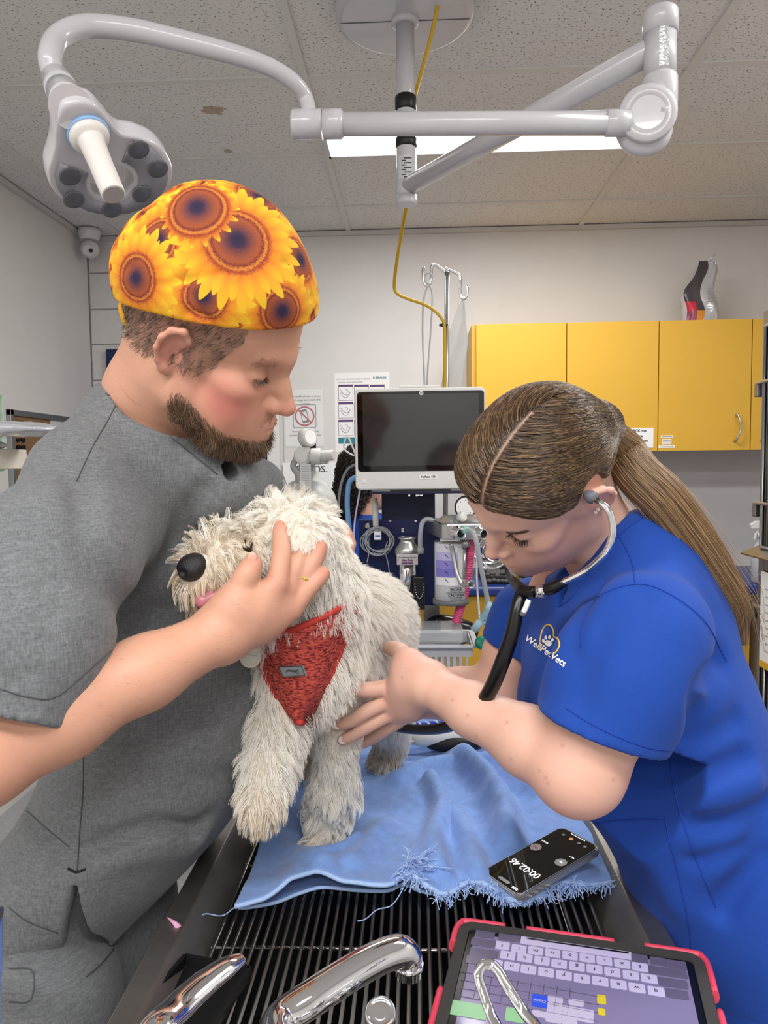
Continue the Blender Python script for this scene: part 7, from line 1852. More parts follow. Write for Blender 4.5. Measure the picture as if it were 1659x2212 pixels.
# hair tie and ponytail
tp_ = [W(1318, 940, .985), W(1340, 968, .985), W(1380, 1025, .970), W(1440, 1085, .955), W(1500, 1165, .95), W(1550, 1240, .955), W(1590, 1310, .965), W(1605, 1390, .98)]
tp_ = [tw_ + V3(.0, .0, 0)] + tp_[1:]
pth = smooth_path(tp_, 8); n_ = len(pth)
rad_ = np.interp(np.linspace(0, 1, n_), [0, .04, .15, .35, .6, .85, 1], [.016, .020, .028, .029, .026, .018, .006])
PT = SDF(); PT.chain(pth[:-6:3], rad_[:-6:3] * .72, k=.01)
v, q = PT.mesh(.0035); pt_o = mesh_obj('ponytail', v, q, mat('hair_shell_light', '5b4530', .5, noise=.25, nscale=60), woman, smooth=True); pt_o['label'] = 'long straight ponytail, lighter at the end'
b = MB(); x_, y_, _ = frame_of(pth[4] - pth[0]); b.tube([pth[2] + .0185 * (math.cos(k) * x_ + math.sin(k) * y_) for k in np.linspace(0, 2 * math.pi, 25)], .004, 8, path=False, caps=False); b.build('hair_tie', mat('tie_clear', 'b9a08c', .4), pt_o)
Ns = 4200; T_ = np.gradient(pth, axis=0); T_ /= np.linalg.norm(T_, axis=1)[:, None]
xs, ys = np.zeros_like(pth), np.zeros_like(pth); x_, y_, _ = frame_of(T_[0])
for i in range(n_):
    x_ = unit(x_ - T_[i] * (x_ @ T_[i])); xs[i] = x_; ys[i] = np.cross(T_[i], x_)
an = rs.rand(Ns) * 2 * math.pi; rr_ = np.sqrt(.55 + .45 * rs.rand(Ns)); endf = 1 - .28 * rs.rand(Ns) ** 2.2; drift = rs.randn(Ns) * .35
tt_ = np.linspace(0, 1, 22); out = np.zeros((Ns, 22, 3))
for j, t in enumerate(tt_):
    k = endf * t * (n_ - 1); k0 = np.clip(k.astype(int), 0, n_ - 2); f = (k - k0)[:, None]
    c = pth[k0] * (1 - f) + pth[k0 + 1] * f; xx = xs[k0]; yy = ys[k0]; rd = np.interp(k / (n_ - 1), np.linspace(0, 1, n_), rad_)
    a = an + drift * t * .6; s_ = 1 + .25 * np.maximum(t - .6, 0) * rs.randn(Ns) * .0
    out[:, j] = c + (np.cos(a)[:, None] * xx * 1.0 + np.sin(a)[:, None] * yy) * (rd * rr_)[:, None]
fl = rs.rand(Ns) < .03
out[fl] += (rs.randn(fl.sum(), 1, 3) * .012) * (tt_ ** 1.5)[None, :, None]
hair('ponytail_strands', out, .00045, hair_mat('ponytail_hair', ['4f3a27', '6b5035', '846545', '5d452e', '9b7c55', 'a98b63'], .3), pt_o, tip=.5)
# ear stud
p_ = W(1288, 1100, .87)
for x, y in ((1284, 1105), (1290, 1098)):
    h, n__ = on_mesh(w_bv, x, y)
    if h is not None: b = MB(); b.ell(h + n__ * .0015, (.0026, .0026, .0026), n=10, m=8); b.build('ear_stud', mat('pearl', 'f2e4da', .15), woman)

# ---- scrub top
m_blue = mat('royal_blue_scrub', '0f4099', .85, noise=.06, nscale=700, bump=.2, bscale=900, sheen=.04); m_blued = mat('blue_stitch', '123a9a', .9)
up_w = unit(wMid - wHip + V3(0, 0, .0)); rt_w = unit(wSr - wSl); f_w = unit(np.cross(up_w, rt_w)); l_w = np.cross(up_w, f_w); WF = np.stack([f_w, l_w, up_w], 1); LW = np.linalg.norm(wMid - wHip)
C = SDF()
ws_ = [(-.22, -.03, 0, .175, .20), (-.12, .0, 0, .170, .19), (.0, .01, 0, .150, .175), (.12, .01, 0, .122, .152), (.24, -.002, 0, .140, .158), (.34, -.01, 0, .152, .160), (.415, -.032, 0, .128, .142), (.455, -.05, 0, .085, .10), (.485, -.055, 0, .045, .055)]
C.stack(ws_, wHip, WF, k=.01)
C.chain([wSr, wMid + WF @ V3(-.035, 0, .005), wSl], [.056, .052, .060], k=.04)
slE = wSl * .30 + wEl * .70
C.chain([wSl + V3(.004, 0, 0), wSl * .6 + slE * .4, slE], [.066, .077, .079], k=.03)
slR = wSr * .5 + wEr * .5; C.chain([wSr, slR], [.062, .063], k=.03)
C.chain([W(1368, 1172, .985), W(1415, 1240, .965), W(1465, 1340, .98)], [.044, .052, .058], k=.04)
# neck opening, running into a V
wH0 = WT(-.025, 0, -.045); C.chain([wH0, wNb * .6 + wH0 * .4 + V3(-.012, 0, .01), wNb + V3(-.034, .010, .022)], [.074, .056, .050], k=.005, mode='-')
vp = surf_depth(C, 1206, 1305, .8, 1.2); vp = W(1206, 1305, .95) if vp is None else vp
C.chain([wNb + V3(-.034, .010, .018), vp], [.046, .006], k=.004, mode='-')
def fp(L_):
    out = []
    for x, y, Y in L_:
        h = surf_depth(C, x, y, .7, 1.3); out.append(W(x, y, Y) if h is None else h)
    return out
for pts, w, h in ((((1250, 1500, .9), (1300, 1350, .88), (1380, 1290, .86)), .02, .006), (((1240, 1440, .92), (1170, 1510, .95), (1120, 1560, .98)), .02, .004), (((1235, 1400, .93), (1250, 1330, .93), (1290, 1270, .92)), .016, .006),
                  (((1560, 1430, .95), (1510, 1490, .93), (1500, 1560, .92), (1470, 1640, .88)), .016, .014), (((1460, 1690, .9), (1530, 1670, .92), (1600, 1640, .95)), .014, .010), (((1450, 1720, .9), (1540, 1715, .92), (1620, 1690, .95)), .018, -.010),
                  (((1480, 1600, .92), (1540, 1590, .93), (1590, 1560, .95)), .016, .008), (((1480, 1780, .9), (1560, 1780, .92), (1650, 1740, .95)), .016, .008), (((1640, 1800, .96), (1620, 1880, .92), (1560, 1950, .9)), .016, .010), (((1500, 1860, .9), (1560, 1850, .9), (1600, 1830, .92)), .012, .006),
                  (((1120, 1330, 1.0), (1110, 1400, 1.0), (1120, 1480, 1.0)), .02, .006), (((1560, 1965, .88), (1600, 1900, .9), (1650, 1850, .94)), .014, .008), (((1330, 1780, .88), (1400, 1850, .86), (1460, 1950, .86)), .025, -.006)):
    C.crease(fp(pts), w, h * 1.5)
C.disp(lambda P_: .003 * vnoise(P_, 10) + .0012 * vnoise(P_, 26), np.array([-.2, .4, .5]), np.array([1, 1.6, 1.6]))
ad = unit(wEl - wSl); sleeve_end(C, W(1335, 1588, .872), ad + V3(.1, .0, -.12), .11, .2); C.chain([slE - ad * .005, slE + ad * .06], [.064, .073], k=.003, mode='-')
ad2 = unit(wEr - wSr); sleeve_end(C, slR - ad2 * .01, ad2, .085, .15)
C.half(V3(.45, 1.0, .70), (0, 0, -1), k=.003)
v, q = C.mesh(.004); v = relax(v, q, 1, .4)
wt = mesh_obj('scrub_top', v, q, m_blue, woman, smooth=True); wt['label'] = 'bright blue scrub top with a clinic logo'
wbv = bvh_of(v, q)
seam('sleeve_seam', [(1255, 1400), (1262, 1340), (1300, 1285), (1380, 1262), (1450, 1285), (1520, 1340), (1560, 1410), (1570, 1430)], v, wbv, m_blued, wt, .0009)
seam('collar_seam', [(1388, 1118), (1345, 1150), (1290, 1215), (1235, 1290), (1205, 1312)], v, wbv, m_blued, wt, .0008)
seam('shoulder_seam', [(1335, 1155), (1355, 1190), (1368, 1225), (1372, 1258)], v, wbv, m_blued, wt, .0008)
seam('sleeve_hem_stitch', [(1222, 1530), (1270, 1560), (1330, 1590), (1400, 1615), (1455, 1622)], v, wbv, m_blued, wt, .0007)
seam('pocket_edge', [(1205, 1775), (1270, 1780), (1340, 1772), (1437, 1768)], v, wbv, m_blued, wt, .0011)
seam('pocket_side', [(1437, 1768), (1450, 1830), (1470, 1910), (1490, 2010), (1500, 2110)], v, wbv, m_blued, wt, .0008)
seam('side_seam', [(1448, 1645), (1460, 1720), (1490, 1820), (1530, 1920), (1545, 1960)], v, wbv, m_blued, wt, .0008)
# logo, laid on the cloth
def emb(name, polys, m, lift=.0008):
    vs, fs = [], []
    for poly in polys:
        idx = []
        for x, y in poly:
            h, n__ = on_mesh(wbv, x, y)
            if h is None: continue
            idx.append(len(vs)); vs.append(h + n__ * lift)
        if len(idx) > 2: fs.append(idx)
    if fs: o = mesh_obj(name, vs, fs, m, wt); o['kind'] = 'stuff'; return o
m_thr = mat('white_thread', 'f2f2f0', .7); m_gth = mat('gold_thread', 'd9b24a', .6)
seam('logo_heart', [(1160, 1405), (1169, 1372), (1176, 1354), (1188, 1350), (1195, 1358), (1197, 1378), (1204, 1375), (1208, 1392), (1200, 1408), (1180, 1402), (1170, 1412), (1166, 1404)] if False else [(1168, 1405), (1167, 1385), (1172, 1362), (1182, 1350), (1191, 1353), (1196, 1364), (1197, 1375), (1205, 1380), (1209, 1392), (1205, 1404), (1197, 1413)], v, wbv, m_gth, wt, .0011)
def oval(cx, cy, rx, ry, a=0, n=14):
    return [(cx + rx * math.cos(t) * math.cos(a) - ry * math.sin(t) * math.sin(a), cy + rx * math.cos(t) * math.sin(a) + ry * math.sin(t) * math.cos(a)) for t in np.linspace(0, 2 * math.pi, n, endpoint=False)]
emb('logo_paw', [oval(1185, 1390, 8, 6.5, .4), oval(1175, 1385, 3, 4.5, -.3), oval(1180, 1378, 3, 4.5, 0), oval(1188, 1377, 3, 4.5, .3), oval(1194, 1383, 3, 4.5, .5)], m_thr)
def emb_text(body, px, py, size, ang, name='logo_lettering'):
    cu = bpy.data.curves.new('t', 'FONT'); cu.body = body; cu.size = size; cu.align_x = 'CENTER'; cu.align_y = 'CENTER'; cu.offset = .35; cu.resolution_u = 2; cu.materials.append(m_thr)
    o = bpy.data.objects.new('t', cu); link(o); bpy.context.view_layer.update(); d_ = bpy.context.evaluated_depsgraph_get()
    me = o.evaluated_get(d_).to_mesh(); ca, sa = math.cos(ang), math.sin(ang); vs = []
    for vv in me.vertices:
        x, y = vv.co.x, -vv.co.y; X_, Y_ = px + x * ca - y * sa, py + x * sa + y * ca
        h, n__ = on_mesh(wbv, X_, Y_); vs.append((h + n__ * .0011) if h is not None else V3(0, 0, -9))
    fs = [list(p.vertices) for p in me.polygons]; o.evaluated_get(d_).to_mesh_clear(); bpy.data.objects.remove(o)
    ob = mesh_obj(name, vs, fs, m_thr, wt); ob['kind'] = 'stuff'
emb_text('WellPetVets', 1180, 1407, 20.5, .60)
# ---- trousers and shoes
Tt = SDF(); Tt.stack([(-.30, -.06, 0, .15, .19), (-.16, -.03, 0, .155, .195), (-.02, .0, 0, .14, .17)], wHip, np.stack([unit(V3(f_w[0], f_w[1], 0)), np.cross((0, 0, 1), unit(V3(f_w[0], f_w[1], 0))), V3(0, 0, 1)], 1), k=.01)
for dy in (-.092, .092): Tt.chain([V3(.485, 1.04 + dy, .72), V3(.5, 1.04 + dy, .45), V3(.5, 1.04 + dy, .06)], [.10, .082, .072], k=.03)
Tt.disp(lambda P_: .003 * vnoise(P_, 11), np.array([0, .4, 0]), np.array([1.2, 1.8, 1.2]))
v2, q2 = Tt.mesh(.006); tr2 = mesh_obj('trousers', v2, q2, m_blue, woman, smooth=True); tr2['label'] = 'bright blue scrub trousers'
for dy in (-.092, .092):
    Sh = SDF(); Sh.chain([V3(.5, 1.04 + dy, .055), V3(.42, 1.02 + dy, .045), V3(.375, 1.01 + dy, .035)], [.045, .04, .03], k=.02); Sh.half((0, 0, .004), (0, 0, -1)); v2, q2 = Sh.mesh(.008); mesh_obj('shoe', v2, q2, m_blk, woman, smooth=True)
# ================================================================== stethoscope
m_sblk = mat('stethoscope_rubber', '0c0c0e', .28)
st = thing('stethoscope', 'black stethoscope with chrome ear tubes worn by the woman', 'stethoscope', W(1127, 1276, .93))
Ys = .862
ept = [W(1278, 1078, .868), W(1292, 1084, .858), W(1310, 1098, .85), W(1322, 1125, .85), W(1322, 1160, .852), W(1306, 1196, .86), W(1270, 1230, .875), W(1240, 1247, .885), W(1216, 1258, .893)]
b = MB(); b.tube(ept, .0042, 12); b.build('ear_tube', m_chrome, st)
b = MB(); k = W(1277, 1076, .868); b.lathe(k + V3(.002, -.004, 0), unit((-.7, .5, .4)), [(.0045, -.004), (.0078, .001), (.0078, .005), (.005, .011), (.0025, .013)], 16); b.build('ear_tip', mat('ear_tip_grey', '5b5f66', .5), st)
ept2_ = [W(1105, 1160, 1.0), W(1100, 1195, .97), W(1106, 1230, .95), W(1116, 1256, .94)]
b = MB(); b.tube([WT(.0, -.076, -.002), WT(.0, -.088, -.01), WT(.0, -.085, -.05), W(1100, 1182, 1.06)], .0042, 10); b.build('ear_tube', m_chrome, st)
b = MB(); b.lathe(WT(.0, -.074, -.002), WRm @ unit(np.array((0, 1, 0))), [(.007, -.004), (.0075, .002), (.003, .008)], 14); b.build('ear_tip', MATS['ear_tip_grey'], st)
b = MB(); b.tube([W(1097, 1185, 1.085), W(1098, 1210, 1.075), W(1104, 1238, 1.05), W(1114, 1260, .995), W(1127, 1276, .945), W(1118, 1310, .93), W(1106, 1370, .925), W(1085, 1430, .93), W(1062, 1485, .945), W(1040, 1520, .965), W(1010, 1548, 1.0), W(980, 1566, 1.03), W(930, 1576, 1.08), W(870, 1573, 1.15), W(825, 1560, 1.2), W(795, 1545, 1.235)], [.0062, .0066, .007, .0075, .0085, .0085, .0078, .0074, .0074, .0074], 14, sec=(1.15, .9), seg=10); b.build('tubing', m_sblk, st)
b = MB(); b.tube([W(1218, 1257, .893), W(1198, 1268, .90), W(1181, 1274, .908)], [.0062, .0075, .0078], 14); b.tube([W(1157, 1279, .918), W(1140, 1279, .926), W(1127, 1276, .935)], [.0075, .0078, .008], 14); b.build('tube_sleeve', m_sblk, st)
b = MB(); b.cyl(W(1183, 1273, .907), W(1157, 1279, .918), .007, n=18); b.lathe(W(1170, 1276.5, .9125), unit(W(1157, 1279, .918) - W(1183, 1273, .907)), [(.0078, -.004), (.0082, -.003), (.0082, .003), (.0078, .004)], 18); b.build('spring_band', m_chrome, st)
k = W(783, 1538, 1.24); b = MB(); b.lathe(k, unit((-1, -.2, .1)), [(.01, -.012), (.02, -.008), (.0225, 0), (.021, .004)], 24); b.build('chest_piece', m_chrome, st)
# penlight clipped at the neckline
b = MB(); p0_, p1_ = W(1132, 1302, .9), W(1140, 1278, .9)
pl = thing('pen_light', 'small white clip pen hooked behind the stethoscope tube', 'pen', p0_); b.tube([W(1129, 1326, .915), W(1136, 1312, .915), W(1142, 1296, .917)], .0035, 10); b.build('barrel', m_white, pl)
b = MB(); b.lathe(W(1129, 1327, .915), unit(W(1129, 1327, .915) - W(1136, 1312, .915)), [(.0042, -.003), (.0042, .001), (.002, .003)], 12); b.build('tip', m_seam, pl)
# ================================================================== the colleague in the background
BYp = 3.15
c_ = W(782, 1020, BYp)
Rb = euler_R(150, 8, 0); bt = c_ + V3(.02, 0, -.03)
S = SDF(); Rb = euler_R(38, 12, 0); build_head(S, Rb, bt, True)
S.chain([Rb @ V3(-.03, 0, -.02) + bt, bt + V3(-.02, -.02, -.14), bt + V3(-.03, 0, -.2)], [.055, .052, .08], k=.03)
S.chain([bt + V3(-.03, 0, -.22), bt + V3(-.03, 0, -.7), ], [.08, .1], k=.03)
for s_ in (-1, 1): S.chain([bt + V3(-.03, 0, -.22), bt + V3(-.03 + s_ * .14, -.03 * s_, -.24), bt + V3(-.03 + s_ * .17, -.06, -.48), bt + V3(.06 + s_ * .12, .06, -.62)], [.06, .05, .04, .03], k=.02)
for s_ in (-1, 1): S.chain([bt + V3(-.03 + s_ * .08, 0, -.7), V3(bt[0] + s_ * .09, BYp, .05)], [.07, .045], k=.02)
v, q = S.mesh(.005); col = np.tile(np.array(lin('dcae98')), (len(v), 1)); face_colors(v, Rb, bt, None, lin('b8706c'), lin('d08a80'), col, True)
bp_ = mesh_obj('person', v, q, m_skin2, None, smooth=True, origin=(bt[0], BYp, 0)); set_color(bp_, 'Col', col); WO[bp_] = np.array(bp_.location)
tag(bp_, 'colleague with dark curly hair and blue scrubs half hidden behind the monitor', 'person')
HS = SDF(); HB = lambda *p: Rb @ np.array(p, float) + bt
HS.ell(HB(-.03, 0, .05), (.105, .095, .098), Rb, k=.02); HS.ell(HB(-.07, 0, -.03), (.06, .085, .085), Rb, k=.03); HS.ell(HB(-.085, 0, -.10), (.05, .07, .06), Rb, k=.03)
HS.ell(HB(.10, 0, -.01), (.07, .06, .085), Rb, k=.02, mode='-'); HS.disp(lambda P_: .008 * vnoise(P_, 38), bt - .4, bt + .4)
v, q = HS.mesh(.005); bh = mesh_obj('curly_hair', v, q, mat('dark_hair', '17110f', .45, noise=.3, nscale=80), bp_, smooth=True)
P_, Nn_ = surf_samples(v, q, 2600, rs); hs_ = []
for p, n__ in zip(P_, Nn_):
    ph = rs.rand() * 6; pts = []; x_, y_, _ = frame_of(V3(0, 0, -1))
    for t in np.linspace(0, 1, 9): pts.append(p + n__ * (.004 + .004 * t) + V3(0, 0, -.045 * t) + .006 * (math.cos(ph + 9 * t) * x_ + math.sin(ph + 9 * t) * y_))
    hs_.append(pts)
hair('curls', hs_, .0012, hair_mat('dark_curls', ['120d0b', '241a15', '3a2b22'], .35), bh, tip=.6)
C = SDF(); C.chain([bt + V3(-.03, 0, -.21), bt + V3(-.03, 0, -.4), bt + V3(-.03, 0, -.75)], [.10, .15, .16], k=.05)
for s_ in (-1, 1): C.chain([bt + V3(-.03, 0, -.22), bt + V3(-.03 + s_ * .15, -.03 * s_, -.25), bt + V3(-.03 + s_ * .175, -.05, -.42)], [.09, .075, .065], k=.04)
C.chain([bt + V3(.0, -.02, -.08), bt + V3(-.02, 0, -.17)], [.07, .055], k=.004, mode='-'); C.disp(lambda P_: .004 * vnoise(P_, 12), bt - 1, bt + 1)
v, q = C.mesh(.008); mesh_obj('scrub_top', v, q, m_blue, bp_, smooth=True)
Tt = SDF()
for s_ in (-1, 1): Tt.chain([bt + V3(-.03 + s_ * .06, 0, -.7), V3(bt[0] + s_ * .09, BYp, .45), V3(bt[0] + s_ * .09, BYp, .05)], [.12, .085, .07], k=.03)
v, q = Tt.mesh(.012); mesh_obj('trousers', v, q, m_blue, bp_, smooth=True)
# ================================================================== the dog
P = W
D = SDF()
hc_ = P(590, 1172, 1.0); nz_ = P(418, 1232, .905)
fwd_d = unit(nz_ - hc_)
# skull, stop, muzzle
D.ell(hc_, (.055, .052, .052), k=.02); D.ell(hc_ + V3(.025, .02, -.005), (.05, .05, .05), k=.02)
mz0 = P(530, 1205, .955); D.chain([mz0, P(470, 1222, .925), P(430, 1240, .912)], [.036, .030, .024], k=.02)
D.chain([P(500, 1275, .935), P(455, 1290, .92), P(440, 1298, .915)], [.022, .018, .012], k=.012)     # lower jaw
D.chain([P(530, 1262, .955), P(490, 1262, .94)], [.028, .022], k=.02)
# drop ear on the near side, far ear
D.chain([P(625, 1135, .965), P(650, 1175, .955), P(655, 1230, .96), P(640, 1275, .965)], [.028, .030, .028, .018], k=.012)
D.chain([hc_ + V3(.02, .06, .02), hc_ + V3(.03, .075, -.04)], [.025, .02], k=.012)
# neck, chest, trunk, rump
ck = P(665, 1290, 1.05); chs = P(658, 1430, 1.075); sh_ = P(700, 1400, 1.18); rump = P(795, 1335, 1.38)
D.chain([hc_ + V3(.02, .03, -.02), ck, chs], [.058, .066, .068], k=.03)
D.chain([chs, P(690, 1450, 1.16)], [.064, .066], k=.03)
D.chain([P(680, 1360, 1.15), P(735, 1345, 1.25), rump], [.072, .080, .076], k=.03)
D.chain([P(700, 1430, 1.18), P(745, 1420, 1.28), P(800, 1400, 1.38)], [.062, .066, .06], k=.03)
# front legs: one stands, one is lifted
pf = V3(-.152, 1.17, GZ + .016)
D.chain([P(722, 1470, 1.13), P(735, 1580, 1.145), P(720, 1700, 1.16), V3(-.148, 1.175, GZ + .055), pf], [.048, .034, .026, .0225, .021], k=.02)
D.chain([pf + V3(.0, .004, .0), pf + V3(-.012, -.026, -.002)], [.022, .0165], k=.012)
D.chain([P(605, 1480, 1.06), P(595, 1560, 1.03), P(578, 1650, 1.0), P(566, 1715, .975), P(562, 1742, .96)], [.042, .032, .025, .022, .021], k=.02)
# hind legs
for a_, b_, c_ in ((P(815, 1440, 1.40), P(838, 1540, 1.44), V3(-.068, 1.48, GZ + .018)), (P(700, 1450, 1.40), P(665, 1560, 1.44), V3(-.195, 1.44, GZ + .018))):
    D.chain([a_, b_, (b_ + c_) / 2 + V3(.01, .025, 0), c_], [.055, .036, .025, .024], k=.02); D.chain([c_, c_ + V3(-.008, -.024, -.002)], [.024, .018], k=.01)
D.chain([rump + V3(-.01, .06, .0), rump + V3(-.01, .10, -.03), rump + V3(-.01, .11, -.09)], [.02, .016, .012], k=.015)
v, q = D.mesh(.0042); v = relax(v, q, 2, .5); dN = vnormals(v, q)
m_dog = mat('dog_skin', 'ddd3c2', .9)
dog = mesh_obj('dog', v, q, m_dog, None, smooth=True, origin=(-.12, 1.25, GZ)); WO[dog] = np.array(dog.location)
tag(dog, 'small shaggy cream white dog in a red harness on the blue towel', 'dog')
dbv = bvh_of(v, q)
# nose, eyes, mouth
NS = SDF(); nq = P(414, 1228, .897); nd = unit(V3(-.8, -.55, -.1)); x_, y_, _ = frame_of(nd); side = unit(np.cross(nd, V3(0, 0, 1)))
NS.ell(nq, (.0180, .0205, .0165), np.stack([nd, side, np.cross(side, nd) * -1], 1), k=.006); NS.ell(nq + V3(.006, .004, .006), (.016, .016, .012), k=.008)
for s_ in (-1, 1): NS.ell(nq + nd * .0145 + side * s_ * .0092 + V3(0, 0, -.002), (.006, .0055, .005), k=.003, mode='-')
NS.crease([nq + nd * .018 + V3(0, 0, .006), nq + nd * .0185 + V3(0, 0, -.012)], .0018, .002, smooth=0)
vn, qn = NS.mesh(.0013); nose = mesh_obj('nose', vn, qn, mat('dog_nose', '1b1a1c', .38, bump=.5, bscale=900), dog, smooth=True); nose['label'] = 'black nose'
m_eye = mat('dog_eye', '17110d', .06, coat=1.0)
for px, py, Y in ((535, 1178, .925),):
    h, n__ = on_mesh(dbv, px, py); h = P(px, py, Y) if h is None else h
    b = MB(); b.ell(h + n__ * -.004, (.0098, .0098, .0098)); b.build('eye', m_eye, dog)
tg = SDF(); t0 = P(470, 1288, .905); tg.chain([t0 + V3(.025, .015, .006), t0, P(438, 1298, .893)], [.011, .0115, .010], k=.005); tg.disp(lambda P_: 0 * P_[..., 0], t0 - .1, t0 + .1)
vn, qn = tg.mesh(.002); tgo = mesh_obj('tongue', vn, qn, mat('tongue_pink', 'b8747c', .3), dog, smooth=True); tgo['label'] = 'pink tongue tip'
b = MB(); b.tube([P(495, 1305, .918), P(462, 1316, .902), P(437, 1312, .898), P(428, 1300, .905)], [.004, .0055, .005, .003], 10); b.build('lip', mat('dog_lip', '241c1c', .4), dog)
# ---- coat
rs = np.random.RandomState(55)
NF = 120000
Pp, Nn = surf_samples(v, q, NF, rs)
def near(p, r): return np.exp(-(np.linalg.norm(Pp - p, axis=1) / r) ** 2)
L = np.full(NF, .030); G = np.tile(V3(.25, .15, -1.0), (NF, 1)); CURL = np.full(NF, .5)
zrel = Pp[:, 2] - GZ
w_head = near(hc_, .085); w_muz = near(P(455, 1245, .92), .05); w_leg = np.clip((.15 - zrel) / .06, 0, 1) * (Pp[:, 1] < 1.3); w_hind = np.clip((.16 - zrel) / .06, 0, 1) * (Pp[:, 1] >= 1.3)
w_body = np.clip((Pp[:, 1] - 1.15) / .1, 0, 1) * (zrel > .15)
def blend(w, l, g, c):
    global L, G, CURL
    L = L * (1 - w) + l * w; G = G * (1 - w)[:, None] + np.array(g) * w[:, None]; CURL = CURL * (1 - w) + c * w
blend(w_body, .026, (.55, .25, -.55), .35)
blend(np.clip(w_head * 1.3, 0, 1), .036, (-.15, -.1, -.25), .9)
blend(near(hc_ + V3(-.02, -.01, .06), .05), .034, (-.35, -.15, .25), 1.1)
blend(near(P(650, 1210, .955), .05), .040, (.05, -.1, -1.0), .8)
blend(np.clip(w_muz * 1.4, 0, 1), .026, (.15, -.1, -1.0), .35)
blend(near(P(430, 1205, .905), .022), .020, (.5, .0, -.1), .3)
blend(near(P(450, 1310, .915), .028), .028, (-.25, -.1, -1.0), .3)
blend(w_leg, .034, (.1, -.1, -1.0), 1.1); blend(w_hind, .024, (.1, -.05, -1.0), .5)
blend(np.clip((.045 - zrel) / .03, 0, 1), .016, (-.25, -.7, -.5), .3)
blend(near(P(562, 1745, .96), .05), .022, (-.0, -.25, -1.0), .4)
blend(near(P(625, 1330, 1.06), .07), .040, (.05, -.2, -1.0), .55)
blend(near(P(455, 1285, .91), .018), .009, (.3, -.1, -.8), .2)
blend(near(P(640, 1075, 1.0), .05), .022, (.1, -.1, -.6), .8)
# hands press the coat down
for bv_, lo_ in ((man_bv, .30), (w_bv, .2)):
    for i in np.nonzero((Pp[:, 1] < 1.2))[0]:
        f = bv_.find_nearest(Vector(Pp[i]), .034)
        if f[0] is not None: L[i] *= lo_ + (1 - lo_) * (f[3] / .034) ** 2
# keep clear of nose and eyes
keep = (np.linalg.norm(Pp - nq, axis=1) > .0195) & (np.linalg.norm(Pp - (nq + nd * .022), axis=1) > .021)
for px, py, Y in ((533, 1180, .925),):
    h, n__ = on_mesh(dbv, px, py)
    if h is not None: keep &= np.linalg.norm(Pp - h, axis=1) > .0082; L = np.where(np.linalg.norm(Pp - h, axis=1) < .020, L * .7, L)
keep &= np.linalg.norm(Pp - t0, axis=1) > .011
# clumps
Mc = 6500; ci = rs.choice(NF, Mc, replace=False)
kd = KDTree(Mc)
for i, c in enumerate(ci): kd.insert(Vector(Pp[c]), i)
kd.balance()
cid = np.array([kd.find(Vector(p))[1] for p in Pp])
K = 8
def run(P0, N0, L0, G0, C0, rnd, seed):
    n = len(P0); out = np.zeros((n, K, 3)); out[:, 0] = P0 - N0 * .0015
    G0 = G0 - np.minimum((G0 * N0).sum(1), 0)[:, None] * N0 * 1.0
    d = N0 * .9 + G0 * .35
    ax = rs.randn(n, 3); ax -= (ax * G0).sum(1)[:, None] * G0 / ((G0 ** 2).sum(1)[:, None] + 1e-9); ax /= np.linalg.norm(ax, axis=1)[:, None] + 1e-9
    ph = rs.rand(n) * 6.28
    for k in range(1, K):
        t = k / (K - 1)
        wob = ax * (np.sin(ph + t * 6.0) * C0)[:, None] + np.cross(ax, unit(V3(0, 0, -1))) * (np.cos(ph + t * 6.0) * C0)[:, None] * .7
        d = d + G0 * (.30 + .25 * t) + wob * .45 + rs.randn(n, 3) * rnd; d /= np.linalg.norm(d, axis=1)[:, None]
        out[:, k] = out[:, k - 1] + d * (L0 / (K - 1))[:, None]
    return out
guides = run(Pp[ci], Nn[ci], L[ci] * (1.0 + .35 * rs.rand(Mc)), G[ci], CURL[ci] * 1.5, .02, 1)
gv = guides - guides[:, :1]
own = run(Pp, Nn, L * (.65 + .5 * rs.rand(NF) + .45 * (rs.rand(NF) < .07)), G, CURL * .5, .12, 2)
tt_ = np.linspace(0, 1, K)
tgt = Pp[:, None] + gv[cid] + (guides[cid][:, :1] - Pp[:, None]) * (tt_ ** 1.2 * .62)[None, :, None]
cwr = .55 + .35 * np.clip(w_leg + w_head + w_muz, 0, 1)
cw = np.clip(.15 + cwr[:, None] * tt_[None, :] ** .8, 0, .95)[:, :, None]
fur = own * (1 - cw) + tgt * cw
FUR_P, FUR_S = Pp, fur
# ---- harness, laid over the fur of the chest
m_har = bpy.data.materials.new('harness_red'); m_har.use_nodes = True
nt = m_har.node_tree; bs = nt.nodes['Principled BSDF']; tc = nt.nodes.new('ShaderNodeTexCoord')
mp = nt.nodes.new('ShaderNodeMapping'); mp.inputs['Scale'].default_value = (150, 150, 420); nt.links.new(tc.outputs['Object'], mp.inputs[0])
nz2 = nt.nodes.new('ShaderNodeTexNoise'); nz2.inputs['Scale'].default_value = 1.0; nz2.inputs['Detail'].default_value = 3; nt.links.new(mp.outputs[0], nz2.inputs['Vector'])
cr = nt.nodes.new('ShaderNodeValToRGB'); nt.links.new(nz2.outputs[0], cr.inputs[0])
for i, (p_, c_) in enumerate(((.40, '6e1d1c'), (.47, 'b04038'), (.62, 'cf5a4c'))):
    if i > 1: cr.color_ramp.elements.new(p_)
    cr.color_ramp.elements[i].position = p_; cr.color_ramp.elements[i].color = lin(c_) + (1,)
nt.links.new(cr.outputs[0], bs.inputs['Base Color']); bs.inputs['Roughness'].default_value = .9
bp2 = nt.nodes.new('ShaderNodeBump'); bp2.inputs['Strength'].default_value = .6; bp2.inputs['Distance'].default_value = .002; nt.links.new(nz2.outputs[0], bp2.inputs['Height']); nt.links.new(bp2.outputs[0], bs.inputs['Normal'])
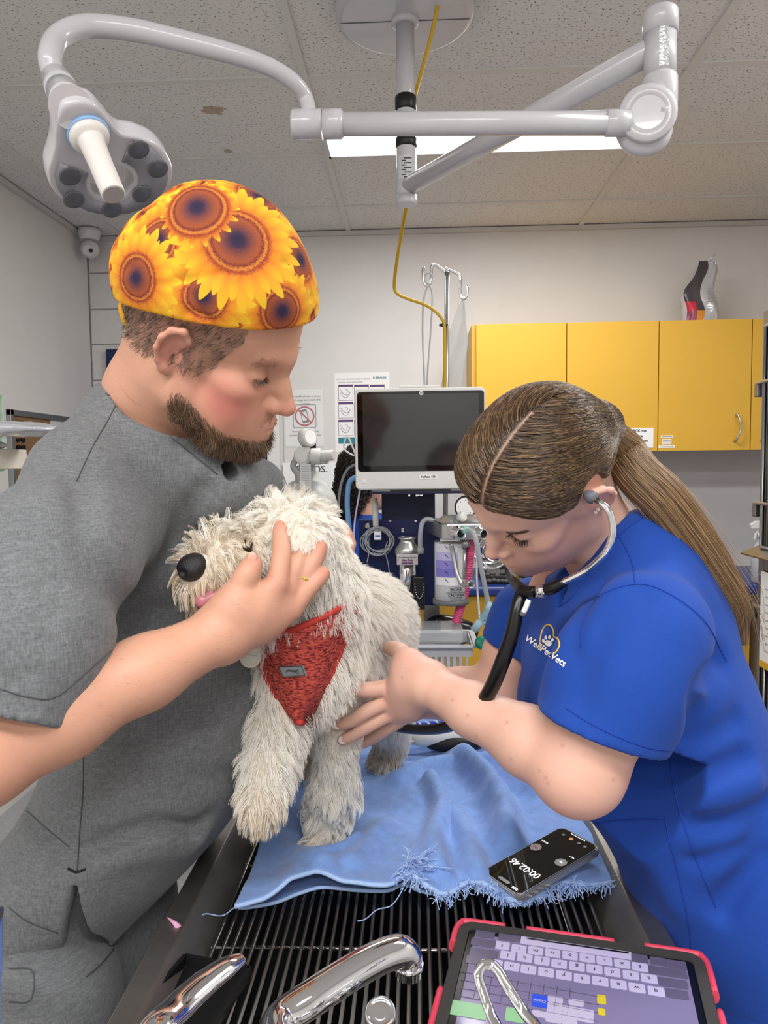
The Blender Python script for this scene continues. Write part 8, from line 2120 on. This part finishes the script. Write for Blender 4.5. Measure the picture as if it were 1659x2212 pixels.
m_hart = mat('harness_trim', 'c23a34', .75, bump=.3, bscale=600)
# outline between left and right edges, from the top row to the bottom row
lft = np.array([(548, 1380), (553, 1410), (575, 1460), (600, 1510), (622, 1545), (640, 1558)], float)
rgt = np.array([(772, 1290), (764, 1340), (738, 1400), (710, 1470), (688, 1530), (668, 1562)], float)
NRW, NCL = 30, 26
tt2 = np.linspace(0, 1, NRW); li = np.stack([np.interp(tt2, np.linspace(0, 1, 6), lft[:, k]) for k in (0, 1)], 1); ri = np.stack([np.interp(tt2, np.linspace(0, 1, 6), rgt[:, k]) for k in (0, 1)], 1)
def chest_hit(x, y):
    h, n__ = on_mesh(dbv, x, y)
    return h
grid = np.full((NRW, NCL, 3), np.nan)
for i in range(NRW):
    for j in range(NCL):
        s_ = j / (NCL - 1); x, y = li[i] * (1 - s_) + ri[i] * s_
        y += 14 * math.sin(math.pi * s_) * (1 - tt2[i])
        h = chest_hit(x, y)
        dpt = 1.03 if h is None else np.clip(h[1], .97, 1.12)
        grid[i, j] = (x, y, dpt)
dz = grid[..., 2].copy()
for _ in range(25):
    e = np.pad(dz, 1, mode='edge'); dz = .5 * dz + .125 * (e[:-2, 1:-1] + e[2:, 1:-1] + e[1:-1, :-2] + e[1:-1, 2:])
ss_ = np.linspace(-1, 1, NCL)[None, :]
dz = dz - .024 + .030 * np.abs(ss_) ** 3
HG = np.array([[W(grid[i, j, 0], grid[i, j, 1], dz[i, j]) for j in range(NCL)] for i in range(NRW)])
b = MB(); b.grid(HG); har = b.build('harness', m_har, dog); so = har.modifiers.new('solid', 'SOLIDIFY'); so.thickness = .005; so.offset = 0; har['label'] = 'red mesh chest harness'
for ed, nm in ((HG[:, 0], 'edge_binding'), (HG[:, -1], 'edge_binding'), (HG[-1, :], 'edge_binding'), (HG[0, :], 'edge_binding')):
    b = MB(); b.tube(ed + V3(0, -.002, 0), .0042, 8, path=False); b.build(nm, m_hart, har)
# grey badge
bc = []; 
qd = [(600, 1439), (656, 1437), (664, 1459), (613, 1463)]
def har_at(x, y):
    d = np.hypot(grid[..., 0] - x, grid[..., 1] - y); i, j = np.unravel_index(np.argmin(d), d.shape); return W(x, y, dz[i, j] - .010)
c4 = [har_at(*p_) for p_ in qd]; n4 = unit(np.cross(c4[1] - c4[0], c4[3] - c4[0])); n4 = n4 if n4[1] < 0 else -n4
mid4 = sum(c4) / 4
b = MB(); b._add([p_ for p_ in c4] + [p_ + n4 * .0022 for p_ in c4], [[0, 1, 2, 3], [7, 6, 5, 4], [0, 4, 5, 1], [1, 5, 6, 2], [2, 6, 7, 3], [3, 7, 4, 0]], False); bd_ = b.build('badge', mat('badge_grey', '8d9092', .4, .3), har, bevel=.0008)
b = MB(); b.tube([p_ * .9 + mid4 * .1 + n4 * .0026 for p_ in c4 + c4[:1]], .0007, 5, path=False); b.build('badge_stitch', mat('badge_dark', '4a4c4e', .5), bd_)
u4, v4 = unit(c4[1] - c4[0]), unit(c4[0] - c4[3])
b = MB(); b.tube([mid4 + n4 * .003 - u4 * .011 - v4 * .002, mid4 + n4 * .003 - u4 * .005 + v4 * .0015, mid4 + n4 * .003 + u4 * .004 + v4 * .0005, mid4 + n4 * .003 + u4 * .012 + v4 * .002], [.0006, .0014, .0016, .0006], 6); b.tube([mid4 + n4 * .003 - u4 * .006, mid4 + n4 * .003 - u4 * .009 - v4 * .004], .0006, 5); b.tube([mid4 + n4 * .003 + u4 * .005, mid4 + n4 * .003 + u4 * .009 - v4 * .004], .0006, 5); b.build('badge_emblem', MATS['badge_dark'], bd_)
# round tags under the chin
surf_tag = .945
for k, (px, py, R_) in enumerate(((541, 1420, .0135), (546, 1404, .0098))):
    c_ = W(px, py, surf_tag - k * .004); b = MB(); b.lathe(c_, unit((.1, -1, .15)), [(R_ * .9, -.0012), (R_, -.0006), (R_, .0006), (R_ * .9, .0012), (R_ * .72, .0012), (R_ * .7, .0006)], 28); b.tube([c_ + V3(0, 0, R_ * .9) + .003 * V3(math.cos(a_), 0, math.sin(a_)) for a_ in np.linspace(0, 6.28, 13)], .0006, 6, path=False)
    t_ = b.build('name_tag', mat('tag_cream', 'dcd7c8', .3, trans=.2), dog)
b = MB(); b.tube([W(541, 1410, .956), W(550, 1385, .965), W(560, 1350, .98)], .0022, 6); b.build('tag_cord', m_hart, dog)
# fur that would pierce the panel is cut away
hk = KDTree(NRW * NCL); hp = HG.reshape(-1, 3)
for i, p_ in enumerate(hp): hk.insert(Vector(p_), i)
hk.balance()
hn_v = unit(np.cross(HG[0, -1] - HG[0, 0], HG[-1, NCL // 2] - HG[0, NCL // 2])); hn_v = hn_v if hn_v[1] < 0 else -hn_v
piece = np.zeros(len(FUR_P), bool)
inside_top = hp.reshape(NRW, NCL, 3)[0, :, 2].mean()
for k_ in (2, 4, 5, 6, 7):
    pts = FUR_S[:, k_]
    cand = np.nonzero((np.abs(pts - hp.mean(0)) < .16).all(1))[0]
    for i in cand:
        f = hk.find(Vector(pts[i]))
        if f[2] < .0085 and (pts[i] - hp[f[1]]) @ hn_v > -.003:
            # long neck hair may hang over the top edge
            if FUR_P[i, 2] > W(650, 1385, 1.08)[2] and f[1] < NCL * 7: continue
            piece[i] = True
kp = keep & ~piece
rs = np.random.RandomState(77)
# skin regions touched by the hands keep their fur short
cols_w = ['fbf8f1', 'f6f0e4', 'fdfbf7', 'efe6d4']; m_fur = hair_mat('fur_cream', cols_w, .55); m_fur2 = hair_mat('fur_tan', ['e2cfae', 'cfb48c', 'ead9bd', 'b99a72'], .55)
def nearP(p, r): return np.exp(-(np.linalg.norm(FUR_P - p, axis=1) / r) ** 2)
tan = np.clip(nearP(P(440, 1260, .91), .05) * .9 + nearP(P(562, 1750, .96), .028) * .7 + nearP(V3(-.068, 1.47, GZ + .01), .05) * .8 + nearP(V3(-.165, 1.155, GZ), .03) * .5 + nearP(V3(-.195, 1.44, GZ), .08) * .6 + nearP(P(535, 1185, .93), .02) * .7 + nearP(P(500, 1235, .935), .03) * .4, 0, 1) > rs.rand(len(FUR_P))
hair('fur', FUR_S[kp & ~tan], .00030, m_fur, dog, tip=.25); hair('tan_fur', FUR_S[kp & tan], .00030, m_fur2, dog, tip=.25)
# ---- blue towel hanging at the left foot of the picture
rows = []
for f_ in np.linspace(0, 1, 16):
    rows.append([W(-60 + 66 * u + 8 * math.sin(5 * f_ + 2 * u) * f_, 1975 + 330 * f_ + 25 * (1 - u) ** 2, .70 - .012 * math.sin(u * 5 + f_ * 3)) for u in np.linspace(0, 1, 12)])
b = MB(); b.grid(rows); o = b.build('hanging_towel', mat('towel_dark_blue', '5374b8', .95, bump=.8, bscale=500, sheen=.3)); o.modifiers.new('solid', 'SOLIDIFY').thickness = .006
tag(o, 'darker blue towel hanging over a rail left of the man', 'towel')
r0 = W(-30, 1972, .705); b = MB(); b.tube([r0 + V3(-.30, 0, .0), r0 + V3(.015, 0, .0)], .006, 10, path=False); b.tube([r0 + V3(-.3, 0, 0), V3(r0[0] - .3, r0[1], .004)], .009, 10, path=False); b.prism(rrect(.2, .2, .02), V3(r0[0] - .3, r0[1], .0), (1, 0, 0), (0, 1, 0), (0, 0, .012))
tag(b.build('towel_rail', m_steel), 'steel rail holding the dark blue towel', 'rail')
# ------------------------------------------------------------------ lettering becomes real mesh
bpy.context.view_layer.update()
dg = bpy.context.evaluated_depsgraph_get()
for o in [o for o in SC.objects if o.type == 'FONT']:
    me = bpy.data.meshes.new_from_object(o.evaluated_get(dg), depsgraph=dg)
    n = bpy.data.objects.new('lettering', me); link(n); n['kind'] = 'stuff'
    n.parent = o.parent; n.matrix_local = o.matrix_local.copy()
    if not me.materials: me.materials.append(o.data.materials[0])
    bpy.data.objects.remove(o)
